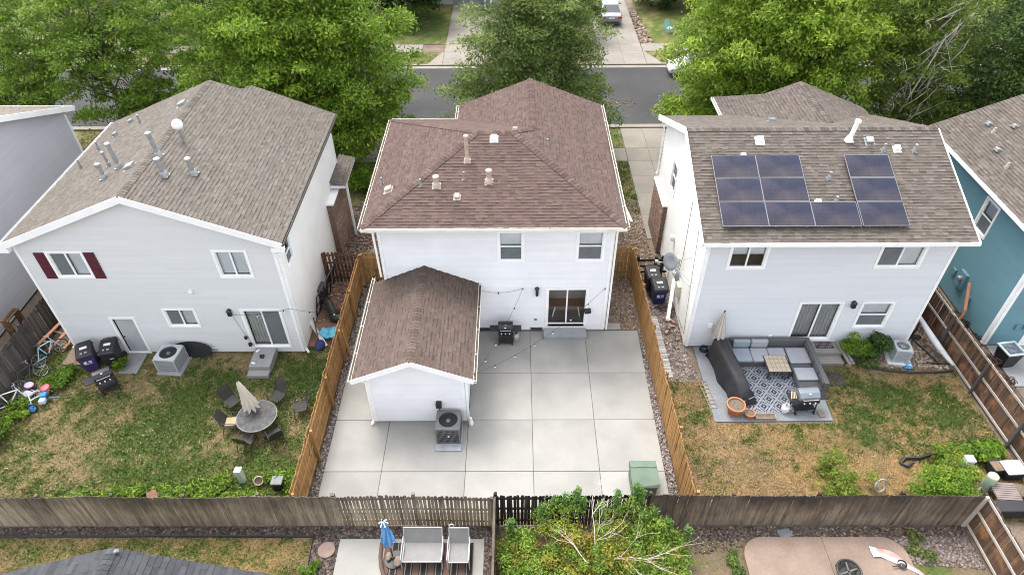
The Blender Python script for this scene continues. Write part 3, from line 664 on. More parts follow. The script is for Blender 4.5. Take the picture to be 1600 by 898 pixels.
downspout(H, [(-5.8,20.46,z0-.1),(-5.5,20.86,5.45),(-5.46,20.87,3.2)]); downspout(H, [(4.12,20.46,z0-.1),(3.93,20.88,5.45),(3.93,20.88,.15)])
for p, h, r in (((-1.9,23.39,7.04),1.1,.075), ((-3.06,22.28,6.6),.42,.095), ((-1.02,22.47,6.67),.5,.095)): pipe_vent(H, p, h, r, m=TANV)
for p in ((-3.68,22.28,6.6),(-2.0,22.59,6.72),(1.32,24.6,7.02),(-5.39,23.26,6.07)): pipe_vent(H, p, .32, .035, cap=False, m=GALV)
box_vent(H, (-2.24,21.77,6.4), .2, TANV); box_vent(H, (-.85,24.41,7.43), .25, WHITE); box_vent(H, (-5.02,22.56,6.22), .28, TANV, axis='x'); box_vent(H, (0,25.1,7.45), .2, TANV, sg=-1)
# rear addition
EX0, EX1, EY = -5.40, -1.87, 16.05
fe = Fr((EX0, EY), (EX1, EY)); ap_ = (-3.67-EX0, 3.42)
siding(H, fe, [(0,.08),(fe.L,.08),(fe.L,2.55),(ap_[0],3.42),(0,2.55)], [], SID_W)
fe2 = Fr((EX1, EY), (EX1, YB)); siding(H, fe2, [(0,.08),(fe2.L,.08),(fe2.L,2.6),(0,2.6)], [], SID_W)
fe3 = Fr((EX0, YB), (EX0, EY)); siding(H, fe3, [(0,.08),(fe3.L,.08),(fe3.L,2.6),(0,2.6)], [], SID_W)
b = MB(); b.prism([(EX0+.12,EY+.12),(EX1-.12,EY+.12),(EX1-.12,YB+.1),(EX0+.12,YB+.1)], 0, 2.5); b.build('wall', DARK, H)
b = MB(); b.box(EX0+.02,EX1-.02,EY+.005,EY+.03,-.05,.1); b.box(EX1-.03,EX1-.005,EY+.03,YB,-.05,.1); b.box(EX0+.005,EX0+.03,EY+.03,YB,-.05,.1); b.build('foundation', CONC2, H)
trims(H, fe, [.055, fe.L-.055], .08, 2.5); trims(H, fe2, [.06], .08, 2.55)
ze, zr = 2.78, 3.72
r2 = roof(H, [[(-5.82,15.68,ze),(-3.67,15.68,zr),(-3.67,20.93,zr),(-5.82,20.93,ze)], [(-1.52,15.68,ze),(-1.52,20.93,ze),(-3.67,20.93,zr),(-3.67,15.68,zr)]], [(.105,.080,.066),(.096,.072,.06),(.115,.087,.072),(.086,.064,.054),(.104,.075,.063)], lines=[((-3.67,15.7,zr),(-3.67,20.9,zr),.42)], thick=.17)
b = MB(); b.beam((-5.86,15.66,ze-.06),(-3.67,15.66,zr-.05),.035,.2,(0,-.001,1)); b.beam((-3.67,15.663,zr-.05),(-1.48,15.663,ze-.06),.035,.2,(0,-.001,1)); b.build('bargeboard', WHITE, H)
gutter(H, (-5.83,15.66,ze-.01), (-5.83,21.3,ze-.01), (-1,0), CREAMG); gutter(H, (-1.51,15.66,ze-.01), (-1.51,20.9,ze-.01), (1,0), CREAMG)
downspout(H, [(-1.46,15.9,ze-.1),(-1.8,16.0,2.4),(-1.8,16.0,.2),(-1.72,15.85,.08)]); downspout(H, [(-5.78,15.9,ze-.1),(-5.42,16.0,2.35),(-5.44,16.0,.2),(-5.5,15.85,.08)])
b = MB(); b.lathe([(.09,0),(.1,.12),(.06,.3),(.05,.4)], 12, (-1.72,15.9,0)); b.build('drain_elbow', WHITE, H)
# wall fittings on the middle house
for u0 in (-1.6, .62):
    b = MB(); x = u0; b.box(x,x+.55,YB-.035,YB-.012,.04,.24); o = b.build('vent_grille', ALU, H)
    for i in range(5): q = MB(); q.box(x+.03,x+.52,YB-.045,YB-.036,.065+i*.033,.085+i*.033); q.build('slat', BLACKM, o)
b = MB(); b.box(.83,.95,YB-.14,YB-.02,2.2,2.52); b.taper((.8,.98,YB-.17,YB-.02),(.86,.92,YB-.1,YB-.05),2.52,2.6); b.box(.85,.93,YB-.12,YB-.04,2.12,2.2); b.build('wall_lamp', BLACKM, H)
b = MB(); b.box(.8,.92,YB-.05,YB-.015,.66,.76); b.build('outlet_cover', GALV, H)
b = MB(); b.obox((3.05,YB-.12,1.28),(.26,.18,.16),(R(20),0,R(8))); b.beam((3.05,YB-.02,1.26),(3.05,YB-.12,1.28),.05,.05); b.build('wall_speaker', BLACKP, H)

# ================================================================ left house
HL = thing('house', 'grey house with front-to-back gable, burgundy shutters and a taupe shingle roof', 'house')
YL = 19.70; fl = Fr((-18.6, YL), (-8.93, YL)); ol = lambda x0, x1, z0, z1: (x0+18.6, x1+18.6, z0, z1)
apx = (18.6-13.7, 7.86)
opl = [ol(-17.45,-16.22,4.28,5.42), ol(-11.22,-10.1,4.28,5.46), ol(-14.1,-12.95,1.62,2.5), ol(-16.4,-15.55,.08,2.02), ol(-10.98,-9.5,.42,2.45)]
core = MB(); core.prism([(-18.46,YL+1.0),(-9.9,YL+1.0),(-9.9,YL+2.0),(-9.07,YL+2.0),(-9.07,28.5),(-18.46,28.5)], 0, 5.5); core.build('wall', DARK, HL)
siding(HL, fl, [(0,.1),(fl.L,.1),(fl.L,5.8),(apx[0],apx[1]),(0,5.8)], [(a-.1,b+.1,c-.1,d+.1) for a,b,c,d in opl], SID_G, e=.125)
fl2 = Fr((-8.93, YL), (-8.93, 29.4)); owr = [(.72,1.42,4.1,5.15)]
b = MB()
def wallpanel(parent, fr, L_, z0_, z1_, opens, m):
    mb = MB(); us = sorted({0, L_, *[k for o in opens for k in o[:2]]}); zs = sorted({z0_, z1_, *[k for o in opens for k in o[2:4]]})
    for a, c in zip(us, us[1:]):
        for d, e in zip(zs, zs[1:]):
            if any(o[0] <= a and c <= o[1] and o[2] <= d and e <= o[3] for o in opens): continue
            mb.add([fr.pt(a,d,.01), fr.pt(c,d,.01), fr.pt(c,e,.01), fr.pt(a,e,.01)], [(0,1,2,3)])
    return mb.build('side_wall', m, parent)
siding(HL, fl2, [(0,.1),(fl2.L,.1),(fl2.L,5.85),(0,5.85)], [(a-.1,b_+.1,c-.1,d+.1) for a,b_,c,d in owr], STUC_W, e=.2, vary=.015)
window(HL, fl2, *owr[0], 'hung', left='screen', right='none')
fl3 = Fr((-18.6, 28.7), (-18.6, YL)); siding(HL, fl3, [(0,.1),(fl3.L,.1),(fl3.L,5.85),(0,5.85)], [], SID_G)
fl4 = Fr((-8.93, 28.7), (-18.6, 28.7)); siding(HL, fl4, [(0,.1),(fl4.L,.1),(fl4.L,5.8),(fl4.L/2,7.7),(0,5.8)], [], SID_G)
b = MB(); b.box(-18.57,-8.96,YL+.012,YL+.03,-.1,.12); b.box(-8.985,-8.95,YL+.03,29.5,-.1,.12); b.build('foundation', CONC2, HL)
trims(HL, fl, [.055, fl.L-.055], .08, 5.75); trims(HL, fl2, [.06, fl2.L-.06], .08, 5.75)
w = window(HL, fl, *opl[0], 'slide', left='screen', right='blind')
for a in (opl[0][0]-.52, opl[0][1]+.12):
    q = MB(); fl.box(q, a, a+.4, 4.2, 5.44, .02, .055); sh = q.build('shutter', BURG, HL)
    for z_ in (4.27, 4.9):
        for i in range(9): q = MB(); fl.box(q, a+.06, a+.34, z_+i*.053, z_+i*.053+.035, .055, .066); q.build('slat', BURG, sh)
window(HL, fl, *opl[1], 'slide', left='blind', right='blind'); window(HL, fl, *opl[2], 'slide', left='screen', right='blind')
d_ = MB(); fl.ring(d_, opl[3][0], opl[3][1], opl[3][2]+.0, opl[3][3], .1, -.02, .05); df = d_.build('door_frame', WHITE, HL)
q = MB(); fl.box(q, opl[3][0]+.06, opl[3][1]-.005, .1, 2.01, -.06, -.02); do = q.build('door', mat('grey_door', (.40,.41,.42), .5, .08), df)
q = MB(); fl.box(q, opl[3][0]-.01, opl[3][1]+.01, .05, 2.02, -.3, -.2); q.build('jamb', DARK, df)
q = MB(); q.ball(fl.pt(opl[3][0]+.14,1.0,.03), .035); q.build('knob', BLACKM, df)
window(HL, fl, *opl[4], 'door', left='white_curtain', right='screen', name='sliding_door')
LE, LRz = 5.95, 8.0
RL = [[(-18.83,19.45,LE),(-13.7,19.45,LRz),(-13.7,28.85,LRz),(-18.83,28.85,LE)], [(-8.57,19.45,LE),(-8.57,29.6,LE),(-12.22,29.6,7.41),(-12.42,28.98,7.49),(-13.7,28.85,LRz),(-13.7,19.45,LRz)]]
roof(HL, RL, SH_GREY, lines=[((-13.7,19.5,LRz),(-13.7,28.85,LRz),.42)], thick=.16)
b = MB(); b.beam((-18.86,19.425,LE-.07),(-13.7,19.425,LRz-.06),.035,.26,(0,-.001,1)); b.beam((-13.7,19.428,LRz-.06),(-8.54,19.428,LE-.07),.035,.26,(0,-.001,1)); b.build('bargeboard', WHITE, HL)
for x0_, x1_ in ((-8.95,-8.48),(-18.95,-18.6)): b = MB(); b.box(x0_,x1_,19.42,19.6,LE-.32,LE-.14); b.build('eave_return', WHITE, HL)
gutter(HL, (-8.56,19.5,LE-.01), (-8.56,29.6,LE-.01), (1,0), mat('dark_gutter_paint', (.10,.085,.07), .6), w=.09); gutter(HL, (-18.84,28.85,LE-.01), (-18.84,19.5,LE-.01), (-1,0))
downspout(HL, [(-8.55,19.6,LE-.1),(-8.86,19.75,5.3),(-8.88,19.75,.2),(-8.75,19.6,.08)])
for p, h, r in (((-13.49,22.44,7.89),.95,.085),((-12.92,21.36,7.69),.7,.09),((-12.15,21.98,7.38),.65,.09),((-15.53,21.87,7.27),.6,.08),((-15.94,23.02,7.1),.6,.05),((-15.14,22.39,7.43),1.0,.08)): pipe_vent(HL, p, h, r, lean=(-.08,0))
for p in ((-16.41,26.89,6.92),(-17.9,25.66,6.32),(-17.99,24.23,6.28)): pipe_vent(HL, p, .4, .04, cap=False)
for p in ((-14.44,21.92,7.7),(-14.29,26.92,7.76),(-17.22,27.57,6.6),(-17.56,26.65,6.46)): box_vent(HL, p, .34 if p[0] > -15 else .2, GALV, axis='x')
b = MB(); b.tube([(-13.06,23.76,7.6),(-13.06,23.72,8.35)], .07, 10); v = b.build('vent_pipe', GALV, HL); b = MB(); b.ball((-13.06,23.72,8.52), .21, 16, 10); b.build('turbine', WHITE, v)
b = MB(); b.obox((-12.52,21.39,7.52),(.26,.26,.02),(0,R(23),0)); b.build('flashing', GALV, HL)
# brick pier and front corner of the left house
q = MB(); q.box(-8.98,-8.62,26.4,29.4,-.05,2.9); bw = q.build('brick_pier', MORTAR, HL)
for zi in range(36):
    off = .12 if zi % 2 else 0
    for k in range(12):
        y_ = 26.4+k*.25+off-.06
        if y_ > 29.2: continue
        if k == 0: bm_ = MB(); bm_.box(-.012,.012,0,.235,0,.068); bme = bm_.mesh('brick', BRICKM) if zi == 0 else bme
        if zi*12+k < 300: link_mesh('brick', bme, bw, (-8.615+random.uniform(-.003,.004), y_, .02+zi*.08))
rest = MB()
for zi in range(25, 36):
    off = .12 if zi % 2 else 0
    for k in range(12):
        y_ = 26.4+k*.25+off-.06
        if y_ <= 29.2: rest.box(-8.627,-8.603,y_,y_+.235,.02+zi*.08,.088+zi*.08)
for zi in range(36): rest.box(-8.9,-8.64,26.388,26.41,.02+zi*.08,.088+zi*.08)
rest.build('brickwork', BRICKM, bw)['kind'] = 'stuff'
b = MB(); b.box(-9,-8.55,26.35,29.45,2.9,2.97); b.build('pier_cap', WHITE, HL)
b = MB(); b.prism([(-8.95,27.6),(-8.2,27.6),(-8.2,30.2),(-8.95,30.2)], 3.05, 3.2); pr_ = b.build('porch_roof', WHITE, HL); shingles(pr_, [[(-8.95,27.55,3.42),(-8.15,27.55,3.22),(-8.15,30.2,3.22),(-8.95,30.2,3.42)]], SH_GREY)
downspout(HL, [(-8.2,27.9,3.1),(-8.2,27.9,.1)], w=.1)
b = MB(); fl.box(b, 18.6-12.85, 18.6-12.55, .12, .3, .012, .04); o = b.build('vent_grille', WHITE, HL)
for i in range(4): q = MB(); fl.box(q, 18.6-12.82, 18.6-12.58, .14+i*.036, .16+i*.036, .04, .05); q.build('slat', ALU, o)
b = MB(); b.box(-12.78,-12.62,YL-.1,YL-.01,3.44,3.58); b.build('dryer_hood', WHITE, HL)
b = MB(); b.box(-11.55,-11.41,YL-.16,YL-.01,2.25,2.5); b.taper((-11.58,-11.38,YL-.2,YL-.01),(-11.5,-11.46,YL-.1,YL-.05),2.5,2.58); b.build('wall_lamp', BLACKM, HL)

AC2C = mat('grey_cable', (.10,.10,.105), .6)
# ================================================================ right house
HR = thing('house', 'pale blue-grey house with solar panels on its taupe side-gabled roof', 'house')
YR = 19.95; fr_ = Fr((7.2, YR), (16.52, YR)); orr = lambda x0, x1, z0, z1: (x0-7.2, x1-7.2, z0, z1)
opr = [orr(8.15,9.45,4.4,5.4), orr(13.78,15.35,4.42,5.38), orr(11.35,13.3,.55,2.52), orr(13.9,15.25,1.22,2.5)]
opr[3] = orr(14.0,15.15,1.22,2.5); opr[2] = orr(11.5,13.1,.5,2.5)
core = MB(); core.prism([(8.2,YR+1.0),(16.38,YR+1.0),(16.38,29.0),(8.2,29.0)], 0, 5.6); core.build('wall', DARK, HR)
siding(HR, fr_, [(0,.1),(fr_.L,.1),(fr_.L,5.75),(0,5.75)], [(a-.1,b_+.1,c-.1,d+.1) for a,b_,c,d in opr], SID_B, e=.12)
fr2 = Fr((7.2, 29.0), (7.2, YR)); ow = [(29-26.6,29-25.75,3.8,5.15)]
siding(HR, fr2, [(0,.1),(fr2.L,.1),(fr2.L,5.75),(29-24.45,7.62),(0,5.75)], [(a-.1,b_+.1,c-.1,d+.1) for a,b_,c,d in ow], STUC_W, e=.2, vary=.015)
window(HR, fr2, *ow[0], 'hung', left='screen', right='none')
fr3 = Fr((16.52, YR), (16.52, 29)); siding(HR, fr3, [(0,.1),(fr3.L,.1),(fr3.L,5.75),(24.45-YR,7.6),(0,5.75)], [], SID_B)
b = MB(); b.box(7.23,16.49,YR+.012,YR+.03,-.1,.12); b.box(7.215,7.25,YR+.03,29,-.1,.12); b.box(16.47,16.505,YR+.03,29,-.1,.12); b.build('foundation', CONC2, HR)
trims(HR, fr_, [.055, fr_.L-.055], .08, 5.7); trims(HR, fr2, [fr2.L-.06], .08, 5.7); trims(HR, fr3, [.06], .08, 5.7)
window(HR, fr_, *opr[0], 'slide', left='half', right='half'); window(HR, fr_, *opr[1], 'slide', left='screen', right='blind')
window(HR, fr_, *opr[2], 'door', left='curtain', right='curtain', name='sliding_door'); window(HR, fr_, *opr[3], 'hung', left='screen', right='blind')
e0, rz_ = 5.88, 7.83
RR = [[(6.86,19.55,e0),(16.87,19.55,e0),(16.87,24.45,rz_),(6.86,24.45,rz_)], [(16.87,29.35,e0),(9.9,29.35,e0),(13.3,25.97,7.225),(13.3,25.9,7.25),(14.4,27.0,6.82),(16.87,29.3,5.9)][:0] or [(16.87,29.35,e0),(6.86,29.35,e0),(6.86,24.45,rz_),(16.87,24.45,rz_)]]
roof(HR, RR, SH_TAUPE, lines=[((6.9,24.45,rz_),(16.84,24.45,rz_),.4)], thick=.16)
RFW = [[(9.95,29.2,5.7),(13.45,25.6,7.16),(13.45,30.25,7.16),(11.9,30.3,6.51),(10.9,31.0,6.1),(9.95,31.7,5.7)], [(13.45,25.6,7.16),(16.95,29.2,5.7),(16.95,30.4,5.7),(13.45,30.25,7.16)]]
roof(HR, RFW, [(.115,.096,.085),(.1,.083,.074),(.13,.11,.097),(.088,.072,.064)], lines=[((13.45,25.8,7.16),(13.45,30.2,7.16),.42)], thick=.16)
fr4 = Fr((10.3, 31.3), (10.3, 29.0)); siding(HR, fr4, [(0,.1),(fr4.L,.1),(fr4.L,5.6),(0,5.6)], [], SID_B); b = MB(); b.prism([(10.4,29),(16.4,29),(16.4,30.2),(12,31),(10.4,31.2)],0,5.5); b.build('wall', DARK, HR)
b = MB(); b.beam((6.83,19.5,e0-.07),(6.83,24.45,rz_-.06),.035,.26,(-.001,0,1)); b.beam((6.833,24.45,rz_-.06),(6.833,29.4,e0-.07),.035,.26,(-.001,0,1)); b.build('bargeboard', WHITE, HR)
b = MB(); b.beam((16.9,19.5,e0-.07),(16.9,24.45,rz_-.08),.035,.2,(.001,0,1)); b.build('bargeboard', WHITE, HR)
gutter(HR, (6.86,19.54,e0-.01), (16.9,19.54,e0-.01), (0,-1)); gutter(HR, (9.94,31.7,5.69), (9.94,29.4,5.69), (-1,0))
downspout(HR, [(7.0,29.3,5.7),(7.08,29.0,5.4),(7.08,29.0,3.1),(7.0,28.9,3)], w=.06); downspout(HR, [(6.95,19.5,5.75),(7.18,19.85,5.45),(7.18,19.85,5.2)])
pipe_vent(HR, (13.18,23.87,7.6), .85, .09, m=WHITE, lean=(.12,0)); box_vent(HR, (9.67,23.86,7.6), .27); box_vent(HR, (13.98,23.81,7.57), .28, GALV); box_vent(HR, (11.21,26.92,6.85), .3, GALV, sg=-1); box_vent(HR, (11.37,21.13,6.51), .18); box_vent(HR, (8.89,23.14,7.3), .22, GALV)
for p in ((14.42,23.4,7.41),(15.61,23.36,7.4),(12.01,22.16,6.92),(12.01,21.12,6.51)): pipe_vent(HR, p, .32, .05, cap=False, m=GALV)
box_vent(HR, (14.96,23.45,7.43), .22)
q = MB(); q.box(6.97,7.2,26.4,28.9,-.05,2.75); bw = q.build('brick_pier', MORTAR, HR); rest = MB(); cnt = 0
for zi in range(34):
    for k in range(12):
        y_ = 26.36+k*.25+(.12 if zi % 2 else 0)
        if y_ > 28.7: continue
        if zi >= 8 and cnt < 300: link_mesh('brick', bme, bw, (6.965-random.uniform(-.003,.004), y_, .02+zi*.08)); cnt += 1
        else: rest.box(6.953,6.977,y_,y_+.235,.02+zi*.08,.088+zi*.08)
    for k in range(1): rest.box(6.98+k*.25,6.98+k*.25+.21,26.388,26.412,.02+zi*.08,.088+zi*.08)
rest.build('brickwork', BRICKM, bw)['kind'] = 'stuff'
b = MB(); b.taper((6.93,7.2,26.36,28.95),(6.98,7.2,26.38,28.95),2.75,2.82); b.build('pier_cap', WHITE, HR)
b = MB(); b.box(13.47,13.62,YR-.18,YR-.01,2.35,2.6); b.taper((13.44,13.65,YR-.2,YR-.01),(13.52,13.57,YR-.1,YR-.05),2.6,2.68); b.build('wall_lamp', BLACKM, HR)
b = MB(); b.box(7.95,8.12,YR-.08,YR-.01,1.2,1.4); b.box(10.6,10.72,YR-.06,YR-.01,.6,.72); b.build('outlet_cover', WHITE, HR)
b = MB(); b.tube([(7.13,21.2,5.5),(7.12,20.6,2.5),(7.14,20.25,.5),(7.14,21.5,.35)], .009, 6); b.tube([(7.12,22.6,5.6),(7.12,22.4,3.0),(7.12,22.6,1.6)], .011, 6); b.build('cable', AC2C, HR)

# ================================================================ teal house at the right edge
HT = thing('house', 'teal-sided house at the right with a taupe roof and white corner board', 'house')
ft = Fr((19.85, 28.6), (19.85, 20.0)); otw = [(28.6-23.7, 28.6-22.9, 3.55, 4.95)]
siding(HT, ft, [(0,.1),(ft.L,.1),(ft.L,5.6),(0,5.6)], [(a-.1,b_+.1,c-.1,d+.1) for a,b_,c,d in otw], SID_T, e=.12)
window(HT, ft, *otw[0], 'hung', left='screen', right='blind')
ft2 = Fr((19.85, 20.0), (29.2, 20.0)); otd = [(1.55, 2.45, .1, 2.1)]
siding(HT, ft2, [(0,.1),(ft2.L,.1),(ft2.L,5.6),(ft2.L/2,7.5),(0,5.6)], [(a-.1,b_+.1,c-.1,d+.1) for a,b_,c,d in otd], SID_T, e=.12)
d_ = MB(); ft2.ring(d_, 1.55, 2.45, .1, 2.1, .1, -.02, .05); df = d_.build('door_frame', WHITE, HT); q = MB(); ft2.box(q, 1.55, 2.45, .1, 2.1, -.08, -.03); q.build('door', WHITE, df)
b = MB(); b.prism([(20.0,20.2),(29,20.2),(29,28.5),(20.0,28.5)], 0, 5.5); b.build('wall', DARK, HT)
b = MB(); b.box(19.88,29,20.012,20.03,-.1,.12); b.box(19.865,19.9,20.03,28.5,-.1,.12); b.build('foundation', CONC2, HT)
trims(HT, ft, [ft.L-.06], .08, 5.5, .14); trims(HT, ft2, [.07], .08, 5.5, .14)
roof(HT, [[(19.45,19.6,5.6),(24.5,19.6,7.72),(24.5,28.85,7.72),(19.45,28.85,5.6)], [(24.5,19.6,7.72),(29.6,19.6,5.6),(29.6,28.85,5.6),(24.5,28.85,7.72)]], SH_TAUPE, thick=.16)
gutter(HT, (19.44,28.8,5.59), (19.44,19.6,5.59), (-1,0))
for p in ((21.19,27.48,6.31),(21.81,26.76,6.57),(20.65,25.58,6.1)): box_vent(HT, p, .22, GALV, axis='x', sg=-1)
for p in ((21.09,26.87,6.27),(20.43,24.39,6.0)): pipe_vent(HT, p, .25, .05, cap=False, m=TANV)
b = MB(); ft.box(b, 28.6-22.95, 28.6-22.45, .95, 1.75, .01, .16); b.build('meter_box', TEALP, HT); b = MB(); b.lathe([(.11,0),(.11,.1),(.08,.15)], 14, (0,0,0)); o = b.build('meter_dial', GALV, HT); o.location = (19.68,22.7,1.45); o.rotation_euler = (0,R(-90),0)
for f_, u0, u1, z0_, z1_ in ((ft, 28.6-23.5, 28.6-23.25, 1.1, 1.4), (ft, 28.6-22.0, 28.6-21.75, .85, 1.1), (ft2, .85, 1.05, 1.0, 1.25), (ft2, 1.2, 1.4, 1.0, 1.25)): b = MB(); f_.box(b, u0, u1, z0_, z1_, .01, .1); b.build('junction_box', TEALP, HT)

# ================================================================ far-left house (side wall and rake), near roof, garage across the street
HW = thing('house', 'lilac-grey sided house at the left edge behind the dark fence', 'house')
fz = Fr((-22.5, 15.0), (-22.5, 31.0)); siding(HW, fz, [(0,.1),(fz.L,.1),(fz.L,5.4),(fz.L/2,8.6),(0,5.4)], [], SID_L, e=.14)
fz2 = Fr((-22.5, 31.0), (-32, 31.0)); siding(HW, fz2, [(0,.1),(fz2.L,.1),(fz2.L,5.4),(0,5.4)], [], SID_L, e=.14); fz3 = Fr((-32, 15.0), (-22.5, 15.0)); siding(HW, fz3, [(0,.1),(fz3.L,.1),(fz3.L,5.4),(0,5.4)], [], SID_L, e=.14)
b = MB(); b.prism([(-32,15.2),(-22.7,15.2),(-22.7,30.8),(-32,30.8)], 0, 5.3); b.build('wall', DARK, HW); trims(HW, fz, [fz.L-.06], .08, 5.35, .14)
roof(HW, [[(-32.4,31.4,5.5),(-22.2,31.4,5.5),(-22.2,23,8.8),(-32.4,23,8.8)], [(-32.4,23,8.8),(-22.2,23,8.8),(-22.2,14.6,5.5),(-32.4,14.6,5.5)]], [(.185,.16,.128),(.155,.134,.11),(.205,.177,.145)], thick=.2)
b = MB(); b.beam((-22.17,31.42,5.42),(-22.17,23,8.72),.035,.26,(.001,0,1)); b.build('bargeboard', WHITE, HW)
gutter(HW, (-32.4,31.42,5.49), (-22.2,31.42,5.49), (0,1))
b = MB(); b.box(-22.62,-22.4,17.0,17.25,1.2,1.7); b.tube([(-22.42,17.2,1.4),(-22.35,17.4,.6),(-22.3,17.6,.1)], .05, 8); b.build('hose_reel', WHITE, HW)

HN = thing('house', 'charcoal-grey shingled roof peak of the house below the bottom left edge', 'house')
NZ = 4.3; ax, ay = -10.55, 8.72
RN = [[(ax,ay,NZ),(ax+.25,ay,NZ),(ax+4.6,ay-4.3,NZ-1.95),(ax-4.35,ay-4.3,NZ-1.95)][::-1], [(ax,ay,NZ),(ax-4.35,ay-4.3,NZ-1.95),(ax-4.35,ay,NZ-1.95)][::-1], [(ax+.25,ay,NZ),(ax+4.6,ay,NZ-1.95),(ax+4.6,ay-4.3,NZ-1.95)][::-1]]
# gabled end facing the lawn: left and right slopes fall away from a ridge running towards the camera
RN = [[(ax,ay,NZ),(ax,ay-5,NZ),(ax-4.4,ay-5,NZ-1.75),(ax-4.4,ay,NZ-1.75)], [(ax,ay,NZ),(ax+4.4,ay,NZ-1.75),(ax+4.4,ay-5,NZ-1.75),(ax,ay-5,NZ)]]
mb = MB()
for poly in RN: mb.add([(x,y,z) for x,y,z in poly], [(0,1,2,3)], None, 1)
mb.add([(ax-4.4,ay,NZ-1.76),(ax+4.4,ay,NZ-1.76),(ax,ay,NZ-.01),(ax-4.4,ay-5,NZ-1.76),(ax+4.4,ay-5,NZ-1.76),(ax,ay-5,NZ-.01)], [(0,2,1),(3,4,5),(0,1,4,3)])
rn = mb.build('roof', [mat('grey_fascia', (.2,.2,.21)), DECK], HN)
for y0_, y1_, sg_ in ((ay-1.15, ay, True), (ay-2.4, ay-1.15, False)): shingles(rn, [[(ax-4.4,y0_,NZ-1.75),(ax-4.4,y1_,NZ-1.75),(ax,y1_,NZ),(ax,y0_,NZ)], [(ax+4.4,y1_,NZ-1.75),(ax+4.4,y0_,NZ-1.75),(ax,y0_,NZ),(ax,y1_,NZ)]], SH_DARK, e=.165, tw=(.2,.38), singles=sg_)
caps(rn, [((ax,ay-2,NZ),(ax,ay,NZ),.4)], SH_DARK, e=.14)
b = MB(); b.box(ax-3.9,ax+3.9,ay-4.9,ay-.5,0,NZ-1.78); b.build('wall', LILP, HN)
b = MB(); b.tube([(ax+.12,ay-.12,NZ+.02),(ax+.2,ay-.1,NZ+.06)], .05, 8); b.build('flashing', GALV, HN)

HG = thing('house', 'house across the street whose grey garage door faces the driveway', 'house')
b = MB(); b.box(-12,-.4,62.1,72,0,5.2); b.build('wall', GREYP, HG)
b = MB(); b.box(-5.5,-2.5,62.04,62.14,.0,2.3); gd = b.build('garage_door', mat('grey_garage_door', (.24,.27,.31), .6), HG)
for i in range(4):
    for k in range(4): q = MB(); q.box(-5.4+k*.73,-4.78+k*.73,62.015,62.045,.12+i*.56,.56+i*.56); q.build('panel', bpy.data.materials['grey_garage_door'], gd)
b = MB(); b.box(-2.62,-2.0,60.2,60.8,0,2.6); pc = b.build('porch_column', WHITE, HG); q = MB(); q.box(-2.5,-2.12,60.15,60.2,.35,2.4); q.build('panel', mat('blue_grey_panel', (.16,.2,.27)), pc)
b = MB(); b.box(-2.6,-1,60.3,62.1,2.6,2.8); b.build('porch_beam', WHITE, HG)
roof(HG, [[(-12.4,61.6,5.2),(-.1,61.6,5.2),(-.1,67,7.4),(-12.4,67,7.4)], [(-12.4,72.4,5.2),(-.1,72.4,5.2),(-.1,67,7.4),(-12.4,67,7.4)]], SH_TAUPE, tw=(.5,.9), e=.3)
# ---------------------------------------------------------------- fences
def picket_mesh(name, w, h, t, m, ear=.035):
    b = MB(); P = [(-w/2,0),(w/2,0),(w/2,h-ear),(w/2-ear,h),(-w/2+ear,h),(-w/2,h-ear)]
    n = len(P); vs = [(x,-t/2,z) for x,z in P]+[(x,t/2,z) for x,z in P]
    b.add(vs, [tuple(range(n)), tuple(range(n,2*n))[::-1]]+[(i,n+i,n+(i+1)%n,(i+1)%n) for i in range(n)]); return b.mesh(name, m)
def fence(label, p0, p1, m, h=1.8, pitch=.147, pw=.138, rail_side=1, rails=(.3,1.0,1.6), rail_m=None, post_m=None, post=2.4, post_side=None, sag=None, jit=.012, tilt=.008, group=None, cap=False, posts_at=None, skip=(), pt=.018, name='wooden_fence', ear=.03, post_h=None):
    root = thing(name, label, 'fence', (p0[0], p0[1], 0), math.atan2(p1[1]-p0[1], p1[0]-p0[0]), group)
    L = math.hypot(p1[0]-p0[0], p1[1]-p0[1]); n = int(L/pitch); sg = sag or (lambda u: 0.0)
    ms = [picket_mesh('picket', pw, h, pt, m, ear), picket_mesh('picket', pw*.94, h, pt, m, ear), picket_mesh('picket', pw*1.03, h, pt, m, ear)]
    for i in range(n):
        u = (i+.5)*L/n
        if any(a < u < b for a, b in skip): continue
        link_mesh('picket', random.choice(ms), root, (u, random.uniform(-.004,.004), sg(u)+random.uniform(-jit,jit)), (random.gauss(0,tilt),random.gauss(0,tilt),random.gauss(0,.015)))
    s = rail_side; k = max(1, round(L/post)); ps = posts_at or [L*i/k for i in range(k+1)]
    if posts_at: spans = [0]+[u for u in posts_at if .1 < u < L-.1]+[L]
    else: spans = ps
    for z in rails:
        for a, c in zip(spans, spans[1:]):
            b = MB(); b.beam((a+.01, s*(pt/2+.024), z+sg(a)), (c-.01, s*(pt/2+.024), z+sg(c)), .038, .09); b.build('rail', rail_m or m, root)
    for u in ps:
        b = MB(); hh = post_h or h-.01; o = (post_side or s)*(pt/2+.048+.047); b.box(-.046,.046,-.046,.046,-.2,hh); q = b.build('post', post_m or rail_m or m, root); q.location = (u, o, sg(u)); q.rotation_euler = (random.gauss(0,.01), random.gauss(0,.012), 0)
    if cap:
        b = MB(); b.beam((0,0,h+.02),(L,0,h+.02),.06,.03); b.build('cap_rail', rail_m or m, root)
    return root
wav = lambda a, f, p, q=0: (lambda u: a*math.sin(u*f+p)+q)
fence('long weathered grey picket fence below the left lawn, darker towards its top', (-20.2, 11.74), (-5.9, 11.74), WOOD_G, sag=lambda u: .035*math.sin(u*1.1+.6)+.02*math.sin(u*2.3)-.03, tilt=.005, jit=.012, rail_side=1, post=2.5, pitch=.108, pw=.106, pt=.02)
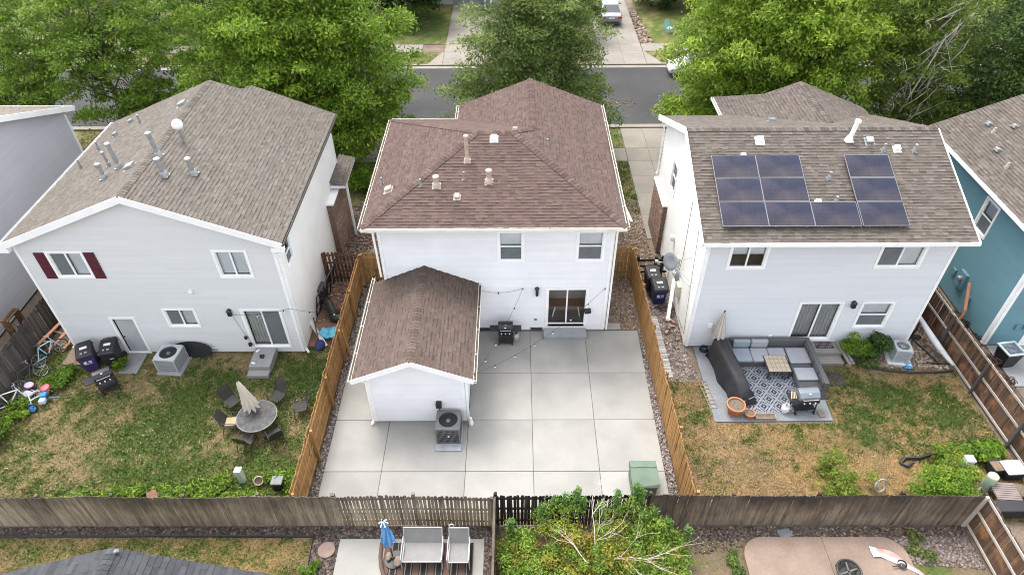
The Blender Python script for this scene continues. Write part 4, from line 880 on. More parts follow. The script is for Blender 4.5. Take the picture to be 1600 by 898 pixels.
fence('gapped weathered picket fence behind the loveseat and the blue umbrella', (-5.9, 11.74), (-.72, 11.74), WOOD_G, sag=lambda u: .05*math.sin(u*1.0-.4)-.02, tilt=.007, jit=.012, pitch=.118, pw=.092, post=2.6, pt=.02)
fence('black weathered picket fence with light gaps behind the sprawling bush', (-.66, 11.74), (4.3, 11.76), WOOD_D, tilt=.008, pitch=.112, pw=.094, post=2.5, sag=wav(.015,1.3,0))
fence('dark brown weathered picket fence below the right-hand lawn', (4.32, 11.76), (15.0, 11.72), WOOD_M, sag=lambda u: .03*math.sin(u*.9+1)-.01, tilt=.005, jit=.01, pitch=.108, pw=.1075, post=2.6, pt=.02)
fence('orange stained wooden fence left of the patio, rails and posts facing the patio', (-7.27, 11.86), (-7.2, 24.05), WOOD_O, rail_side=-1, rails=(.25,.95,1.6), post=2.35, cap=False, jit=.01, tilt=.008, ear=.01, pitch=.112, pw=.106)
fence('orange stained wooden fence right of the patio, plain boards facing the patio', (5.72, 11.86), (5.44, 24.5), WOOD_O, rail_side=-1, jit=.012, tilt=.01, post=2.4, pitch=.112, pw=.106)
fence('short orange fence panel closing the gap beside the left rear corner of the white house', (-7.08, 24.18), (-5.5, 24.18), WOOD_O, rail_side=-1, post=1.58, rails=(.3,.95,1.55), jit=.004)
fence('short orange fence panel closing the gravel passage right of the white house', (3.95, 24.55), (5.4, 24.55), WOOD_O, rail_side=-1, post=1.4, rails=(.35,.95,1.5), jit=.004)
fence('dark brown open-backed fence panel between the grey house and the orange fence', (-8.85, 24.25), (-7.3, 24.25), WOOD_R, rail_side=-1, post=1.5, rails=(.3,.75,1.2,1.65), pitch=.16, pw=.11)
fence('dark grey board fence running beside the lilac-grey house at the left edge', (-20.15, 12.2), (-20.15, 24.5), WOOD_DG, rail_side=1, rails=(.35,1.55), post=2.4, tilt=.012)
fence('dark brown fence with pale rails between the right-hand lawn and the teal house', (18.25, 12.3), (17.95, 22.4), WOOD_R, rail_side=1, rails=(.13,.95,1.72), rail_m=WOOD_RAIL, post=2.55, pitch=.125, pw=.118, tilt=.01, post_m=WOOD_DG)
fence('red-brown fence with pale rails at the bottom right corner', (15.05, 8.0), (15.02, 11.68), WOOD_R, rail_side=1, rails=(.15,.95,1.7), rail_m=WOOD_RAIL, post=3.6, tilt=.01)
fence('pale-topped picket fence seen end on beside the loveseat patio', (-.69, 8.0), (-.69, 11.68), WOOD_G, rail_side=1, post=2.4, cap=True, rail_m=WOOD_G)
# low black rail fence beside the bins
bf = thing('rail_fence', 'low black open rail fence behind the two trash bins', 'fence', (5.62, 24.5, 0))
for x in (.1, .95, 1.25): q = MB(); q.box(x-.07,x+.07,-.05,.05,0,1.28); q.build('post', WOOD_D, bf)
for z in (.4,.75,1.1): q = MB(); q.beam((0,-.07,z),(1.5,-.07,z+.02),.03,.11); q.build('rail', WOOD_D, bf)
# loose brace boards leaning on the orange fence
br = thing('brace_board', 'loose orange board propped against the left orange fence', 'board', (-6.95, 19.2, 0)); q = MB(); q.beam((.12,0,.0),(-.12,.25,1.55),.09,.035,(1,0,0)); q.build('plank', WOOD_O, br)
# ---------------------------------------------------------------- solar panels
CELL = mat('solar_cell', (.016,.021,.046), .3, .4, 1.4, spec=.25, stain=(.042,.032,.032), stain_scale=.5, stain_amt=.8)
FRM = mat('panel_frame', (.2,.2,.205), .4, .05, metal=.3)
sl = math.atan(.3975)
def panel_mesh():
    a = MB(); a.box(-.835,.835,-.515,.515,-.02,.018); pm = a.mesh('cells', CELL)
    b = MB()
    for x0,x1,y0,y1 in ((-.85,.85,-.53,-.512),(-.85,.85,.512,.53),(-.85,-.832,-.512,.512),(.832,.85,-.512,.512)): b.box(x0,x1,y0,y1,-.022,.024)
    g = MB()
    for i in range(1,10): x = -.835+1.67*i/10; g.box(x-.0025,x+.0025,-.512,.512,.0182,.0192)
    for i in range(1,6): y = -.515+1.03*i/6; g.box(-.832,.832,y-.0025,y+.0025,.0194,.0204)
    r = MB(); r.box(-.6,-.55,-.5,.5,-.12,-.02); r.box(.55,.6,-.5,.5,-.12,-.02)
    return pm, b.mesh('frame', FRM), g.mesh('grid_lines', mat('busbar', (.03,.03,.045), .4)), r.mesh('mount_rail', GALV)
PM = panel_mesh()
sp_lab = {(0,0): 'top left corner of the larger array, its upper left panel', (0,1): 'top row of the larger array, beside the upper left corner panel', (1,0): 'middle row of the larger array at its left edge', (1,1): 'middle row of the larger array next to bare shingles',
 (2,0): 'bottom row at the lower left corner of the array', (2,1): 'bottom row, second from the lower left corner', (2,2): 'bottom row, third along, below the bare shingles with vents', (2,3): 'bottom row at the lower right corner of the array',
 (0,3): 'uppermost of the narrow right-hand column, bluest', (1,3): 'middle panel of the narrow right-hand column'}
for (r_, c_), lb in sp_lab.items():
    x = 7.6+.85+c_*1.695+(.05 if c_ == 3 else 0); d = (r_+.5)*1.085; y = 23.07-d*math.cos(sl)-.02; z = 7.28-d*math.sin(sl)+.17
    t = thing('solar_panel', 'solar panel: '+lb, 'solar panel', (x, y, z), 0, 'solar panels on the taupe roof'); t.rotation_euler = (sl, 0, 0)
    for nm, me in zip(('cells', 'frame', 'grid_lines', 'mount_rail'), PM): link_mesh(nm, me, t)

# ---------------------------------------------------------------- air conditioners
def ac_unit(label, loc, rz, w, h, body_m, pad_m, pad=(.95,.95,.09), dark_fan=True, pad_off=(0,0)):
    t = thing('air_conditioner', label, 'air conditioner', loc, rz); hw = w/2; z0 = pad[2]
    b = MB(); b.box(-pad[0]/2+pad_off[0],pad[0]/2+pad_off[0],-pad[1]/2+pad_off[1],pad[1]/2+pad_off[1],-.05,z0); b.build('pad', pad_m, t, bevel=.01)
    b = MB(); b.box(-hw+.03,hw-.03,-hw+.03,hw-.03,z0,z0+h-.06); b.build('coil', BLACKM, t)
    b = MB()
    n = 18
    for i in range(n):
        u = -hw+.05+(w-.1)*(i+.5)/n
        for s in (-1,1): b.box(u-.009,u+.009,s*hw-.006,s*hw+.006,z0+.05,z0+h-.08); b.box(s*hw-.006,s*hw+.006,u-.009,u+.009,z0+.05,z0+h-.08)
    for i in range(6):
        z = z0+.1+(h-.2)*i/5
        for s in (-1,1): b.box(-hw+.02,hw-.02,s*hw-.01,s*hw+.002,z-.008,z+.008); b.box(s*hw-.01,s*hw+.002,-hw+.02,hw-.02,z-.008,z+.008)
    g = b.build('guard_louvres', body_m, t); g['kind'] = 'stuff'
    b = MB()
    for sx in (-1,1):
        for sy in (-1,1): b.box(sx*hw-.05,sx*hw+.05 if False else sx*hw+.012,sy*hw-.03,sy*hw+.012,z0,z0+h-.05) if sx > 0 else b.box(sx*hw-.012,sx*hw+.05,sy*hw-.03,sy*hw+.012,z0,z0+h-.05)
    b.box(-hw-.01,hw+.01,-hw-.01,hw+.01,z0,z0+.05); b.build('corner_post', body_m, t)
    # top pan with a round fan opening
    vs = []; fs = []; N = 32; ro = w*.39
    for k in range(N):
        a = 2*math.pi*k/N; c, s = math.cos(a), math.sin(a); m_ = max(abs(c), abs(s)); q = (hw+.015)
        sx, sy = c/m_*q, s/m_*q
        if abs(abs(c)-abs(s)) < .2: sx *= .96; sy *= .96
        vs += [(sx, sy, z0+h-.07), (sx, sy, z0+h-.015), (c*ro*1.02, s*ro*1.02, z0+h), (c*ro, s*ro, z0+h-.12)]
    for k in range(N):
        j = (k+1) % N
        for i in range(3): fs.append((k*4+i, j*4+i, j*4+i+1, k*4+i+1))
    MB().add(vs, fs).build('top_cover', body_m, t)
    b = MB(); b.lathe([(.01,z0+h-.12),(ro,z0+h-.12)], 24, caps=False); b.build('fan_well', DARK, t)
    fm = GALV if dark_fan else body_m
    b = MB()
    for k in range(4):
        a = k*math.pi/2+.4; 
        P = []
        for rr in (.06, ro*.86):
            for da, dz in ((-.36,-.035),(.36,.03)): P.append((rr*math.cos(a+da), rr*math.sin(a+da), z0+h-.09+dz))
        b.add(P, [(0,1,3,2)])
    b.build('fan_blade', fm, t); b = MB(); b.lathe([(.09,z0+h-.1),(.09,z0+h-.05),(.05,z0+h-.035)], 14); b.build('fan_motor', GALV, t)
    b = MB()
    for i in range(1, 6): b.torus((0,0,z0+h+.004), ro*i/6, .004, n=28, k=4)
    for k in range(8): a = k*math.pi/4; b.beam((.04*math.cos(a),.04*math.sin(a),z0+h+.006),(ro*math.cos(a),ro*math.sin(a),z0+h+.006),.008,.008)
    b.build('fan_guard', BLACKM if dark_fan else body_m, t)
    return t
AC1 = mat('ac_grey_paint', (.40,.42,.43), .5, .06); AC2 = mat('ac_dark_grey_paint', (.145,.145,.148), .5, .08); AC3 = mat('ac_pale_paint', (.38,.41,.43), .5, .08)
ac_unit('pale grey air conditioner beside the grey wall of the left house', (-14.2, 18.9, 0), R(-5), .88, .8, AC1, CONC2, (1.05,1.05,.08))
a2 = ac_unit('dark grey air conditioner on a concrete pad behind the white addition', (-2.5, 15.43, 0), 0, .88, .86, AC2, mat('pad_grey', (.30,.31,.33), .9, .15), (.95,1.42,.07), pad_off=(0,-.06))
b = MB(); b.obox((.02,-.455,.5),(.07,.012,.05)); b.build('badge', WHITE, a2)
ac_unit('small air conditioner between a bush and the gravel bed of the right house', (15.9, 19.22, 0), R(-8), .62, .7, AC3, mat('pad_white', (.55,.56,.57), .8, .1), (.95,.85,.1), dark_fan=False)
def box_thing(name, label, cat, c, size, m, rz=0, bevel=.01, extra=None):
    t = thing(name, label, cat, c, rz); b = MB(); b.box(-size[0]/2,size[0]/2,-size[1]/2,size[1]/2,0,size[2]); b.build('box', m, t, bevel=bevel); return t
t = thing('disconnect_box', 'small black electrical box with conduit on the white addition wall', 'electrical box', (-2.87, 16.0, 0))
b = MB(); b.box(-.1,.1,-.12,.03,1.0,1.26); b.build('box', BLACKP, t, bevel=.01); b = MB(); b.box(-.11,.11,-.14,-.12,1.02,1.27); b.build('lid', BLACKP, t); b = MB(); b.tube([(0,-.05,1.0),(.02,-.08,.8),(.15,-.2,.6)], .025, 8); b.build('conduit', BLACKP, t)
# green transformer
GREENP = mat('transformer_green', (.10,.14,.10), .5, .1, 2.0, stain=(.13,.19,.13), stain_scale=1.5, stain_amt=.4)
t = thing('transformer', 'green utility transformer box on the patio corner', 'transformer', (4.42, 13.28, 0))
b = MB(); b.box(-.42,.42,-.44,.42,0,.55); b.build('cabinet', GREENP, t)
b = MB(); b.add([(-.46,.45,.55),(.46,.45,.55),(.46,.45,.8),(-.46,.45,.8),(-.46,.16,.55),(.46,.16,.55),(.46,.16,.83),(-.46,.16,.83)], [(0,1,2,3),(4,7,6,5),(3,2,6,7),(0,4,5,1),(1,5,6,2),(0,3,7,4)]); b.build('back_cover', GREENP, t, bevel=.015)
b = MB(); P = [(-.45,.15,.8),(.45,.15,.8),(.48,-.42,.68),(.44,-.5,.62),(-.44,-.5,.62),(-.48,-.42,.68)]; V = P+[(x,y,.52) for x,y,z in P]; b.add(V, [(0,5,4,3,2,1)[::-1],(0,1,7,6),(1,2,8,7),(2,3,9,8),(3,4,10,9),(4,5,11,10),(5,0,6,11)]); b.build('lid', GREENP, t, bevel=.02)
b = MB(); b.box(-.3,.3,-.455,-.443,.1,.5); b.build('grille_back', BLACKM, t)
for i in range(9): q = MB(); q.box(-.28+i*.065,-.255+i*.065,-.465,-.456,.1,.5); q.build('grille_bar', GREENP, t)
for x in (-.3,.3): q = MB(); q.box(x-.06,x+.06,.145,.165,.785,.815); q.build('hinge', GREENP, t)
# steps, pads, door mats
def slabthing(name, label, cat, x0, x1, y0, y1, z1, m, bevel=.015):
    t = MB(); t.box(x0,x1,y0,y1,-.05,z1); o = t.build(name, m, None, bevel=bevel); return tag(o, label, cat)
slabthing('door_step', 'plain concrete doorstep below the sliding door of the white house', 'step', 1.2, 3.05, 20.37, 20.9, .2, mat('step_grey', (.27,.28,.295), .9, .1, 2))
t = thing('concrete_steps', 'two-level concrete step below the sliding door of the grey house', 'step', (-10.5, 19.0, 0)); b = MB(); b.box(-.45,.43,-.45,.62,0,.36); b.build('upper_step', CONC2, t, bevel=.015); b = MB(); b.box(-.47,.41,-.78,-.46,0,.18); b.build('lower_step', CONC2, t, bevel=.015)
slabthing('concrete_pad', 'flat grey concrete pad at the back door of the grey house', 'pad', -16.4, -15.62, 18.5, 19.6, .05, CONC2)
slabthing('concrete_pad', 'small pale concrete pad in the gravel right of the white house', 'pad', 3.93, 4.6, 20.97, 21.35, .05, CONC)
tag(MB().box(-19.0,-17.9,19.0,20.3,-.02,.03).build('paver', CONC_PINK, bevel=.01), 'reddish paving slab beside the bicycles and the purple bin', 'paver')

# ---------------------------------------------------------------- wheelie bins
PURP = mat('purple_plastic', (.055,.035,.14), .5, .1); NAVY = mat('navy_plastic', (.022,.024,.10), .5, .1); BINB = mat('black_bin_plastic', (.022,.022,.025), .5, .15); LAB = mat('white_label', (.72,.72,.72), .6, .05)
def text_mesh(s, size, m, ext=.002):
    cu = bpy.data.curves.new('text', 'FONT'); cu.body = s; cu.size = size; cu.extrude = ext; cu.align_x = 'CENTER'
    o = bpy.data.objects.new('text', cu); COL.objects.link(o); dg = bpy.context.evaluated_depsgraph_get(); me = bpy.data.meshes.new_from_object(o.evaluated_get(dg)); bpy.data.objects.remove(o); me.materials.clear(); me.materials.append(m); return me
def bin_(label, loc, rz, body, h=1.02, w=.62, mark=True):
    t = thing('trash_bin', label, 'trash bin', loc, rz, 'wheeled trash bins')
    b = MB(); b.taper((-w*.38,w*.38,-.3,.26),(-w/2,w/2,-.42,.36),.05,h-.08); b.build('body', body, t, bevel=.03)
    b = MB(); b.taper((-w/2-.02,w/2+.02,-.45,.40),(-w/2-.02,w/2+.02,-.45,.40),h-.09,h-.04); b.build('rim', BINB, t, bevel=.012)
    b = MB(); b.add([(-w/2-.02,-.47,h-.04),(w/2+.02,-.47,h-.04),(w/2+.02,.4,h+.02),(-w/2-.02,.4,h+.02),(-w/2+.03,-.42,h+.03),(w/2-.03,-.42,h+.03),(w/2-.03,.34,h+.085),(-w/2+.03,.34,h+.085)], [(0,3,2,1),(4,5,6,7),(0,1,5,4),(1,2,6,5),(2,3,7,6),(3,0,4,7)]); l = b.build('lid', BINB, t, bevel=.02)
    b = MB(); b.obox((0,.03,h+.067),(.26,.13,.004),(R(4),0,0)); b.build('sticker', LAB, l)
    b = MB(); b.obox((-.1,-.26,h+.045),(.07,.07,.004),(R(4),0,0)); b.obox((.07,-.26,h+.045),(.1,.06,.004),(R(4),0,0)); b.build('sticker', mat('grey_label', (.4,.4,.4)), l)
    b = MB(); b.tube([(-w*.4,.42,h-.05),(-w*.4,.5,h-.02),(w*.4,.5,h-.02),(w*.4,.42,h-.05)], .02, 8); b.build('handle', BINB, t)
    for s in (-1,1): b = MB(); b.tube([(s*w*.38,.33,.13),(s*w*.5,.33,.13)], .13, 14); b.build('wheel', BLACKP, t)
    if mark:
        b = MB(); zz = h*.62; yy = -.395; b.torus((-.1,yy,zz), .055, .014, (R(84),0,0), 16, 6); b.obox((-.1,yy-.004,zz),(.05,.01,.05),(R(-6),0,0)); 
        for i in range(3): b.obox((.08,yy+.004,zz+.035-i*.035),(.15-.03*i,.008,.016),(R(-6),0,0))
        b.obox((0,yy+.014,zz-.1),(.3,.008,.014),(R(-6),0,0)); b.build('emblem', LAB, t)
    else:
        b = MB(); b.obox((.1,-.378,h*.62),(.16,.006,.04),(R(-6),0,0)); b.obox((.1,-.35,h*.38),(.16,.006,.04),(R(-6),0,0)); b.build('sticker', LAB, t)
    return t
bin_('purple-bodied trash bin with a white emblem beside the black grill', (-17.6, 18.92, 0), R(28), PURP)
bin_('all-black trash bin between the purple bin and the back door', (-16.72, 19.12, 0), R(14), BINB, mark=False)
bin_('navy trash bin with white emblem by the orange fence', (6.47, 22.85, 0), R(4), NAVY)
bin_('black trash bin standing behind the navy one', (6.3, 23.7, 0), R(4), BINB, mark=False)

# ---------------------------------------------------------------- grills
def grill(label, loc, rz, body, lid, w=.62, shelves=(True, True), tank=False, hood_h=.3, knobs=3, deep=.42):
    t = thing('barbecue_grill', label, 'grill', loc, rz)
    for x in (-w/2+.03, w/2-.03):
        for y in (-deep/2+.03, deep/2-.03): b = MB(); b.beam((x*1.05,y*1.1,0.04),(x,y,.62),.035,.035); b.build('leg', BLACKM, t)
    b = MB(); b.box(-w/2,w/2,-deep/2+.02,deep/2-.02,.22,.25); b.build('bottom_shelf', BLACKM, t)
    b = MB(); b.taper((-w/2+.04,w/2-.04,-deep/2+.05,deep/2-.05),(-w/2,w/2,-deep/2,deep/2),.6,.82); b.build('firebox', body, t, bevel=.012)
    prof = [(-deep/2-.01,.82),(-deep/2+.0,.82+hood_h*.45),(-deep*.22,.82+hood_h*.9),(deep*.1,.82+hood_h),(deep*.36,.82+hood_h*.85),(deep/2+.01,.82+hood_h*.4),(deep/2+.01,.82)]
    n = len(prof); V = [(-w/2,y,z) for y,z in prof]+[(w/2,y,z) for y,z in prof]
    b = MB(); b.add(V, [tuple(range(n)), tuple(range(n,2*n))[::-1]]+[(i,n+i,n+i+1,i+1) for i in range(n-1)]+[(n-1,2*n-1,n,0)]); hd = b.build('hood', lid, t, bevel=.02)
    b = MB(); b.tube([(-w*.36,-deep/2-.02,.9),(-w*.36,-deep/2-.08,.92),(w*.36,-deep/2-.08,.92),(w*.36,-deep/2-.02,.9)], .014, 8); b.build('handle', ALU, hd)
    b = MB(); b.lathe([(.045,0),(.045,.012),(.02,.02)], 12, (0,-deep*.28,.82+hood_h*.8)); b.build('thermometer', ALU, hd)
    b = MB(); b.box(-w/2,w/2,-deep/2-.06,-deep/2,.68,.8); cp = b.build('control_panel', body, t, bevel=.008)
    for i in range(knobs): x = (i-(knobs-1)/2)*w/(knobs+.6); q = MB(); q.tube([(x,-deep/2-.06,.74),(x,-deep/2-.1,.74)], .026, 10); q.build('knob', LAB, cp)
    for s, f in ((-1,shelves[0]),(1,shelves[1])):
        if f: b = MB(); b.box(min(s*w/2,s*(w/2+.36)),max(s*w/2,s*(w/2+.36)),-deep/2+.02,deep/2-.04,.78,.82); b.build('side_shelf', body, t, bevel=.008)
    for x in (-w/2+.03, w/2-.03): b = MB(); b.tube([(x-.02,-deep/2+.0,.07),(x+.02,-deep/2+.0,.07)], .07, 12); b.build('wheel', BLACKP, t)
    return t
BK = mat('grill_black_enamel', (.02,.02,.022), .3, .1, spec=.5); SLV = mat('grill_slate_lid', (.16,.18,.20), .3, .1, spec=.5)
g1 = grill('black grill with two side shelves against the white house', (-.43, 20.3, 0), 0, BK, BK, w=.62, hood_h=.3)
b = MB(); b.box(-.29,.29,-.235,-.215,.12,.6); b.build('cabinet_door', BK, g1, bevel=.008); b = MB(); b.box(-.3,.3,-.21,.2,.1,.6); b.build('cabinet', BLACKM, g1)
grill('black grill on open legs on the dry grass by the purple bin', (-16.35, 17.72, 0), R(35), BK, BK, w=.66, shelves=(True, False), hood_h=.26, deep=.46)
g3 = grill('slate-lidded grill on the front edge of the rug patio', (11.1, 16.6, 0), R(4), BK, SLV, w=.78, shelves=(True, True), hood_h=.3, deep=.5)
def tank(label, loc, m=LAB):
    t = thing('propane_tank', label, 'propane tank', loc); b = MB(); b.lathe([(.1,0),(.1,.04)], 14); b.build('foot_ring', m, t); b = MB(); b.lathe([(.02,.03),(.11,.05),(.155,.12),(.155,.3),(.11,.37),(.02,.39)], 18); b.build('body', m, t, smooth=True)
    b = MB(); b.lathe([(.09,.36),(.1,.46)], 14, caps=False); b.build('collar', m, t); b = MB(); b.tube([(0,0,.38),(0,0,.45)], .025, 8); b.build('valve', BLACKM, t); return t
tank('white propane tank standing beside the slate-lidded grill', (10.38, 16.45, .03))
tank('silver propane tank tucked under the grill at the white house', (.0, 20.38, 0.0), ALU)

# ---------------------------------------------------------------- left yard furniture
MESHM = mat('dark_mesh_fabric', (.045,.043,.038), .7, .2, 30); FRB = mat('bronze_frame', (.05,.045,.04), .5, .1)
t = thing('patio_table', 'round dark mesh patio table with a folded cream umbrella through it', 'table', (-9.72, 15.78, 0))
b = MB(); b.lathe([(.01,.70),(.72,.70),(.72,.715),(.01,.715)], 36); b.build('table_top', mat('smoked_glass_top', (.075,.075,.073), .6, .3, 6, spec=.25), t); b = MB(); b.torus((0,0,.71), .735, .018, n=40, k=6); b.build('rim', mat('table_rim', (.2,.2,.2), .5), t)
for k in range(8): a = k*math.pi/4; q = MB(); q.beam((.08*math.cos(a),.08*math.sin(a),.718),(.72*math.cos(a),.72*math.sin(a),.718),.012,.006); q.build('spoke', FRB, t)
for k in range(4): a = k*math.pi/2+.6; b = MB(); b.tube([(.68*math.cos(a),.68*math.sin(a),0),(.5*math.cos(a),.5*math.sin(a),.4),(.6*math.cos(a),.6*math.sin(a),.7)], .018, 8); b.build('leg', FRB, t)
def closed_umbrella(label, loc, h, z0, r, m1, m2, lean=(0, 0), rz=0, pole_m=None, twist=.5, top=True, folds=8):
    t = thing('patio_umbrella', label, 'umbrella', loc, rz)
    b = MB(); b.tube([(0,0,0),(lean[0]*h,lean[1]*h,h)], .022, 8); b.build('pole', pole_m or FRB, t)
    vs = []; fs = []; cs = []; N = folds*4; M_ = 12
    for i in range(M_+1):
        f = i/M_; z = z0+(h-.04-z0)*f; rad = r*(1-f)**.75*(1-.25*math.sin(f*3))+.035
        if f < .12: rad *= .85
        for k in range(N):
            a = 2*math.pi*k/N; w = 1+.32*math.cos(a*folds+twist*f*6)*(1-.5*f); zz = z-(.07*math.cos(a*folds) if i == 0 else 0)
            vs.append((lean[0]*z+rad*w*math.cos(a+twist*f), lean[1]*z+rad*w*math.sin(a+twist*f), zz))
    mb = MB()
    for i in range(M_):
        for k in range(N):
            j = (k+1) % N; fs.append((i*N+k, i*N+j, (i+1)*N+j, (i+1)*N+k)); 
    mb.add(vs, fs); mb.m = [1 if ((q % N)//2) % 2 else 0 for q in range(len(fs))]
    mb.build('canopy', [m1, m2], t, smooth=True)
    b = MB(); b.ball((lean[0]*(h+.03),lean[1]*(h+.03),h+.03), .035, 10, 6); b.build('finial', BLACKM, t)
    return t
CRM = mat('cream_canvas', (.55,.50,.42), .9, .1); CRM2 = mat('cream_canvas_shade', (.50,.45,.375), .9, .1)
closed_umbrella('folded cream umbrella leaning through the round mesh table', (-9.78, 15.95, 0), 2.35, .98, .26, CRM, CRM2, (-.14, .06))
def mesh_chair(label, loc, rz, first=[None]):
    if first[0] is not None: return dup(first[0], loc, rz, label)
    t = thing('patio_chair', label, 'chair', loc, rz, 'dark mesh patio chairs'); first[0] = t
    n = 6; b = MB(); V = []
    pr = [(-.26,.40),(-.1,.375),(.1,.375),(.22,.40)]; b2 = MB()
    for y, z in pr: V += [(-.25,y,z),(.25,y,z)]
    b.add(V, [(0,1,3,2),(2,3,5,4),(4,5,7,6)]); b.add([(x,y,z-.012) for x,y,z in V], [(2,3,1,0),(4,5,3,2),(6,7,5,4)]); b.build('seat', MESHM, t)
    V = []
    for y, z, w in ((.22,.42,.25),(.30,.62,.25),(.36,.82,.24),(.42,.98,.17)): V += [(-w,y,z),(w,y,z)]
    b = MB(); b.add(V, [(0,1,3,2),(2,3,5,4),(4,5,7,6)]); b.add([(x,y+.012,z) for x,y,z in V], [(2,3,1,0),(4,5,3,2),(6,7,5,4)]); b.build('backrest', MESHM, t)
    for s in (-1,1):
        b = MB(); b.tube([(s*.27,-.3,0),(s*.27,-.24,.4),(s*.27,-.2,.6),(s*.27,.12,.62),(s*.26,.32,.62)], .014, 6); b.build('arm', FRB, t)
        b = MB(); b.tube([(s*.26,.36,0),(s*.26,.2,.4),(s*.26,.3,.62),(s*.24,.4,.96),(s*.14,.44,1.0)], .014, 6); b.build('leg', FRB, t)
    return t
for lb, x, y, a in (('dark mesh chair at the upper left of the round table, nearest the cream umbrella', -11.05,16.75,52), ('dark mesh chair behind the round table, toward the concrete steps', -9.35,17.0,-25), ('dark mesh chair at the left of the round table with a tan cushion', -10.75,15.75,95), ('dark mesh chair tucked under the near side of the round table', -9.95,14.95,170), ('dark mesh chair at the lower right of the round table', -8.95,15.15,215), ('dark mesh chair standing alone toward the orange fence', -8.3,16.5,-75)):
    c = mesh_chair(lb, (x, y, 0), R(a))
    c.rotation_euler = (0, 0, R(a))
tag(MB().box(-.2,.2,-.2,.2,0,.06).build('seat_cushion', mat('tan_cushion', (.42,.33,.2), .9, .1), loc=(-10.75,15.75,.38), bevel=.02), 'tan cushion lying on the left mesh chair', 'cushion').rotation_euler = (0,0,R(95))
# oval black board / pool leaning on the wall
pts = [(math.cos(math.pi*2*k/28), math.sin(math.pi*2*k/28)) for k in range(28)]
b = MB(); P0 = [(.86*c, .0, .40+.40*s) for c, s in pts]; P1 = [(.82*c, .05, .40+.37*s) for c, s in pts]; n = 28
b.add(P0+P1, [tuple(range(n)), tuple(range(n,2*n))[::-1]]+[(i,(i+1)%n,n+(i+1)%n,n+i) for i in range(n)]); o = b.build('oval_lid', BLACKP, loc=(-13.6,19.38,0), rot=(R(-16),0,0)); tag(o, 'black oval lid leaning on the grey wall beside the air conditioner', 'lid')
# shoes and things on the steps
def shoe(label, loc, rz, m):
    b = MB(); b.lathe([(.02,0),(.055,.01),(.05,.06),(.02,.075)], 10); 
    b.v = [(x*.9, y*2.1, z) for x, y, z in b.v]; o = b.build('shoe', m, None, smooth=True, loc=loc, rot=(0,0,rz)); return tag(o, label, 'shoe')
shoe('white shoe near the door edge of the concrete steps', (-10.78,19.42,.36), R(-40), LAB); shoe('black shoe on the middle of the concrete steps', (-10.58,19.1,.36), R(20), BLACKP); shoe('second black shoe, touching the first', (-10.48,19.1,.36), R(10), BLACKP); shoe('white shoe close to the front edge of the concrete steps', (-10.78,18.72,.36), R(80), LAB)
# utility boxes in the ground cover
PED = mat('pedestal_green_white', (.50,.58,.53), .6, .08)
def pedestal(label, loc, w, h, lean=(0, 0), m=PED):
    t = thing('utility_pedestal', label, 'utility pedestal', loc); b = MB(); b.taper((-w/2,w/2,-w/2,w/2),(-w/2+lean[0],w/2+lean[0],-w/2+lean[1],w/2+lean[1]),0,h); b.build('post', m, t, bevel=.01); b = MB(); b.obox((lean[0],lean[1],h+.03),(w+.04,w+.04,.09)); b.build('cap', m, t, bevel=.02); return t
pedestal('pale green utility pedestal in the ground cover beside the left fence', (-9.72, 13.45, 0), .2, .66)
t = thing('irrigation_box', 'black utility box with a pale lid near the orange fence', 'utility box', (-8.35, 13.2, 0)); b = MB(); b.box(-.17,.17,-.15,.15,0,.38); b.build('box', BLACKP, t, bevel=.02); b = MB(); b.box(-.2,.2,-.18,.18,.38,.46); b.build('lid', mat('pale_lid', (.16,.18,.175), .6), t, bevel=.03)
TERRA = mat('terracotta', (.40,.17,.085), .8, .12)
def pot(label, loc, r, h, rot=(0, 0, 0), m=None, soil=True):
    t = thing('flower_pot', label, 'pot', loc); t.rotation_euler = rot; m = m or TERRA
    b = MB(); b.lathe([(r*.62,0),(r*.92,h*.82),(r*1.02,h*.82),(r*1.02,h),(r*.86,h),(r*.84,h*.8),(r*.02,h*.8)], 22); b.build('pot', m, t)
    if soil: b = MB(); b.lathe([(.01,h*.86),(r*.85,h*.86)], 18, caps=False); b.build('soil', DIRT, t)
    return t
pot('small cream pot lying in the ground cover beside the pale pedestal', (-9.15,13.45,.12), .16, .26, (R(50),0,R(30)), mat('cream_pot', (.55,.45,.33)))
b = MB(); b.lathe([(.01,.0),(.22,.0),(.22,.04),(.01,.04)], 5); tag(b.build('broken_tile', mat('faded_terracotta', (.22,.11,.075), .9, .2), loc=(-12.6,12.75,.2), rot=(R(20),R(10),.4)), 'broken terracotta slab in the ground cover by the rear fence', 'tile')

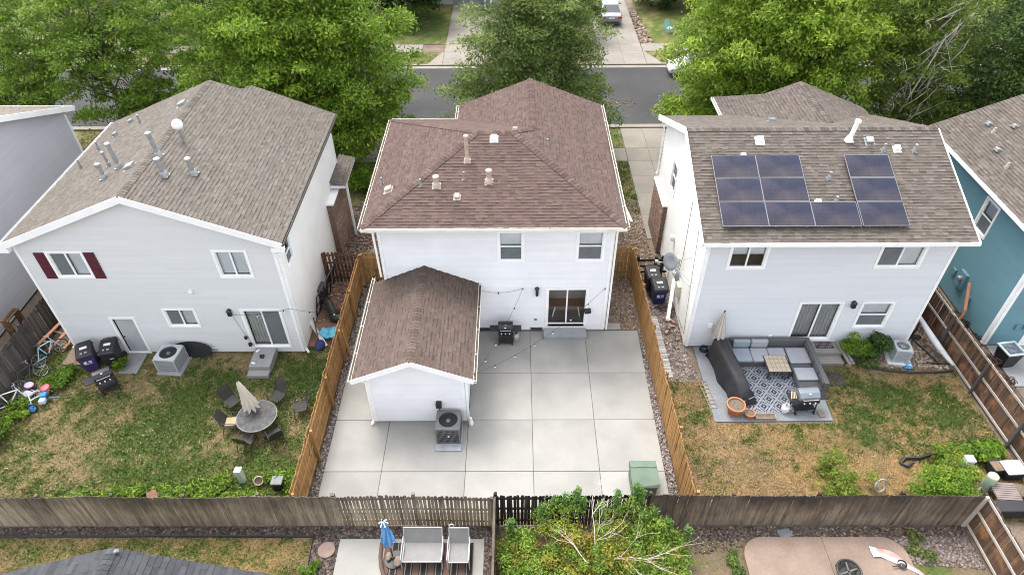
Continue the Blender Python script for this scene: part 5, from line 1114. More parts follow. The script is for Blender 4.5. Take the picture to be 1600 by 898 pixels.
# ---------------------------------------------------------------- bicycles, tricycle, scooter, frame of timbers
def bike(label, loc, rz, m, lean, wm=BLACKP):
    t = thing('bicycle', label, 'bicycle', loc, rz); t.rotation_euler = (lean, 0, rz)
    for x in (-.5, .5):
        b = MB(); b.torus((x,0,.32), .29, .022, (R(90),0,0), 24, 6); w = b.build('wheel', wm, t)
        b = MB(); b.torus((x,0,.32), .265, .009, (R(90),0,0), 24, 4)
        for k in range(10): a = k*math.pi/5; b.tube([(x,0,.32),(x+.265*math.cos(a),0,.32+.265*math.sin(a))], .004, 4)
        b.build('spokes', ALU, w)
    A, B_, C_, D_, E_ = (-.5,0,.32), (-.08,0,.28), (-.2,0,.78), (.36,0,.72), (.5,0,.32)
    b = MB()
    for p, q in ((A,B_),(A,C_),(B_,C_),(C_,D_),(B_,D_),((.34,0,.82),E_)): b.tube([p,q], .024, 8)
    b.build('frame', m, t)
    b = MB(); b.ball((-.22,0,.9), (.14,.07,.035), 10, 6); b.tube([(-.2,0,.78),(-.22,0,.88)], .015, 6); b.build('saddle', BLACKP, t)
    b = MB(); b.tube([(.30,-.28,.98),(.36,-.1,.95),(.34,0,.95),(.36,.1,.95),(.30,.28,.98)], .014, 6); b.tube([(.345,0,.8),(.34,0,.95)], .016, 6); b.build('handlebar', ALU, t)
    b = MB(); b.tube([(-.08,-.03,.28),(-.08,.03,.28)], .09, 14); b.tube([(-.08,-.05,.28),(.06,-.06,.2)], .012, 6); b.tube([(-.08,.05,.28),(-.22,.06,.36)], .012, 6); b.build('crank', BLACKM, t)
    return t
LB = mat('pale_blue_paint', (.28,.45,.52), .4, .05); WH = mat('white_frame_paint', (.6,.6,.58), .4, .05)
bike('pale blue bicycle leaning on the dark fence below the timber frame', (-19.45, 19.35, 0), R(62), LB, R(-24))
bike('white bicycle in the weeds at the foot of the dark fence', (-19.6, 16.65, 0), R(38), WH, R(-28))
bike('black bicycle lying behind the pink scooter against the dark fence', (-19.5, 18.0, 0), R(70), BLACKM, R(-35))
PINK = mat('pink_plastic', (.62,.12,.16), .5, .05); BLUE = mat('blue_plastic', (.04,.19,.45), .5, .05); PBL = mat('pale_blue_plastic', (.45,.58,.68), .5, .05); LIL = mat('lilac_plastic', (.48,.33,.48), .5, .05)
t = thing('tricycle', 'pink and blue child tricycle with a blue-spoked wheel lying on the grass', 'tricycle', (-18.85, 17.0, 0), R(10))
b = MB(); b.torus((-.05,-.42,.19), .155, .04, (R(70),0,R(15)), 22, 8); w = b.build('wheel', BLACKP, t)
b = MB()
for k in range(5): a = k*2*math.pi/5; b.beam((-.05,-.44,.19),(-.05+.13*math.cos(a),-.44+.04*math.sin(a),.19+.125*math.sin(a)),.06,.02)
b.torus((-.05,-.435,.19), .11, .02, (R(70),0,R(15)), 18, 6); b.build('spokes', mat('bright_blue', (.08,.28,.6), .4), w)
b = MB(); b.tube([(-.05,-.42,.2),(-.07,-.25,.45),(.05,-.05,.4),(.3,.2,.3)], .025, 8); b.tube([(-.07,-.25,.45),(-.2,-.02,.5),(-.05,.22,.48),(.1,.25,.42)], .022, 8); b.build('frame', PBL, t)
b = MB(); b.ball((.2,.45,.36), (.17,.2,.06), 14, 8); b.build('seat_back', PINK, t, smooth=True); b = MB(); b.taper((.08,.38,-.05,.22),(.12,.36,-.02,.2),.28,.4); b.build('seat', BLUE, t, bevel=.03); b = MB(); b.taper((.14,.4,-.3,-.07),(.16,.38,-.27,-.07),.2,.36); b.build('foot_tray', PBL, t, bevel=.03); b = MB(); b.beam((.4,.02,.2),(.72,.0,.18),.05,.03); b.ball((.75,0,.18),(.07,.05,.03),10,6); b.build('pedal', mat('dark_blue', (.05,.09,.2), .5), t)
for s_ in ((.05,.3),(.35,.35)): b = MB(); b.torus((s_[0],s_[1]+.1,.12), .1, .03, (R(90),0,R(80)), 16, 6); b.build('wheel', BLACKP, t)
t = thing('toy_scooter', 'lilac and black child scooter beside the dark fence', 'scooter', (-19.35, 17.35, 0), R(-20))
b = MB(); b.ball((-.28,.25,.28),(.2,.17,.05),14,8); b.build('footplate', LIL, t, smooth=True); b = MB(); b.ball((.02,-.05,.24),(.24,.19,.05),14,8); b.build('seat', mat('pale_lilac', (.45,.42,.52), .5), t, smooth=True)
for p in ((-.25,.25,.14),(.02,-.05,.13)): b = MB(); b.torus(p, .17, .05, (0,0,0), 18, 6); b.build('wheel', BLACKP, t)
b = MB(); b.tube([(0,-.05,.25),(.32,.0,.3),(.42,.14,.42)], .03, 8); b.build('handle', LIL, t)
t = thing('timber_frame', 'reddish timber ladder frame leaning between the dark fence and the grey house', 'timber frame', (-19.35, 20.3, 0))
for k, (p, q) in enumerate((((-.75,-.75,.55),(.2,1.2,1.0)), ((-.3,-.75,.35),(.5,1.2,.7)), ((.1,-.5,.15),(.62,1.0,.4)))): b = MB(); b.beam(p, q, .14, .045); b.build('plank', WOOD_RED, t)
for f in (.15,.4,.65,.88): b = MB(); a = lerp((-.75,-.75,.52),(.2,1.2,.97),f); c = lerp((.1,-.5,.12),(.62,1.0,.37),f); b.beam(a, c, .07, .04); b.build('rung', WOOD_G, t)
for y in (-.6, 1.0): b = MB(); b.beam((-.5,y,0),(-.4,y,.7),.08,.05); b.build('leg', WOOD_G, t)
b = MB(); b.beam((0,0,0),(.35,.75,.05),.09,.04); tag(b.build('loose_board', WHITE, loc=(-18.95,19.95,.05)), 'short white board on the ground at the grey house corner', 'board')
t = thing('planter_rack', 'weathered brown planter rack standing behind the dark fence', 'rack', (-21.4, 20.6, 0), R(88))
for i in range(3): b = MB(); b.box(-.42,.42,-.16+i*.12,-.08+i*.12,1.35,1.38); b.build('slat', WOOD_R, t)
for x in (-.36,.36): b = MB(); b.box(x-.03,x+.03,-.16,.16,0,1.35); b.build('leg', WOOD_R, t)

# ---------------------------------------------------------------- clutter in the left side passage
t = thing('metal_rack', 'black metal bed frame leaning on the cream wall of the grey house', 'rack', (-8.75, 22.9, 0), R(82)); t.rotation_euler = (R(10), 0, R(82))
for x0, x1 in ((-1.1,1.1),): 
    b = MB()
    for z in (.05,.65,1.25): b.beam((x0,0,z),(x1,0,z),.05,.05)
    for k in range(6): x = x0+(x1-x0)*k/5; b.beam((x,0,.05),(x,0,1.25),.05,.05)
    b.build('frame', BLACKM, t)
b = MB(); b.box(-.3,.3,-.02,.3,.1,.9); b.build('crosspiece', BLACKM, t)
t = thing('wheel_bag', 'black padded wheel bag slumped against the metal bed frame', 'bag', (-8.25, 21.9, 0)); b = MB(); b.tube([(-.35,.55,.5),(-.1,.2,.55),(.15,-.15,.38),(.45,-.2,.22)], [.16,.2,.19,.15], 10); b.build('bag', BLACKP, t, smooth=True); b = MB(); b.ball((.3,-.3,.2),(.34,.24,.2),12,8); b.build('lower_bag', BLACKP, t, smooth=True)
TARP = mat('turquoise_tarp', (.10,.38,.52), .6, .25, 5)
vs = []; fs = []
for i in range(9):
    for j in range(7): x, y = -.4+.1*i, -.3+.1*j; vs.append((x, y, .28+.1*math.sin(x*9+y*5)+.07*math.cos(y*13)+.12*x))
for i in range(8):
    for j in range(6): fs.append((i*7+j, (i+1)*7+j, (i+1)*7+j+1, i*7+j+1))
o = MB().add(vs, fs).build('tarp', TARP, loc=(-8.0,20.55,.1), rot=(0,0,R(-30)), smooth=True); m_ = o.modifiers.new('solid', 'SOLIDIFY'); m_.thickness = .03; tag(o, 'crumpled turquoise tarp in the side passage by the orange fence', 'tarp')
b = MB(); b.beam((-.45,.55,.55),(.38,-.5,.05),.16,.05); tag(b.build('loose_board', mat('pale_board', (.55,.54,.5), .7), loc=(-8.5,20.5,0)), 'pale board leaning over the turquoise tarp', 'board')
b = MB(); b.ball((0,0,.16),(.22,.3,.16),12,8); tag(b.build('cloth_bag', mat('navy_cloth', (.03,.035,.12), .9), loc=(-8.35,19.95,0), smooth=True), 'navy cloth bag on the ground at the corner of the grey house', 'bag')
for lb, p, q in (('thin black pole in the side passage clutter', (-8.7,20.9,.9),(-8.45,20.2,.05)), ('grey pole lying over the passage clutter toward the orange fence', (-7.9,20.9,.15),(-7.5,21.7,.55)), ('dark plank on the soil by the open-backed fence panel', (-8.2,23.2,.06),(-7.5,23.8,.08))):
    b = MB(); b.beam(p, q, .05, .05); tag(b.build('pole', FRB if 'grey' not in lb else ALU), lb, 'pole')
sheet('bed_passage', [(-8.9,20.0),(-7.3,20.0),(-7.25,24.2),(-8.9,24.2)], .03, mat('red_soil', (.20,.105,.075), .95, .3, 2, fine=.3))
pebbles('rubble', [(-8.8,21.5),(-7.4,21.5),(-7.4,24.1),(-8.8,24.1)], 160, .08, [(.35,.3,.25),(.3,.15,.11),(.4,.38,.2)], .03)

# ---------------------------------------------------------------- right yard
sheet_ = MB(); P = [(7.55,19.92),(7.6,15.98),(12.12,16.03),(12.3,19.92)]; sheet_.prism(P, -.05, .028); PATE = tag(sheet_.build('patio_east', mat('blue_grey_concrete', (.19,.2,.212), .9, .12, 1.2, fine=.1, fscale=15, stain=(.17,.18,.19), stain_scale=.8, stain_amt=.5), bevel=.01), kind='structure')
# rug: dark navy with pale diamond lattice woven in
def rug_mat():
    m = mat('rug_weave', (.02,.024,.04), .95, .1); t = m.node_tree; L = t.links.new; p = t.nodes['Principled BSDF']
    tc = t.nodes.new('ShaderNodeTexCoord'); sp = t.nodes.new('ShaderNodeSeparateXYZ'); L(tc.outputs['Object'], sp.inputs[0])
    def M_(op, a, b=None):
        n = t.nodes.new('ShaderNodeMath'); n.operation = op
        for i, s in enumerate((a, b)):
            if s is None: continue
            if isinstance(s, (int, float)): n.inputs[i].default_value = s
            else: L(s, n.inputs[i])
        return n.outputs[0]
    q = .03
    x = M_('MULTIPLY', M_('FLOOR', M_('DIVIDE', sp.outputs[0], q)), q); y = M_('MULTIPLY', M_('FLOOR', M_('DIVIDE', sp.outputs[1], q)), q)
    ux = M_('DIVIDE', x, .60); uy = M_('DIVIDE', y, .72); a = M_('FRACT', M_('ADD', ux, 50.25)); b = M_('FRACT', M_('ADD', uy, 50.25))
    d = M_('ADD', M_('ABSOLUTE', M_('SUBTRACT', a, .5)), M_('ABSOLUTE', M_('SUBTRACT', b, .5)))   # 0 at centre .. 1 at corner
    s = M_('ABSOLUTE', M_('SUBTRACT', d, .5)); s = M_('SUBTRACT', .5, s)                      # distance inside its diamond
    w = M_('LESS_THAN', M_('ABSOLUTE', M_('SUBTRACT', s, .49)), .075); r2 = M_('LESS_THAN', M_('ABSOLUTE', M_('SUBTRACT', s, .275)), .06); c = M_('LESS_THAN', s, .06)
    pat_ = M_('MINIMUM', M_('ADD', M_('ADD', w, r2), c), 1)
    mx = t.nodes.new('ShaderNodeMix'); mx.data_type = 'RGBA'; L(pat_, mx.inputs['Factor']); mx.inputs[6].default_value = (.02,.025,.045,1); mx.inputs[7].default_value = (.24,.25,.27,1); L(mx.outputs[2], p.inputs['Base Color']); return m
o = MB().box(-1.22,1.22,-1.5,1.5,0,.012).build('outdoor_rug', rug_mat(), loc=(10.1,17.95,.03)); tag(o, 'navy rug with a pale diamond pattern under the sectional sofa', 'rug')
WICK = mat('grey_wicker', (.10,.10,.105), .8, .2, 30, bump=.6, bscale=90); CUSH = mat('pale_grey_cushion', (.30,.31,.335), .9, .06); CUSHB = mat('blue_grey_cushion', (.25,.285,.32), .9, .06)
t = thing('sectional_sofa', 'grey wicker corner sofa with pale cushions along the house wall', 'sofa', (0, 0, .03))
def sbox(nm, x0, x1, y0, y1, z0, z1, m, bv=.02): b = MB(); b.box(x0,x1,y0,y1,z0,z1); return b.build(nm, m, t, bevel=bv)
sbox('base', 8.95, 12.05, 18.75, 19.62, .02, .30, WICK); sbox('base', 11.2, 12.05, 17.3, 18.74, .02, .30, WICK)
sbox('backrest', 8.95, 12.05, 19.63, 19.82, .02, .68, WICK); sbox('backrest', 12.06, 12.26, 17.3, 19.82, .02, .66, WICK); sbox('armrest', 8.8, 8.94, 18.75, 19.82, .02, .6, WICK)
for i, x in enumerate((9.0, 9.72, 10.44)): sbox('seat_cushion', x, x+.7, 18.72, 19.45, .305, .43, CUSH if i != 0 else CUSHB, .04)
sbox('seat_cushion', 11.2, 12.04, 18.62, 19.45, .305, .43, CUSH, .04); sbox('seat_cushion', 11.22, 12.04, 17.72, 18.36, .305, .42, CUSH, .04)
for i, x in enumerate((9.02, 9.76)): q = sbox('back_cushion', x, x+.7, 19.44, 19.62, .43, .8, CUSHB if i == 0 else CUSH, .05)
for i in range(4): sbox('back_slat', 12.02, 12.07, 17.35+i*.58, 17.87+i*.58, .36, .62, WICK, .02)
for i in range(7): sbox('wicker_band', 11.22, 12.04, 17.34+i*.052, 17.375+i*.052, .3, .312, WICK, 0)
t = thing('coffee_table', 'square tile-topped coffee table in front of the corner sofa', 'table', (10.62, 18.55, .04))
b = MB(); b.box(-.48,.48,-.46,.46,.38,.43); b.build('table_top', FRB, t, bevel=.01)
tl = MB(); tl.box(-.078,.078,-.098,.098,0,.008); tme = tl.mesh('tile', mat('beige_tile', (.42,.35,.26), .6, .1, 8, rnd=.08))
for i in range(5):
    for j in range(4): link_mesh('tile', tme, t, (-.352+i*.176, -.33+j*.22, .431), None, (1.05,1.05,1))
for sx in (-1,1):
    for sy in (-1,1): b = MB(); b.box(sx*.42-.03,sx*.42+.03,sy*.4-.03,sy*.4+.03,0,.38); b.build('leg', FRB, t)
# covered grill / smoker under a black tarp
COVM = mat('black_cover_fabric', (.028,.028,.031), .65, .2, 4, bump=.3, bscale=10)
sec = [(-1.45,.42,.95,.35),(-1.2,.46,1.05,.4),(-.6,.45,1.02,.42),(0,.44,1.0,.42),(.6,.42,.95,.42),(1.0,.40,.85,.46),(1.35,.36,.3,.55)]
vs = []; fs = []; K = 12
for yi, (y, hw, h, bw) in enumerate(sec):
    for k in range(K):
        f = k/(K-1); a = math.pi*f; x = -math.cos(a); z = math.sin(a)
        xx = (bw+.08*math.sin(yi*2.1+k*3)) * x if z < .35 else hw*.62*x/ max(abs(x),.3)*min(1,abs(x)+.25); zz = h*min(1, z*1.25)**.8+.02*math.sin(yi*3+k*2)
        vs.append((xx, y+.03*math.sin(k*1.7), max(zz, .01)))
for i in range(len(sec)-1):
    for k in range(K-1): fs.append((i*K+k, i*K+k+1, (i+1)*K+k+1, (i+1)*K+k))
fs.append(tuple(range(K))[::-1]); fs.append(tuple((len(sec)-1)*K+k for k in range(K)))
t = thing('covered_grill', 'long bulky shape under a black fabric cover beside the rug', 'cover', (8.62, 18.05, .03), R(190)); MB().add(vs, fs).build('cover', COVM, t, smooth=True, bevel=0)
b = MB(); b.tube([(-.5,1.18,.28),(0,1.36,.33),(.5,1.2,.28)], .012, 6); b.build('drawstring', ALU, t)
pot('large terracotta pot at the corner of the rug patio', (8.42, 16.42, .03), .36, .5); pot('small terracotta pot beside the large terracotta one', (8.95, 16.22, .03), .2, .24)
t = thing('planter_box', 'low weathered wooden planter box on the edge of the rug patio', 'planter', (9.55, 16.15, .03))
for y in (-.1,.1): b = MB(); b.box(-.38,.38,y-.012,y+.012,0,.14); b.build('side_board', WOOD_G, t)
for x in (-.38,.38): b = MB(); b.box(x-.012,x+.012,-.1,.1,0,.14); b.build('end_board', WOOD_G, t)
b = MB(); b.box(-.36,.36,-.09,.09,.02,.1); b.build('soil', DIRT, t)
t = thing('trellis', 'flat lattice trellis lying on the grass left of the black cover', 'trellis', (7.62, 17.3, .02), R(98))
for y in (-.14,.0,.14): b = MB(); b.box(-.7,.7,y-.014,y+.014,.0,.02); b.build('lath', WOOD_G, t)
for i in range(8): b = MB(); x = -.66+i*.19; b.box(x-.014,x+.014,-.17,.17,.02,.035); b.build('lath', WOOD_G, t)
closed_umbrella('folded striped taupe umbrella by the white-grey wall behind the black cover', (8.35, 19.55, .03), 2.35, 1.0, .24, mat('taupe_canvas', (.36,.32,.28), .9), mat('cream_stripe_canvas', (.46,.43,.38), .9), (.0, .02), folds=7, twist=.15)
vs = MB(); vs.ball((0,0,.16),(.2,.16,.17),10,7); vs.ball((.2,.1,.2),(.17,.15,.22),10,7); vs.ball((-.15,.1,.12),(.15,.14,.13),10,7); o = vs.build('plastic_bag', mat('pale_plastic', (.55,.57,.6), .4, .2, 8), loc=(8.65,19.28,.03)); tag(o, 'crumpled pale plastic bag at the foot of the taupe umbrella', 'bag')
b = MB()
for i in range(4): b.torus((0,0,.04+i*.035), .17-.012*i, .022, n=24, k=6)
tag(b.build('hose_coil', BLACKP, loc=(7.95,19.72,.03)), 'black hose coil at the corner of the pale blue-grey house', 'hose')
DK = mat('composite_decking', (.23,.215,.20), .85, .12, 3, stretch=(1,8,1), rnd=.1)
t = thing('deck_steps', 'two taupe decking steps at the sliding door of the right house', 'steps', (12.35, 18.8, 0))
for i in range(8): b = MB(); b.box(.02,1.22,.48+i*.085,.56+i*.085,.28,.31); b.build('deck_board', DK, t)
b = MB(); b.box(.02,1.22,.48,1.12,0,.275); b.build('riser', DK, t)
for i in range(5): b = MB(); b.box(.0,1.18,.02+i*.085,.10+i*.085,.13,.16); b.build('deck_board', DK, t)
b = MB(); b.box(.0,1.18,.03,.44,0,.125); b.build('riser', DK, t)
t2 = thing('handrail', 'slatted grey-brown handrail panel at the end of the decking steps', 'handrail', (13.66, 19.3, 0), R(-80))
for y in (-.08,.08): b = MB(); b.beam((-.55,y,.42),(.62,y,.25),.1,.05); b.build('rail', DK, t2)
for x in (-.45,.5): b = MB(); b.box(x-.04,x+.04,-.06,.06,0,.4); b.build('post', DK, t2)
# doormat with lettered-looking lattice
t = thing('doormat', 'black and grey patterned doormat on the decking steps', 'doormat', (12.95, 19.72, .315)); b = MB(); b.box(-.36,.36,-.18,.18,0,.012); b.build('mat', mat('mat_black', (.03,.02,.022), .9), t)
for i in range(9):
    for j in range(4):
        if (i*3+j*5) % 4: b = MB(); x, y = -.31+i*.078, -.13+j*.087; b.box(x-.022,x+.022,y-.024,y+.024,.012,.015); b.build('motif', mat('mat_grey', (.33,.28,.28), .9) if not bpy.data.materials.get('mat_grey') else bpy.data.materials['mat_grey'], t)
tag(MB().box(12.42,13.3,17.75,18.6,-.02,.03).build('dark_mat', mat('dark_rubber', (.06,.052,.05), .95, .3, 4), bevel=.005), 'dark rubber mat on the ground below the decking steps', 'mat')
b = MB(); b.ball((0,0,.08),(.13,.1,.1),8,6); tag(b.build('garden_rock', mat('red_rock', (.28,.14,.11), .9, .2), loc=(13.72,18.78,0)), 'reddish rock beside the handrail', 'rock')
b = MB(); b.ball((0,0,.05),(.08,.06,.05),8,6); tag(b.build('bowl', LAB, loc=(11.72,17.0,.03)), 'small white bowl on the patio beside the slate-lidded grill', 'bowl')
b = MB(); b.box(-.09,.09,-.14,.14,0,.05); tag(b.build('loose_brick', BRICKM, loc=(11.75,16.3,.03), rot=(0,0,.2)), 'loose brick at the front edge of the rug patio', 'brick')
t = thing('utensil_set', 'wooden utensils on the left shelf of the slate-lidded grill', 'utensils', (10.55, 16.55, .85))
for i in range(4): b = MB(); b.beam((-.12+.06*i,-.15,.01+.01*i),(-.02+.05*i,.2,.02),.03,.015); b.build('utensil', mat('utensil_wood', (.45,.3,.1)) if i % 2 else ALU, t)
# gravel bed edging, hammock stand, rope
b = MB(); b.tube([(14.3,18.72,.05),(15.2,18.52,.06),(16.2,18.4,.06),(17.2,18.42,.06),(17.9,18.5,.05)], .05, 6); tag(b.build('bed_edging', BLACKP), 'black curved edging along the gravel bed', 'edging')
t = thing('hammock_stand', 'black metal hammock stand with a pale folded hammock by the dark fence', 'hammock', (17.1, 20.2, 0))
for p, q in (((-.55,.2,.05),(.3,.15,.05)),((-.1,.2,.05),(.4,-1.3,.05)),((0,1.3,.05),(-.1,.2,.05)),((-.1,-1.25,.05),(.8,-1.35,.05)),((-.1,.2,.05),(-.05,.2,.9))): b = MB(); b.beam(p, q, .06, .05); b.build('leg', BLACKM, t)
b = MB(); b.box(-.5,.3,.1,.3,.06,.12); b.build('foot', BLACKM, t)
pr = []; n = 14
for i in range(n+1): f = i/n; pr.append((.05+.78*f, 1.2-2.75*f-.25*math.sin(math.pi*f), 1.0-.8*f-.1*math.sin(math.pi*f)))
b = MB(); b.tube(pr, [.05+.08*math.sin(math.pi*i/n) for i in range(n+1)], 10); b.build('hammock', mat('pale_hammock', (.55,.55,.56), .8), t, smooth=True)
b = MB(); b.tube([(.15*math.sin(i*1.7)*(1+.3*math.sin(i)), .3*math.cos(i*1.1)*.5, .08+.03*math.sin(i*2.3)) for i in range(40)], .02, 5); tag(b.build('rope', mat('blue_rope', (.06,.28,.5), .7), loc=(16.15,18.75,0)), 'tangled bright blue rope on the gravel bed', 'rope')
# walkway boards, bricks, wall fittings on the right house
t = thing('board_walk', 'grey wooden boardwalk along the right side of the right orange fence', 'walkway', (0, 0, 0))
for i in range(24): y = 18.2+i*.15; b = MB(); xo = 5.98-(y-18.2)*.03; b.box(xo,xo+.42,y,y+.13,.0,.05); b.build('board', mat('walk_board', (.30,.29,.275), .9, .15, 6, rnd=.2) if not bpy.data.materials.get('walk_board') else bpy.data.materials['walk_board'], t)
lbs = ['loose reddish brick nearest the rug patio in the side gravel', 'brick on edge in the heap beside the cream wall', 'brick lying flat in the heap beside the cream wall', 'pale brick at the lower end of the white plank', 'brick half sunk in gravel between heap and boardwalk', 'brick furthest back in the heap by the cream wall']
for lb, (x, y, a) in zip(lbs, ((6.95,20.3,.6),(6.85,21.1,.2),(6.7,21.0,1.2),(6.75,21.5,.1),(6.55,20.75,.9),(6.95,21.35,2.0))):
    b = MB(); b.obox((0,0,.06),(.24,.12,.09),(.15,.1,0)); tag(b.build('loose_brick', BRICKM if 'pale' not in lb else mat('pale_brick', (.42,.36,.31)), loc=(x,y,.03), rot=(0,0,a), bevel=.008), lb, 'brick', 'loose bricks by the cream wall')
b = MB(); b.beam((7.15,23.1,1.1),(6.72,21.45,.05),.15,.05); tag(b.build('downspout', WHITE), 'white downspout length leaning on the cream wall by the meter', 'downspout')
CRMB = mat('cream_box_paint', (.55,.53,.40), .6)
def wbox(name, label, y, z, sy, sz, d, m, cat='electrical box'):
    t = thing(name, label, cat, (7.19, y, z)); b = MB(); b.box(-d,.0,-sy/2,sy/2,-sz/2,sz/2); b.build('box', m, t, bevel=.012); b = MB(); b.box(-d-.012,-d,-sy/2+.02,sy/2-.02,-sz/2+.02,sz/2-.02); b.build('cover', m, t); return t
wbox('breaker_box', 'cream electrical panel low on the cream wall above the white downspout length', 22.1, 1.35, .42, .62, .16, CRMB); m1 = wbox('electric_meter', 'grey meter box with round dial on the cream wall above the bins', 22.7, 1.7, .34, .5, .14, mat('meter_grey', (.30,.34,.34), .5), 'electric meter')
b = MB(); b.lathe([(.1,0),(.1,.09),(.07,.13)], 14); o = b.build('dial', ALU, m1); o.location = (-.15,0,.05); o.rotation_euler = (0,R(-90),0)
wbox('cable_box', 'small white cable box above the meter on the cream wall', 23.05, 2.0, .24, .3, .1, LAB); wbox('junction_box', 'small cream junction box highest on the cream wall beside the dish arm', 22.95, 2.35, .26, .26, .12, CRMB)
wbox('camera_light', 'white floodlight on the cream wall over the low black fence', 24.3, 2.5, .22, .2, .2, LAB, 'floodlight')
t = thing('satellite_dish', 'dark grey satellite dish on a long arm from the cream wall', 'satellite dish', (7.0, 21.7, 3.1))
N = 20; vs = [(0,0,0)]; fs = []
for rr, zz in ((.2,.02),(.36,.07)):
    for k in range(N): a = 2*math.pi*k/N; vs.append((rr*math.cos(a), rr*1.1*math.sin(a), zz))
for k in range(N): j = (k+1) % N; fs.append((0,1+k,1+j)); fs.append((1+k,N+1+k,N+1+j,1+j))
o = MB().add(vs, fs).build('reflector', mat('dish_grey', (.17,.18,.20), .5, .1), t, smooth=True, loc=(-.55,0,.15), rot=(R(25),R(-62),0)); md = o.modifiers.new('solid', 'SOLIDIFY'); md.thickness = .015
b = MB(); b.tube([(.17,-.8,-.5),(-.1,-.4,-.4),(-.5,0,.1)], .025, 8); b.tube([(-.55,.0,.05),(-1.0,.35,-.15)], .015, 6); b.tube([(.17,-.3,.6),(-.45,0,.1)], .014, 6); b.tube([(.17,-1.1,-.1),(-.3,-.2,-.1)], .012, 6); b.build('arm', ALU, t); b = MB(); b.obox((-1.05,.4,-.15),(.12,.1,.1)); b.build('receiver', ALU, t)

# bottom-right corner of the right yard
pedestal('pale utility pedestal behind the big bush at the fence corner', (15.75, 13.75, 0), .26, .8, (.1, .0))
t = thing('utility_pedestal', 'pale green round pedestal beside the small brown table', 'utility pedestal', (16.35, 13.1, 0)); b = MB(); b.lathe([(.17,0),(.17,.72)], 20, caps=False); b.build('tube', mat('pale_green_tube', (.36,.46,.36), .6), t, smooth=True); b = MB(); b.lathe([(.175,.70),(.17,.78),(.12,.83),(.01,.85)], 20); b.build('cap', mat('yellow_green_cap', (.47,.56,.36), .6), t)
def sqpot(label, x, y, w, h): 
    t = thing('flower_pot', label, 'pot', (x, y, 0), .1); b = MB(); b.taper((-w*.4,w*.4,-w*.4,w*.4),(-w/2,w/2,-w/2,w/2),0,h); b.build('pot', BLACKP, t); b = MB(); b.box(-w/2+.03,w/2-.03,-w/2+.03,w/2-.03,h,h+.006); b.build('soil', mat('potting_soil', (.2,.13,.085), .95, .3) if not bpy.data.materials.get('potting_soil') else bpy.data.materials['potting_soil'], t)
    b = MB()
    for x0,x1,y0,y1 in ((-w/2,w/2,-w/2,-w/2+.025),(-w/2,w/2,w/2-.025,w/2),(-w/2,-w/2+.025,-w/2,w/2),(w/2-.025,w/2,-w/2,w/2)): b.box(x0,x1,y0+.001,y1-.001,h,h+.03)
    b.build('rim', BLACKP, t)
sqpot('small square black pot between the two utility pedestals', 16.12, 13.6, .34, .35); sqpot('larger square black pot beside the grey bin lid', 17.0, 13.75, .46, .4)
t = thing('storage_bin', 'black storage bin with a pale grey lid at the fence corner', 'bin', (17.5, 13.65, 0), .05); b = MB(); b.taper((-.3,.3,-.24,.24),(-.34,.34,-.28,.28),0,.42); b.build('body', BLACKP, t, bevel=.02); b = MB(); b.box(-.37,.37,-.3,.3,.42,.48); b.build('lid', mat('sage_lid', (.36,.40,.37), .6), t, bevel=.04)
TBL = mat('brown_resin', (.20,.16,.15), .7, .1)
t = thing('side_table', 'small slatted brown resin table by the round green pedestal', 'table', (16.72, 12.72, 0), R(-4))
for i in range(8): b = MB(); b.box(-.4,.4,-.33+i*.084,-.262+i*.084,.42,.445); b.build('slat', TBL, t)
b = MB(); b.box(-.41,.41,-.35,.35,.39,.418); b.build('frame', TBL, t)
for sx in (-1,1):
    for sy in (-1,1): b = MB(); b.box(sx*.36-.025,sx*.36+.025,sy*.28-.025,sy*.28+.025,0,.39); b.build('leg', TBL, t)
t = thing('stone_slab', 'rounded brown stone beside the slatted table', 'stone', (17.45, 12.95, 0)); b = MB(); b.ball((0,0,.1),(.36,.3,.14),14,8); b.build('stone', DIRT, t, smooth=True)
t = thing('planter_trough', 'long black trough behind the bottom right fence corner', 'trough', (16.6, 12.15, 0)); b = MB(); b.box(-1.0,1.0,-.2,.2,0,.5); b.build('body', BLACKP, t, bevel=.02); b = MB(); b.box(-1.05,1.05,-.24,-.2,.46,.54); b.build('rim', BLACKP, t)
b = MB(); b.torus((0,0,.25), .24, .03, (R(65),0,R(20)), 22, 6); tag(b.build('hoop', mat('grey_hoop', (.3,.32,.36), .5), loc=(12.6,13.0,.1)), 'grey plastic hoop half hidden left of the big bush', 'hoop')
b = MB(); b.torus((0,0,.25), .3, .025, (R(70),0,R(40)), 22, 6); tag(b.build('hoop', mat('brown_hoop', (.2,.15,.13), .5), loc=(15.75,12.6,.1)), 'brown hoop leaning right of the big bush', 'hoop')
b = MB(); b.tube([(13.85,14.1,.05),(14.1,14.3,.09),(14.6,14.3,.09),(15.0,14.42,.06),(15.1,14.5,.05)], .06, 6); b.tube([(13.85,14.1,.05),(14.05,13.95,.08),(14.3,14.12,.08)], .05, 6); tag(b.build('bed_edging', BLACKP), 'loose black plastic edging on the lawn behind the flowering bush', 'edging')
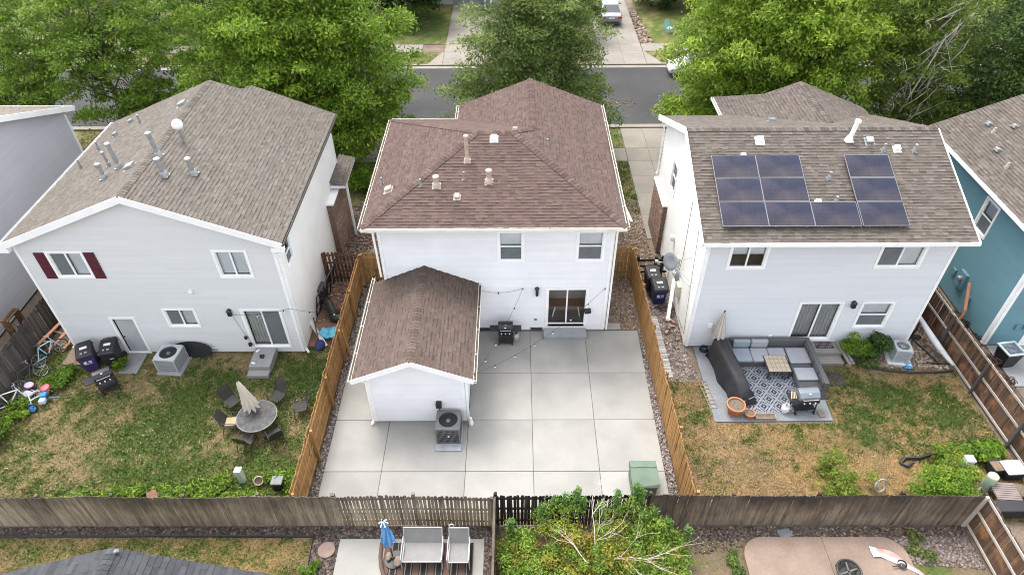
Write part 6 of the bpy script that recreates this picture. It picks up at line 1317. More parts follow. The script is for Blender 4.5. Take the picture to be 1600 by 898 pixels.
# teal house side: cooler and slab
tag(MB().prism([(20.0,17.7),(24.5,17.7),(24.5,19.95),(20.0,19.95)], -.05, .03).build('patio_teal', CONC2), kind='structure')
t = thing('trash_bin', 'black bin with a pale rim and clear lid on the slab of the teal house', 'trash bin', (20.15, 18.95, .03), R(8)); b = MB(); b.taper((-.27,.27,-.27,.27),(-.36,.36,-.34,.34),0,.8); b.build('body', BLACKP, t, bevel=.02)
b = MB()
for x0,x1,y0,y1 in ((-.4,.4,-.38,-.3),(-.4,.4,.3,.38),(-.4,-.32,-.3,.3),(.32,.4,-.3,.3)): b.box(x0,x1,y0,y1,.8,.88)
b.build('rim', mat('pale_rim', (.42,.5,.53), .5), t, bevel=.02); b = MB(); b.box(-.33,.33,-.31,.31,.79,.81); b.build('lid', mat('smoky_lid', (.10,.12,.14), .25, .6, 6), t)
b = MB(); b.beam((0,0,.9),(.3,.9,1.7),.12,.04); b.beam((0,0,.9),(-.2,-.3,0),.12,.04); tag(b.build('loose_plank', WOOD_RED, loc=(19.35,21.2,0)), 'brown plank leaning on the teal wall behind the dark fence', 'plank')

# ---------------------------------------------------------------- bottom patio
tag(MB().box(-5.83,-1.06,6.5,11.25,-.05,.03).build('patio_south', CONC, bevel=.01), kind='structure')
RB = mat('rug_brown', (.11,.07,.055), .95, .12, 20); RK = mat('rug_black', (.022,.02,.02), .95, .1); RT = mat('rug_tan_line', (.2,.16,.13), .95)
t = thing('striped_rug', 'brown and black striped outdoor rug under the sling loveseat, its edge curled', 'rug', (0, 0, .032)); b = MB(); b.box(-4.3,-1.4,7.0,11.1,0,.012); 
b.build('base', RB, t)
x = -4.3; i = 0
while x < -1.45:
    for w, mm in ((.2,None),(.035,RK),(.03,RT),(.16,RK),(.03,RT),(.035,RK)):
        if mm and x+w < -1.4: q = MB(); q.box(x,x+w,7.0,11.098,.012,.0145); q.build('stripe', mm, t)
        x += w
q = MB(); q.tube([(-4.42,11.08,.05),(-4.4,10.6,.07),(-4.3,10.2,.09),(-4.1,9.8,.1),(-3.8,9.5,.08)], .06, 8); q.build('curled_edge', RB, t, smooth=True)
SLG = mat('grey_sling_fabric', (.21,.205,.195), .85, .08, 3, fine=.1, fscale=90)
def sling(label, loc, w, name):
    t = thing(name, label, 'loveseat' if w > .8 else 'chair', loc)
    b = MB(); n = 8; V = []; 
    for i in range(n+1): f = i/n; V += [(-w/2,-.35+.62*f,.40-.05*math.sin(math.pi*f)),(w/2,-.35+.62*f,.40-.05*math.sin(math.pi*f))]
    b.add(V, [(2*i,2*i+1,2*i+3,2*i+2) for i in range(n)]); b.build('seat', SLG, t)
    b = MB(); V = []
    for i in range(n+1): f = i/n; V += [(-w/2,.27+.22*f,.41+.52*f),(w/2,.27+.22*f,.41+.52*f)]
    b.add(V, [(2*i,2*i+1,2*i+3,2*i+2) for i in range(n)]); b.build('backrest', SLG, t)
    for s in (-1,1):
        x = s*(w/2+.015); b = MB(); b.tube([(x,.5,.95),(x,.26,.4),(x,-.37,.4)], .02, 8); b.build('side_frame', ALU, t)
        b = MB(); b.tube([(x+s*.03,-.4,0),(x+s*.03,-.38,.58),(x+s*.03,.25,.62),(x+s*.02,.36,.66)], .018, 8); b.build('arm', ALU, t); b = MB(); b.tube([(x+s*.02,.45,0),(x+s*.01,.28,.42)], .018, 8); b.build('leg', ALU, t)
    b = MB(); b.tube([(-w/2,.5,.95),(w/2,.5,.95)], .02, 8); b.build('cross_bar', ALU, t); b = MB(); b.tube([(-w/2,-.37,.4),(w/2,-.37,.4)], .02, 8); b.build('cross_bar', ALU, t)
    return t
sling('grey sling loveseat on the striped rug', (-3.0, 10.62, .045), 1.2, 'sling_loveseat'); sling('single grey sling chair right of the loveseat on the striped rug', (-1.84, 10.6, .045), .6, 'sling_chair')
b = MB(); b.torus((0,0,0), .075, .02, (R(75),0,0), 16, 6); tag(b.build('rope_ring', LAB, loc=(-2.1,11.3,.75)), 'small white ring hooked behind the single sling chair', 'ring')
BL1 = mat('blue_canvas', (.06,.19,.42), .8, .15, 6); BL2 = mat('light_blue_canvas', (.13,.30,.55), .8, .15, 6)
ub = closed_umbrella('folded blue umbrella standing in a stone-weighted base by the loveseat', (-3.95, 10.5, .045), 2.3, 1.15, .19, BL1, BL2, (-.03, .04), folds=6, twist=.9)
b = MB()
for k in range(6): a = k*math.pi/3; b.tube([(-.07,.09,2.28),(-.07+.12*math.cos(a),.09+.12*math.sin(a),2.16)], .015, 5); b.ball((-.07+.13*math.cos(a),.09+.13*math.sin(a),2.14),.028,6,4)
b.build('rib_tip', LAB, ub); b = MB(); b.lathe([(.3,0),(.3,.05),(.06,.09),(.05,.25)], 20); b.build('base', BLACKM, ub)
for lb, p, s, m_ in (('tan rock weighing the blue umbrella base, right side', (.16,-.08,.14),(.16,.2,.1),mat('tan_rock', (.22,.17,.13), .9, .2, 8)), ('dark grey rock on the far side of the blue umbrella base', (.1,.12,.13),(.2,.16,.09),mat('dark_rock', (.10,.10,.105), .9, .2, 8)), ('small tan rock on the left of the blue umbrella base', (-.16,.06,.15),(.1,.15,.1),bpy.data.materials['tan_rock'] if bpy.data.materials.get('tan_rock') else None)):
    b = MB(); b.ball((0,0,0), s, 9, 6); b.v = [(x*(1+.1*math.sin(i*2.3)), y*(1+.1*math.cos(i*1.9)), z) for i, (x, y, z) in enumerate(b.v)]; tag(b.build('rock', m_ or DIRT, loc=(-3.95+p[0],10.5+p[1],.045+p[2])), lb, 'rock')
b = MB(); b.lathe([(.01,0),(.27,0),(.285,.03),(.27,.055),(.01,.06)], 26); tag(b.build('stepping_stone', mat('pink_stone', (.21,.155,.13), .9, .15, 5), loc=(-6.2,10.85,.03)), 'round pinkish stepping stone in the mulch left of the striped rug patio', 'stepping stone')
b = MB(); b.tube([(-6.7,7,.03),(-6.68,9.5,.04),(-6.74,11.33,.04),(-12,11.36,.04),(-19,11.33,.04)], .04, 6); tag(b.build('lawn_edging', BLACKP), 'black edging between the dry lawn and the mulch strip', 'edging')
# pink concrete pad, fire pit, towel
def rounded(x0, x1, y0, y1, r, n=8):
    P = []
    for cx, cy, a0 in ((x1-r,y1-r,0),(x0+r,y1-r,90),(x0+r,y0+r,180),(x1-r,y0+r,270)):
        for k in range(n+1): a = R(a0+90*k/n); P.append((cx+r*math.cos(a), cy+r*math.sin(a)))
    return P
b = MB(); b.prism(rounded(7.36, 12.62, 6.5, 11.26, .7), -.05, .055); pp = tag(b.build('patio_pink', JOINT), kind='structure')
for k, (x0, x1) in enumerate(((0, 10.02), (10.035, 20))):
    P = [(min(max(x, x0), x1), y) for x, y in rounded(7.35, 12.63, 6.49, 11.27, .7)]; b = MB(); Q = []
    for p in P:
        if not Q or (abs(p[0]-Q[-1][0])+abs(p[1]-Q[-1][1])) > 1e-6: Q.append(p)
    b.prism(Q, -.05, .075); b.build('slab', CONC_PINK, pp)
t = thing('fire_pit', 'round black fire pit with a mesh bowl on the pink concrete pad', 'fire pit', (10.35, 9.95, .075)); b = MB(); b.torus((0,0,.36), .36, .035, n=32, k=8); b.build('rim', BLACKM, t, smooth=True); b = MB(); b.lathe([(.05,.12),(.22,.16),(.34,.34)], 24, caps=False); b.build('bowl', mat('sooty_bowl', (.06,.055,.05), .8, .3, 10), t)
for k in range(4): a = k*math.pi/2+.5; b = MB(); b.beam((.3*math.cos(a),.3*math.sin(a),.34),(.4*math.cos(a),.4*math.sin(a),0),.04,.03); b.build('leg', BLACKM, t)
for a in (.3,1.5): b = MB(); b.beam((-.3*math.cos(a),-.3*math.sin(a),.3),(.3*math.cos(a),.3*math.sin(a),.3),.05,.05); b.build('log', mat('grey_ash_wood', (.10,.10,.098), .9, .3) if not bpy.data.materials.get('grey_ash_wood') else bpy.data.materials['grey_ash_wood'], t)
PK = mat('pink_towel', (.55,.25,.23), .95, .2, 3); WT = mat('white_towel', (.7,.68,.66), .95, .1)
vs = []; fs = []
for i in range(15):
    for j in range(7): u, v = i/14, j/6; vs.append((1.35*u, -.75*u*u-.1*u+(.42*(1-.55*u))*(v-.5)+.04*math.sin(u*9+v*4), .03+.02*math.sin(u*14+v*7)+.02*math.cos(v*9+u*5)))
for i in range(14):
    for j in range(6): fs.append((i*7+j, (i+1)*7+j, (i+1)*7+j+1, i*7+j+1))
mb = MB().add(vs, fs); mb.m = [1 if (q % 6 < 3 and q//6 > 1) or q//6 < 2 else 0 for q in range(len(fs))]
o = mb.build('towel', [PK, WT], loc=(11.45,10.75,.09), smooth=True); md = o.modifiers.new('solid', 'SOLIDIFY'); md.thickness = .015; tag(o, 'pink and white towel spread over the corner of the pink pad', 'towel')
t = thing('frying_pan', 'small black pan lying on the pink and white towel', 'pan', (12.25, 10.3, .12), .4); b = MB(); b.lathe([(.01,0),(.12,0),(.15,.05),(.14,.05),(.11,.012)], 18, caps=False); b.build('pan', BLACKM, t); b = MB(); b.beam((-.14,0,.04),(-.36,.05,.06),.03,.015); b.build('handle', BLACKM, t)
tag(MB().box(-.22,.22,-.15,.15,0,.05).build('dark_slab', mat('slate_slab', (.16,.17,.18), .9, .2), loc=(8.9,11.42,0), rot=(0,0,.2), bevel=.02), 'dark slate flagstone against the fence behind the pink pad', 'flagstone')

# ---------------------------------------------------------------- string lights
def strand(label, pts, sagd, bulbs_on=True, n=10, hook=True):
    t = thing('string_lights', label, 'string lights', (0, 0, 0)); path = []; bl = []
    for a, b_ in zip(pts, pts[1:]):
        a, b_ = Vector(a), Vector(b_); L = (b_-a).length; k = max(4, int(L/.25))
        for i in range(k+1):
            f = i/k; p = a.lerp(b_, f); p.z -= sagd*L*.25*4*f*(1-f)*.3; path.append(p)
    b = MB(); b.tube(path, .006, 5); b.build('wire', BLACKP, t)
    acc = 0; lastp = path[0]; sp = .95
    for p in path[1:]:
        acc += (p-lastp).length; lastp = p
        if acc > sp and bulbs_on:
            acc = 0; q = MB(); q.tube([(p.x,p.y,p.z),(p.x,p.y,p.z-.07)], .022, 8); so = q.build('socket', BLACKP, t); q = MB(); q.ball((p.x,p.y,p.z-.105),.034,8,6); q.build('bulb', LAB, so)
    return t
strand('string lights strung over the patio from the addition to the white house', [(-1.5,16.0,2.78),(3.69,20.85,2.55)], 1.0); strand('string lights looping from the addition to hooks on the white wall', [(-1.48,16.0,2.76),(.3,20.85,2.55),(-.71,20.86,2.32),(-1.6,20.86,2.5)], .9)
strand('string lights strung from the wall lamp of the grey house past its sliding door', [(-11.45,19.5,2.4),(-9.0,19.6,2.62),(-7.3,20.3,1.75)], .7); 
b = MB(); b.tube([(-11.4,19.6,2.3),(-11.2,19.55,1.5),(-10.95,19.6,.4)], .008, 5); b.obox((-11.18,19.58,1.0),(.1,.08,.14)); b.obox((-11.1,19.58,.6),(.12,.08,.16)); tag(b.build('hanging_cord', BLACKP), 'black cord with plugs hanging beside the grey house sliding door', 'cord')

# ---------------------------------------------------------------- cars across the street
CARP = mat('silver_car_paint', (.23,.24,.265), .3, .05, metal=.5, spec=.5); GLS = mat('car_glass', (.03,.035,.04), .06, 0, spec=.7); RED = mat('tail_lamp', (.25,.02,.02), .25, 0, spec=.6); CHR = mat('chrome', (.6,.6,.6), .15, 0, metal=1)
def loft(mb, secs, mi=0):
    k = len(secs[0]); vs = [p for s in secs for p in s]; fs = []
    for i in range(len(secs)-1):
        for j in range(k): j2 = (j+1) % k; fs.append((i*k+j, i*k+j2, (i+1)*k+j2, (i+1)*k+j))
    fs.append(tuple(range(k))[::-1]); fs.append(tuple((len(secs)-1)*k+j for j in range(k))); return mb.add(vs, fs, None, mi)
def car(label, loc, rz, paint):
    t = thing('parked_car', label, 'car', loc, rz)   # y = forward, rear bumper at y=0
    def sec(y, hw, z0, z1, z2): return [(-hw*.92,y,z0),(-hw,y,z0+.15),(-hw,y,z1),(-hw*.9,y,z2),(0,y,z2+.015),(hw*.9,y,z2),(hw,y,z1),(hw,y,z0+.15),(hw*.92,y,z0)]
    b = MB(); loft(b, [sec(-.02,.72,.32,.55,.72),sec(.06,.84,.25,.66,.88),sec(.35,.89,.22,.74,.99),sec(.9,.9,.2,.78,1.0),sec(2.2,.9,.2,.76,.95),sec(3.3,.9,.2,.75,.95),sec(4.1,.87,.22,.68,.86),sec(4.55,.78,.28,.55,.68),sec(4.65,.65,.34,.5,.56)]); b.build('body', paint, t, smooth=False, bevel=.04)
    def cs(y, hw, z): return [(-.84,y,.93),(-hw,y,z),(hw,y,z),(.84,y,.93)]
    b = MB(); V = [(-.80,.52,.98),(.80,.52,.98),(-.62,1.22,1.40),(.62,1.22,1.40),(-.64,2.35,1.44),(.64,2.35,1.44),(-.80,3.25,.97),(.80,3.25,.97)]
    b.add(V[:4], [(0,1,3,2)]); b.build('rear_window', GLS, t); b = MB(); b.add(V[4:], [(0,1,3,2)]); b.build('windscreen', GLS, t)
    b = MB(); b.add(V+[(-.86,.55,.95),(-.86,3.2,.95),(.86,.55,.95),(.86,3.2,.95)], [(2,4,9,8) if False else (0,2,8),(8,2,4,9),(9,4,6),(1,10,3),(10,11,5,3),(11,7,5)]); b.build('side_window', GLS, t)
    b = MB(); b.add([(-.62,1.22,1.405),(.62,1.22,1.405),(.66,1.75,1.47),(.64,2.35,1.445),(-.64,2.35,1.445),(-.66,1.75,1.47),(0,1.75,1.49)], [(0,1,6),(1,2,6),(2,3,6),(3,4,6),(4,5,6),(5,0,6)])
    for s in (-1,1): b.beam((s*.80,.5,.98),(s*.63,1.22,1.4),.07,.04); b.beam((s*.63,1.2,1.41),(s*.65,2.36,1.45),.05,.04); b.beam((s*.65,2.34,1.44),(s*.82,3.28,.97),.06,.04); b.beam((s*.85,2.1,.95),(s*.66,2.0,1.44),.07,.04)
    b.build('roof', paint, t, smooth=False)
    for s in (-1,1):
        b = MB(); b.obox((s*.68,.05,.76),(.34,.12,.16),(0,0,s*R(14))); b.build('tail_light', RED, t, bevel=.02); b = MB(); b.obox((s*.68,4.5,.62),(.3,.16,.12),(0,0,-s*R(20))); b.build('headlight', LAB, t, bevel=.02)
        b = MB(); b.obox((s*1.0,2.75,1.0),(.18,.1,.12)); b.build('mirror', paint, t, bevel=.02)
        for y in (.85, 3.65): b = MB(); b.tube([(s*.72,y,.32),(s*.91,y,.32)], .32, 18); w = b.build('wheel', BLACKP, t); b = MB(); b.tube([(s*.90,y,.32),(s*.92,y,.32)], .2, 12); b.build('rim', ALU, w)
    b = MB(); b.obox((0,-.01,.72),(.5,.03,.13)); b.build('number_plate', LAB, t); b = MB(); b.obox((0,.0,.83),(.9,.04,.03)); b.build('trim_strip', CHR, t); b = MB(); b.obox((0,.0,.4),(1.3,.08,.1)); b.build('bumper_insert', BLACKP, t)
    return t
car('silver sedan parked on the driveway across the street', (8.0, 56.35, .035), R(1), CARP)
car('pale car at the far kerb mostly hidden behind the right-hand tree', (15.75, 47.4, 0), R(90), mat('white_car_paint', (.62,.62,.6), .3, .02, spec=.6))
pot('tan planter beside the driveway of the silver sedan', (6.0, 60.3, 0), .4, .6, m=mat('tan_planter', (.35,.25,.18)))
t = thing('garden_chair', 'pale turquoise garden chair on the far lawn right of the driveway', 'chair', (12.6, 55.2, 0), R(40))
TQ = mat('turquoise_paint', (.25,.47,.50), .6)
for i in range(4): b = MB(); b.box(-.26+i*.135,-.145+i*.135,-.25,.25,.36,.39); b.build('seat_slat', TQ, t); b = MB(); b.beam((-.2+i*.135,.26,.38),(-.2+i*.135,.42,.95),.115,.02,(0,1,0)); b.build('back_slat', TQ, t)
for sx in (-1,1):
    for y in (-.22,.25): b = MB(); b.box(sx*.27-.03,sx*.27+.03,y-.03,y+.03,0,.56); b.build('leg', TQ, t)
pebbles('rock_border', [(10.0,52.95),(10.9,52.95),(10.6,60),(10.0,60)], 300, .13, TANS)
b = MB(); b.beam((5.8,31.2,.06),(6.1,28.9,.06),.12,.09); tag(b.build('downspout', WHITE), 'white downspout length lying on the gravel beside the driveway', 'downspout')
pebbles('street_leaves', [(5.9,42.1),(8.2,42.1),(8.2,43.4),(5.9,43.4)], 90, .07, [(.22,.17,.08),(.18,.14,.07)], -.02, .2)
# ---------------------------------------------------------------- trees and bushes
def leaves(name, parent, clumps, n, size, cols, up=.75, shell=.55, droop=.2, wide=.42, m=LEAF, jit=.18):
    """Leaf-sized faces grouped in clumps through the crown. clumps: (x, y, z, rx, ry, rz, weight, tone)"""
    w = np.array([c[6] for c in clumps]); cnt = np.maximum((n*w/w.sum()).astype(int), 1); Vs = []; Cs = []
    cols = np.array(cols)
    for c, k in zip(clumps, cnt):
        d = rng.normal(size=(k, 3)); d /= np.linalg.norm(d, axis=1)[:, None]; d[:, 2] = np.where(d[:, 2] < -.35, -d[:, 2]*.6, d[:, 2])
        r = (shell+(1-shell)*rng.random(k))**.8; r *= 1+jit*rng.normal(size=k)
        P = np.array(c[:3])+d*r[:, None]*np.array(c[3:6])
        nrm = d*.7+rng.normal(size=(k, 3))*.6; nrm[:, 2] += up; nrm /= np.linalg.norm(nrm, axis=1)[:, None]
        a = np.cross(nrm, rng.normal(size=(k, 3))); a /= np.linalg.norm(a, axis=1)[:, None]; a[:, 2] -= droop; a /= np.linalg.norm(a, axis=1)[:, None]; b = np.cross(nrm, a)
        s = size*(.6+.8*rng.random(k))[:, None]
        Q = np.stack([P-a*s, P+b*s*wide-a*s*.1, P+a*s, P-b*s*wide-a*s*.1], 1); Vs.append(Q)
        t = (rng.random(k)*.7+.3*c[7]); i = np.clip((t*len(cols)).astype(int), 0, len(cols)-1); Cs.append(cols[i]*(.75+.5*rng.random(k))[:, None]*(.82+.36*c[7]))
    V = np.concatenate(Vs).reshape(-1, 3); C = np.concatenate(Cs); N = len(C)
    return np_mesh(name, V, np.arange(4*N).reshape(N, 4), C, m, parent)
def crown_clumps(c, r, n, cr, fill=.35, flat=.75, zmin=None, bias=None):
    out = []; k = 0
    while len(out) < n and k < n*40:
        k += 1; d = rng.normal(size=3); d /= np.linalg.norm(d); q = 1-.55*rng.random()**2 if rng.random() > fill else rng.random()**.5*.8
        p = np.array(c)+d*q*np.array(r)*(1+.10*rng.normal())
        if zmin is not None and p[2] < zmin: continue
        s = cr*(.65+.7*rng.random()); out.append((*p, s*1.1, s*1.1, s*flat, s*s, rng.random()))
    return out
def trunk_limbs(parent, base, top, r0, targets, m, nl=14, lean=0):
    base = Vector(base); top = Vector(top); b = MB(); mid = base.lerp(top, .5)+Vector((random.uniform(-.2,.2), random.uniform(-.2,.2), 0))
    b.tube([base-Vector((0,0,.2)), base+Vector((0,0,.15)), mid, top], [r0*1.25, r0, r0*.75, r0*.4], 9); b.build('trunk', m, parent, smooth=True)
    for c in random.sample(list(targets), min(nl, len(targets))):
        f = random.uniform(.35, .95); s = base.lerp(mid, f*2) if f < .5 else mid.lerp(top, f*2-1); e = Vector(c[:3]); q = s.lerp(e, .5)+Vector((0,0,.15*(e-s).length))
        b = MB(); rr = r0*.34*(1-f*.4); b.tube([s, q, e], [rr, rr*.6, rr*.2], 6)
        for j in range(3): g = q.lerp(e, random.random()); h = g+Vector((random.gauss(0,.6), random.gauss(0,.6), random.uniform(.1,.7))); b.tube([g, h], [rr*.35, rr*.1], 4)
        b.build('limb', m, parent, smooth=True)
def tree(label, base, crown_c, crown_r, n_clumps, cr, n_leaves, size, cols, name='tree', m=BARK, r0=.2, zmin=None, fill=.35, nl=14, extra=(), group='street trees', core=.22, **kw):
    t = thing(name, label, 'tree', base, 0, group); o = Vector(base)
    cl = crown_clumps(Vector(crown_c)-o, crown_r, n_clumps, cr, fill, zmin=zmin)
    for e in extra: cl += crown_clumps(Vector(e[0])-o, e[1], e[2], cr, fill, zmin=zmin)
    sw = sum(c[6] for c in cl); lc = list(Vector(crown_c)-o)
    inner = [(*lc, crown_r[0]*.8, crown_r[1]*.8, crown_r[2]*.8, sw*core, .35)] if core else []
    trunk_limbs(t, (0,0,0), Vector((crown_c[0],crown_c[1],crown_c[2]+crown_r[2]*.35))-o, r0, cl, m, nl)
    leaves('crown', t, cl+inner, n_leaves, size, cols, **kw); return t
GR = [(.08,.16,.014),(.13,.23,.02),(.185,.30,.026),(.24,.35,.034),(.30,.39,.05)]
GY = [(.10,.17,.02),(.14,.215,.025),(.19,.26,.032),(.24,.29,.04)]
GD = [(.03,.07,.016),(.045,.09,.022),(.06,.115,.028),(.08,.135,.032)]
GO = [(.07,.12,.025),(.105,.17,.034),(.145,.21,.046),(.19,.25,.062),(.25,.30,.10)]
tree('sparse airy tree with drooping sprays at the far left, the street showing through', (-23.0,37.3,0), (-24.2,37.2,6.6), (7.2,4.4,4.8), 290, .62, 78000, .10, GR[:3]+GY[:3], r0=.2, nl=40, fill=.5, extra=[((-28.5,36.0,4.2),(3.2,2.6,2.0),60),((-20.6,36.2,3.6),(2.4,2.0,1.6),40)], shell=.2, droop=.5, jit=.25, core=.06)
tree('broad bright green tree behind the grey house roof', (-12.0,35.8,0), (-12.2,36.4,6.0), (6.3,4.2,7.0), 520, .66, 150000, .105, GR, r0=.26, zmin=.6, fill=.25, extra=[((-8.2,34.8,3.4),(3.0,3.0,3.0),70)], droop=.4)
tree('dense dome-shaped pear tree directly behind the white house', (.8,36.8,0), (1.1,37.2,5.4), (4.0,3.6,6.4), 430, .58, 120000, .082, GO, r0=.22, zmin=.8, fill=.25, extra=[((.85,36.6,2.7),(4.9,3.6,2.4),190)])
tree('lush bright green tree behind the solar-panelled roof', (14.2,36.2,0), (14.5,36.4,6.4), (5.5,3.8,6.2), 480, .66, 140000, .105, GR[1:]+GY[2:3], r0=.24, zmin=1.4, fill=.25, extra=[((10.2,35.8,3.6),(2.0,2.2,2.0),40)], droop=.45)
TB = tree('pale-barked birch-like tree with bare white branches, right of the lush green tree', (22.0,35.6,0), (21.4,35.8,6.8), (3.1,2.6,6.0), 300, .55, 80000, .075, GY[:3]+GO[2:4], m=BARKP, r0=.14, zmin=.8, fill=.4, nl=36, shell=.3, extra=[((22.3,35.0,2.8),(2.9,1.8,1.8),70)])
b = MB()
for i in range(34):
    s = Vector((random.uniform(-1.9,.3), -1.7+random.uniform(-.5,.3), 2.5+i*.19)); e = s+Vector((random.uniform(-.7,1.0), random.uniform(-.7,-.1), random.uniform(.6,1.7))); q = s.lerp(e,.5)+Vector((.12,-.05,.1)); b.tube([s,q,e],[.028,.018,.007],5)
    for j in range(3): g = s.lerp(e, random.random()); b.tube([g, g+Vector((random.gauss(0,.35),random.gauss(-.2,.2),random.uniform(.1,.6)))],[.011,.004],4)
b.tube([(-.6,-.2,1.5),(-.9,-1.4,3.5),(-.75,-1.9,6.0),(-.3,-1.8,8.0)],[.06,.05,.04,.015],7); b.build('bare_branch', BARKP, TB, smooth=True)
tree('dark dense tree at the top right corner behind the teal house', (28.5,37,0), (28.8,37,5.6), (5.2,3.6,6.6), 340, .7, 80000, .095, GD[1:]+GO[:3], r0=.25, zmin=.5, fill=.25, extra=[((25.8,35.5,2.6),(2.2,1.8,2.0),50)])
tree('dark green tree on the far lawn left of the driveway', (-9.4,58,0), (-9.6,58,3.0), (4.2,3.2,3.2), 90, .8, 15000, .17, GD+GO[:1], r0=.18, zmin=.6, group='trees across the street')
tree('light green young tree behind the pear tree across the street', (4.6,54.5,0), (4.4,54.4,2.9), (2.0,1.9,2.5), 60, .6, 11000, .15, GY, r0=.12, zmin=.8, group='trees across the street')
tree('dark spreading juniper on the far lawn right of the silver sedan', (13.5,62,0), (13.6,61.5,1.5), (3.6,2.6,1.4), 70, .6, 14000, .13, GD, r0=.12, zmin=.1, group='trees across the street', up=.2)
tree('large dark tree across the street at the upper left', (-26,58,0), (-26,58,4.0), (8,4,4), 130, 1.0, 15000, .2, GD, r0=.25, zmin=.4, group='trees across the street')
tree('dark tree across the street behind the broad bright green one', (-16,60,0), (-16,60,3.5), (4,3,3.5), 80, 1.0, 10000, .2, GD, r0=.22, zmin=.4, group='trees across the street')
tree('tall green tree across the street behind the lush one', (19,58,0), (19,58,4.5), (5.5,3.5,4.2), 110, 1.0, 14000, .2, GR[:3], r0=.24, zmin=.5, group='trees across the street')
def bush(label, base, r, n, size, cols, clumps=14, cr=.3, name='bush', cat='bush', zc=None, group=None, stems=6, **kw):
    t = thing(name, label, cat, base, 0, group); cl = crown_clumps((0,0,zc or r[2]*.9), r, clumps, cr, .35, zmin=.05)
    b = MB()
    for i in range(stems): c = random.choice(cl); b.tube([(0,0,-.05),(c[0]*.4,c[1]*.4,c[2]*.6),(c[0],c[1],c[2])],[.025,.018,.006],5)
    b.build('stems', BARK, t); leaves('foliage', t, cl, n, size, cols, **kw); return t
bush('rounded bright green bush left of the small air conditioner, beside the steps', (14.15,19.35,0), (.5,.45,.55), 2600, .06, GR[:4], 16, .26); bush('dark rosebush with loose shoots under the window of the pale blue-grey house', (15.05,19.4,0), (.5,.42,.62), 3000, .055, GD+GR[:1], 22, .24, extra=None) if False else bush('dark rosebush with loose shoots under the window of the pale blue-grey house', (15.05,19.4,0), (.5,.42,.62), 3000, .055, GD+GR[:1], 22, .24)
bush('low ragged plants at the foot of the bushes by the decking steps', (14.5,18.9,0), (.6,.22,.15), 900, .05, GO[:3]+[(.2,.12,.09)], 10, .16)
bush('large bushy shrub in front of the dark brown fence in the right yard', (14.55,12.75,0), (.95,.62,.62), 8000, .05, GR[:3]+GY[:1], 44, .28)
bush('taller lime green shrub behind the large one at the fence corner', (15.2,13.4,0), (.7,.5,.55), 3600, .05, GY+GR[2:], 24, .24)
bush('shrub flowering yellow at the edge of the right-hand lawn', (15.6,14.15,0), (.75,.4,.4), 2600, .05, GR[:3]+GY[:1]+[(.5,.32,.03)], 22, .2)
bush('leafy green hosta-like plant under the dark fence corner', (17.0,14.5,0), (.6,.4,.25), 900, .12, GR[:3], 14, .2)
bush('thin yellow-green shrub on the dry grass in front of the fence', (11.5,12.95,0), (1.0,.5,.42), 2600, .05, GY+[(.20,.19,.08)], 36, .2); bush('wispy yellow-green sapling behind the thin shrub on the dry grass', (11.2,13.9,0), (.45,.35,.45), 800, .05, GY, 14, .2)
bush('pale cream-leaved plant beside the right orange fence', (6.6,12.2,0), (.55,.25,.22), 900, .06, [(.45,.38,.2),(.5,.44,.28),(.3,.27,.12)], 14, .18)
bush('green shrub at the left edge of the left yard', (-19.7,14.9,0), (.7,.8,.55), 3000, .06, GR[:4], 22, .3); bush('weeds around the white bicycle', (-19.3,16.5,0), (.5,.6,.2), 1400, .06, GR[:4], 14, .2); bush('weeds by the pale blue bicycle', (-18.6,18.1,0), (.7,.5,.15), 1600, .06, GR[:3], 14, .2)
bush('small weed plant between the black bin and the back door', (-16.3,18.85,0), (.25,.3,.25), 700, .06, GR[:3], 8, .16)
bush('green leafy plants beside the house corner behind the left panel', (-8.0,32.3,0), (1.6,1.0,.7), 3000, .08, GR[:3], 22, .4)
gc = []; 
while len(gc) < 210:
    u = random.random(); x_, y_ = -16.2+u*8.7, 12.05+random.random()**1.4*(.5+1.3*u)
    if any((x_-a)**2+(y_-b_+.12)**2 < .22 for a, b_ in ((-9.72,13.3),(-8.35,12.95),(-9.15,13.3),(-12.6,12.65))): continue
    gc.append((x_, y_, .06+.3*random.random(), .27, .25, .17, 1, random.random()))
o = leaves('ground_cover', None, gc, 36000, .055, GR[:4]+GO[:2], up=.6, shell=.2); o['kind'] = 'stuff'
# white clover flowers in the left lawn
n = 260; fx_ = np.concatenate([rng.normal(-13.5,.9,110), rng.normal(-8.6,.5,90), rng.normal(-15.2,1.6,60)]); fy_ = np.concatenate([rng.normal(15.3,.8,110), rng.normal(16.6,.9,90), rng.normal(15.8,.9,60)])
Q = []
for x, y in zip(fx_, fy_): s = random.uniform(.006,.014); z = random.uniform(.05,.08); Q += [(x-s,y-s,z),(x+s,y-s,z),(x+s,y+s,z),(x-s,y+s,z)]
o = np_mesh('clover_flowers', np.array(Q), np.arange(len(Q)).reshape(-1,4), np.full((n,3),.42), BLADE); o['kind'] = 'stuff'
# yucca-like plant by the white house's left rear corner
t = thing('yucca_plant', 'blue-green spiky plant in the gravel left of the white house', 'plant', (-6.9,25.9,0)); b = MB()
for i in range(40): a = random.uniform(0,6.28); l = random.uniform(.4,.75); e = random.uniform(.15,.6); b.add([(.03*math.cos(a+1.5),.03*math.sin(a+1.5),.05),(.03*math.cos(a-1.5),.03*math.sin(a-1.5),.05),(l*math.cos(a),l*math.sin(a),e)], [(0,1,2)], (.10,.24,.16))
b.build('leaf_blades', BLADE, t)
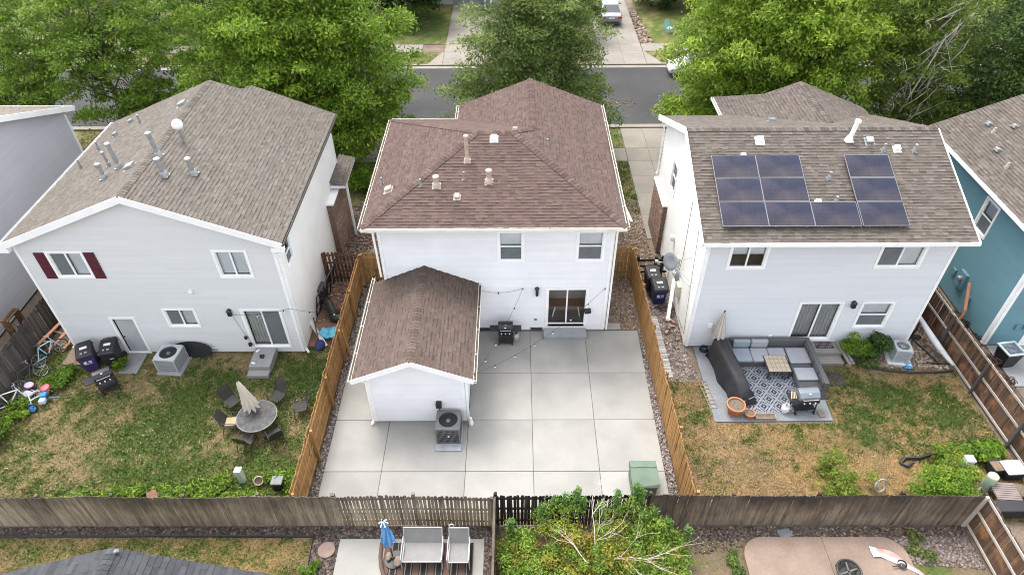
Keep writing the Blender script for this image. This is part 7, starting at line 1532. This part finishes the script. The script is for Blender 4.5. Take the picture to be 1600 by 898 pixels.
# sprawling bush in front of the black fence, with dead bare branches
t = thing('sprawling_bush', 'sprawling green and rusty bush with bare dead branches in front of the black fence', 'bush', (2.4, 10.0, 0))
def cset(lst): return [(x, y, z, r, r, r*.8, r*r*4, random.random()) for x, y, z, r in lst]
gl = []; ol = []; rl = []
for i in range(380):
    x = random.uniform(-2.95, 2.9); y = random.uniform(-2.4, .9); h = 1.85-.11*x*x-.12*(y+.2)**2
    if h < .2: continue
    p = (x, y, max(.15, h*(.65+.45*random.random())), random.uniform(.22,.36))
    q = math.exp(-((x+.6)/1.1)**2-((y-.1)/1.0)**2)
    (rl if random.random() < .25*q+.05 or (x > 1.0 and y < -1.2 and random.random() < .4) else ol if random.random() < .55*math.exp(-(x/1.6)**2)+.15 else gl).append(p)
for x, y, z in ((-1.7,1.35,1.3),(-1.25,1.5,1.35),(-.75,1.5,1.5),(-1.5,1.0,1.5),(-1.0,1.3,1.8),(-1.35,1.35,1.75),(-.6,1.3,1.9),(.3,1.2,1.8),(1.0,1.3,1.8),(1.6,1.1,1.9),(1.3,1.35,2.0),(2.0,.8,1.7),(.85,1.45,1.3),(1.4,1.2,1.4),(1.8,1.0,1.3),(2.1,.6,1.1),(-2.5,.6,1.1),(-2.75,.2,.9),(2.9,.2,.7),(1.2,.8,1.3),(1.7,.3,1.0)): gl.append((x,y,z,.3))
leaves('green_foliage', t, cset(gl), 46000, .05, [(.10,.17,.028),(.15,.24,.034),(.21,.31,.045),(.27,.37,.065)], up=.3, shell=.15, jit=.3)
leaves('olive_foliage', t, cset(ol), 26000, .05, [(.15,.20,.03),(.21,.25,.035),(.28,.28,.04),(.34,.27,.045)], up=.3, shell=.15, jit=.3); leaves('rusty_foliage', t, cset(rl), 3200, .05, [(.34,.23,.05),(.38,.28,.065),(.28,.18,.04),(.36,.30,.07)], up=.3, shell=.15, jit=.3)
for x, y, h in ((-1.2,1.5,2.15),(-.85,1.55,2.2),(-.5,1.5,2.6),(-.3,1.45,2.15),(.75,1.5,2.45),(1.35,1.6,2.7),(1.5,1.5,2.5),(-1.6,1.3,2.0),(-2.6,.9,1.8),(2.95,.75,1.6),(1.9,1.2,2.0),(2.3,.9,1.8),(.2,1.3,2.1)):
    b = MB(); b.tube([(x*.5,y*.3,.3),(x*.95,y*.9,h*.7),(x,y,h)],[.02,.014,.006],5); sh = b.build('shoot', BARK, t)
    leaves('leaf_spray', sh, [(x+random.gauss(0,.03),y*.97,h-.07*j,.13,.13,.1,1,random.random()) for j in range(12)], 420, .05, [(.09,.17,.035),(.12,.22,.05),(.15,.25,.06)], shell=.1)
DEAD = mat('dead_branch', (.46,.39,.31), .9, .2, 8)
def branch(p, d, L, r, depth, lst):
    p = Vector(p); d = Vector(d).normalized(); pts = [p]; q = p.copy(); dd = d.copy()
    for i in range(4): dd = (dd+Vector((random.gauss(0,.16),random.gauss(0,.16),random.gauss(0,.1)))).normalized(); q = q+dd*L/4; pts.append(q.copy())
    lst.append((pts, r))
    if depth: 
        for k in range(random.randint(3,5)): s = random.choice(pts[1:]); branch(s, dd+Vector((random.gauss(0,.7),random.gauss(0,.6),random.gauss(.15,.35))), L*random.uniform(.4,.7), r*.5, depth-1, lst)
for p, d, L, r in (((-.05,-.2,1.8),(-.1,.7,.6),1.5,.045),((0,-.3,1.9),(1.3,-.25,.12),1.9,.045),((-.35,-.5,1.9),(-1,.8,.25),1.2,.035),((0,.3,1.85),(.5,.9,.5),1.1,.022),((.6,-.3,1.95),(1,-.6,.1),.9,.02)):
    lst = []; branch(p, d, L, r, 2, lst); b = MB()
    for pts, rr in lst: b.tube(pts, [.55*rr*(1-.17*i) for i in range(5)], 5)
    b.build('dead_branch', DEAD, t)
for i in range(7): b = MB(); b.tube([(.1*i-.3,-.4,-.1),(.3*i-1,-.3,.5),(.7*i-2.2,-.2+.2*i-.5,1.0)],[.04,.03,.015],6); b.build('stem', BARK, t)
b = MB()
for lb in range(1): pass
t = thing('small_shrub', 'bit of green shrub at the right edge beside the bottom right fence', 'bush', (17.6,11.9,0)); leaves('foliage', t, [(random.gauss(0,.35),random.gauss(0,.25),.5+.3*random.random(),.22,.22,.18,1,random.random()) for i in range(12)], 1300, .06, GR[:4]+GY[:2]); b = MB(); b.tube([(0,0,0),(.05,.0,.5)],[.03,.02],6); b.build('stem', BARK, t)
bush('dark purple-leaved shrub between the dark fence and the teal slab', (19.2,18.3,0), (.5,1.2,.3), 1600, .06, [(.07,.03,.03),(.10,.045,.04),(.05,.05,.03)], 20, .22); bush('dark leafy weeds at the foot of the teal wall', (19.3,20.8,0), (.3,1.2,.35), 1500, .06, [(.03,.03,.03),(.05,.04,.04)], 18, .2); bush('weeds beside the pink concrete pad', (13.1,10.9,0), (.35,.6,.12), 700, .05, GO[:3]+[(.3,.22,.1)], 10, .15); bush('low weeds at the left edge of the pink concrete pad', (7.0,10.3,0), (.25,.5,.1), 500, .05, GO[:3], 8, .14)
bush('small weeds by the mulch at the dry lawn corner', (-6.5,10.15,0), (.3,.25,.15), 500, .05, GR[:2], 7, .14)
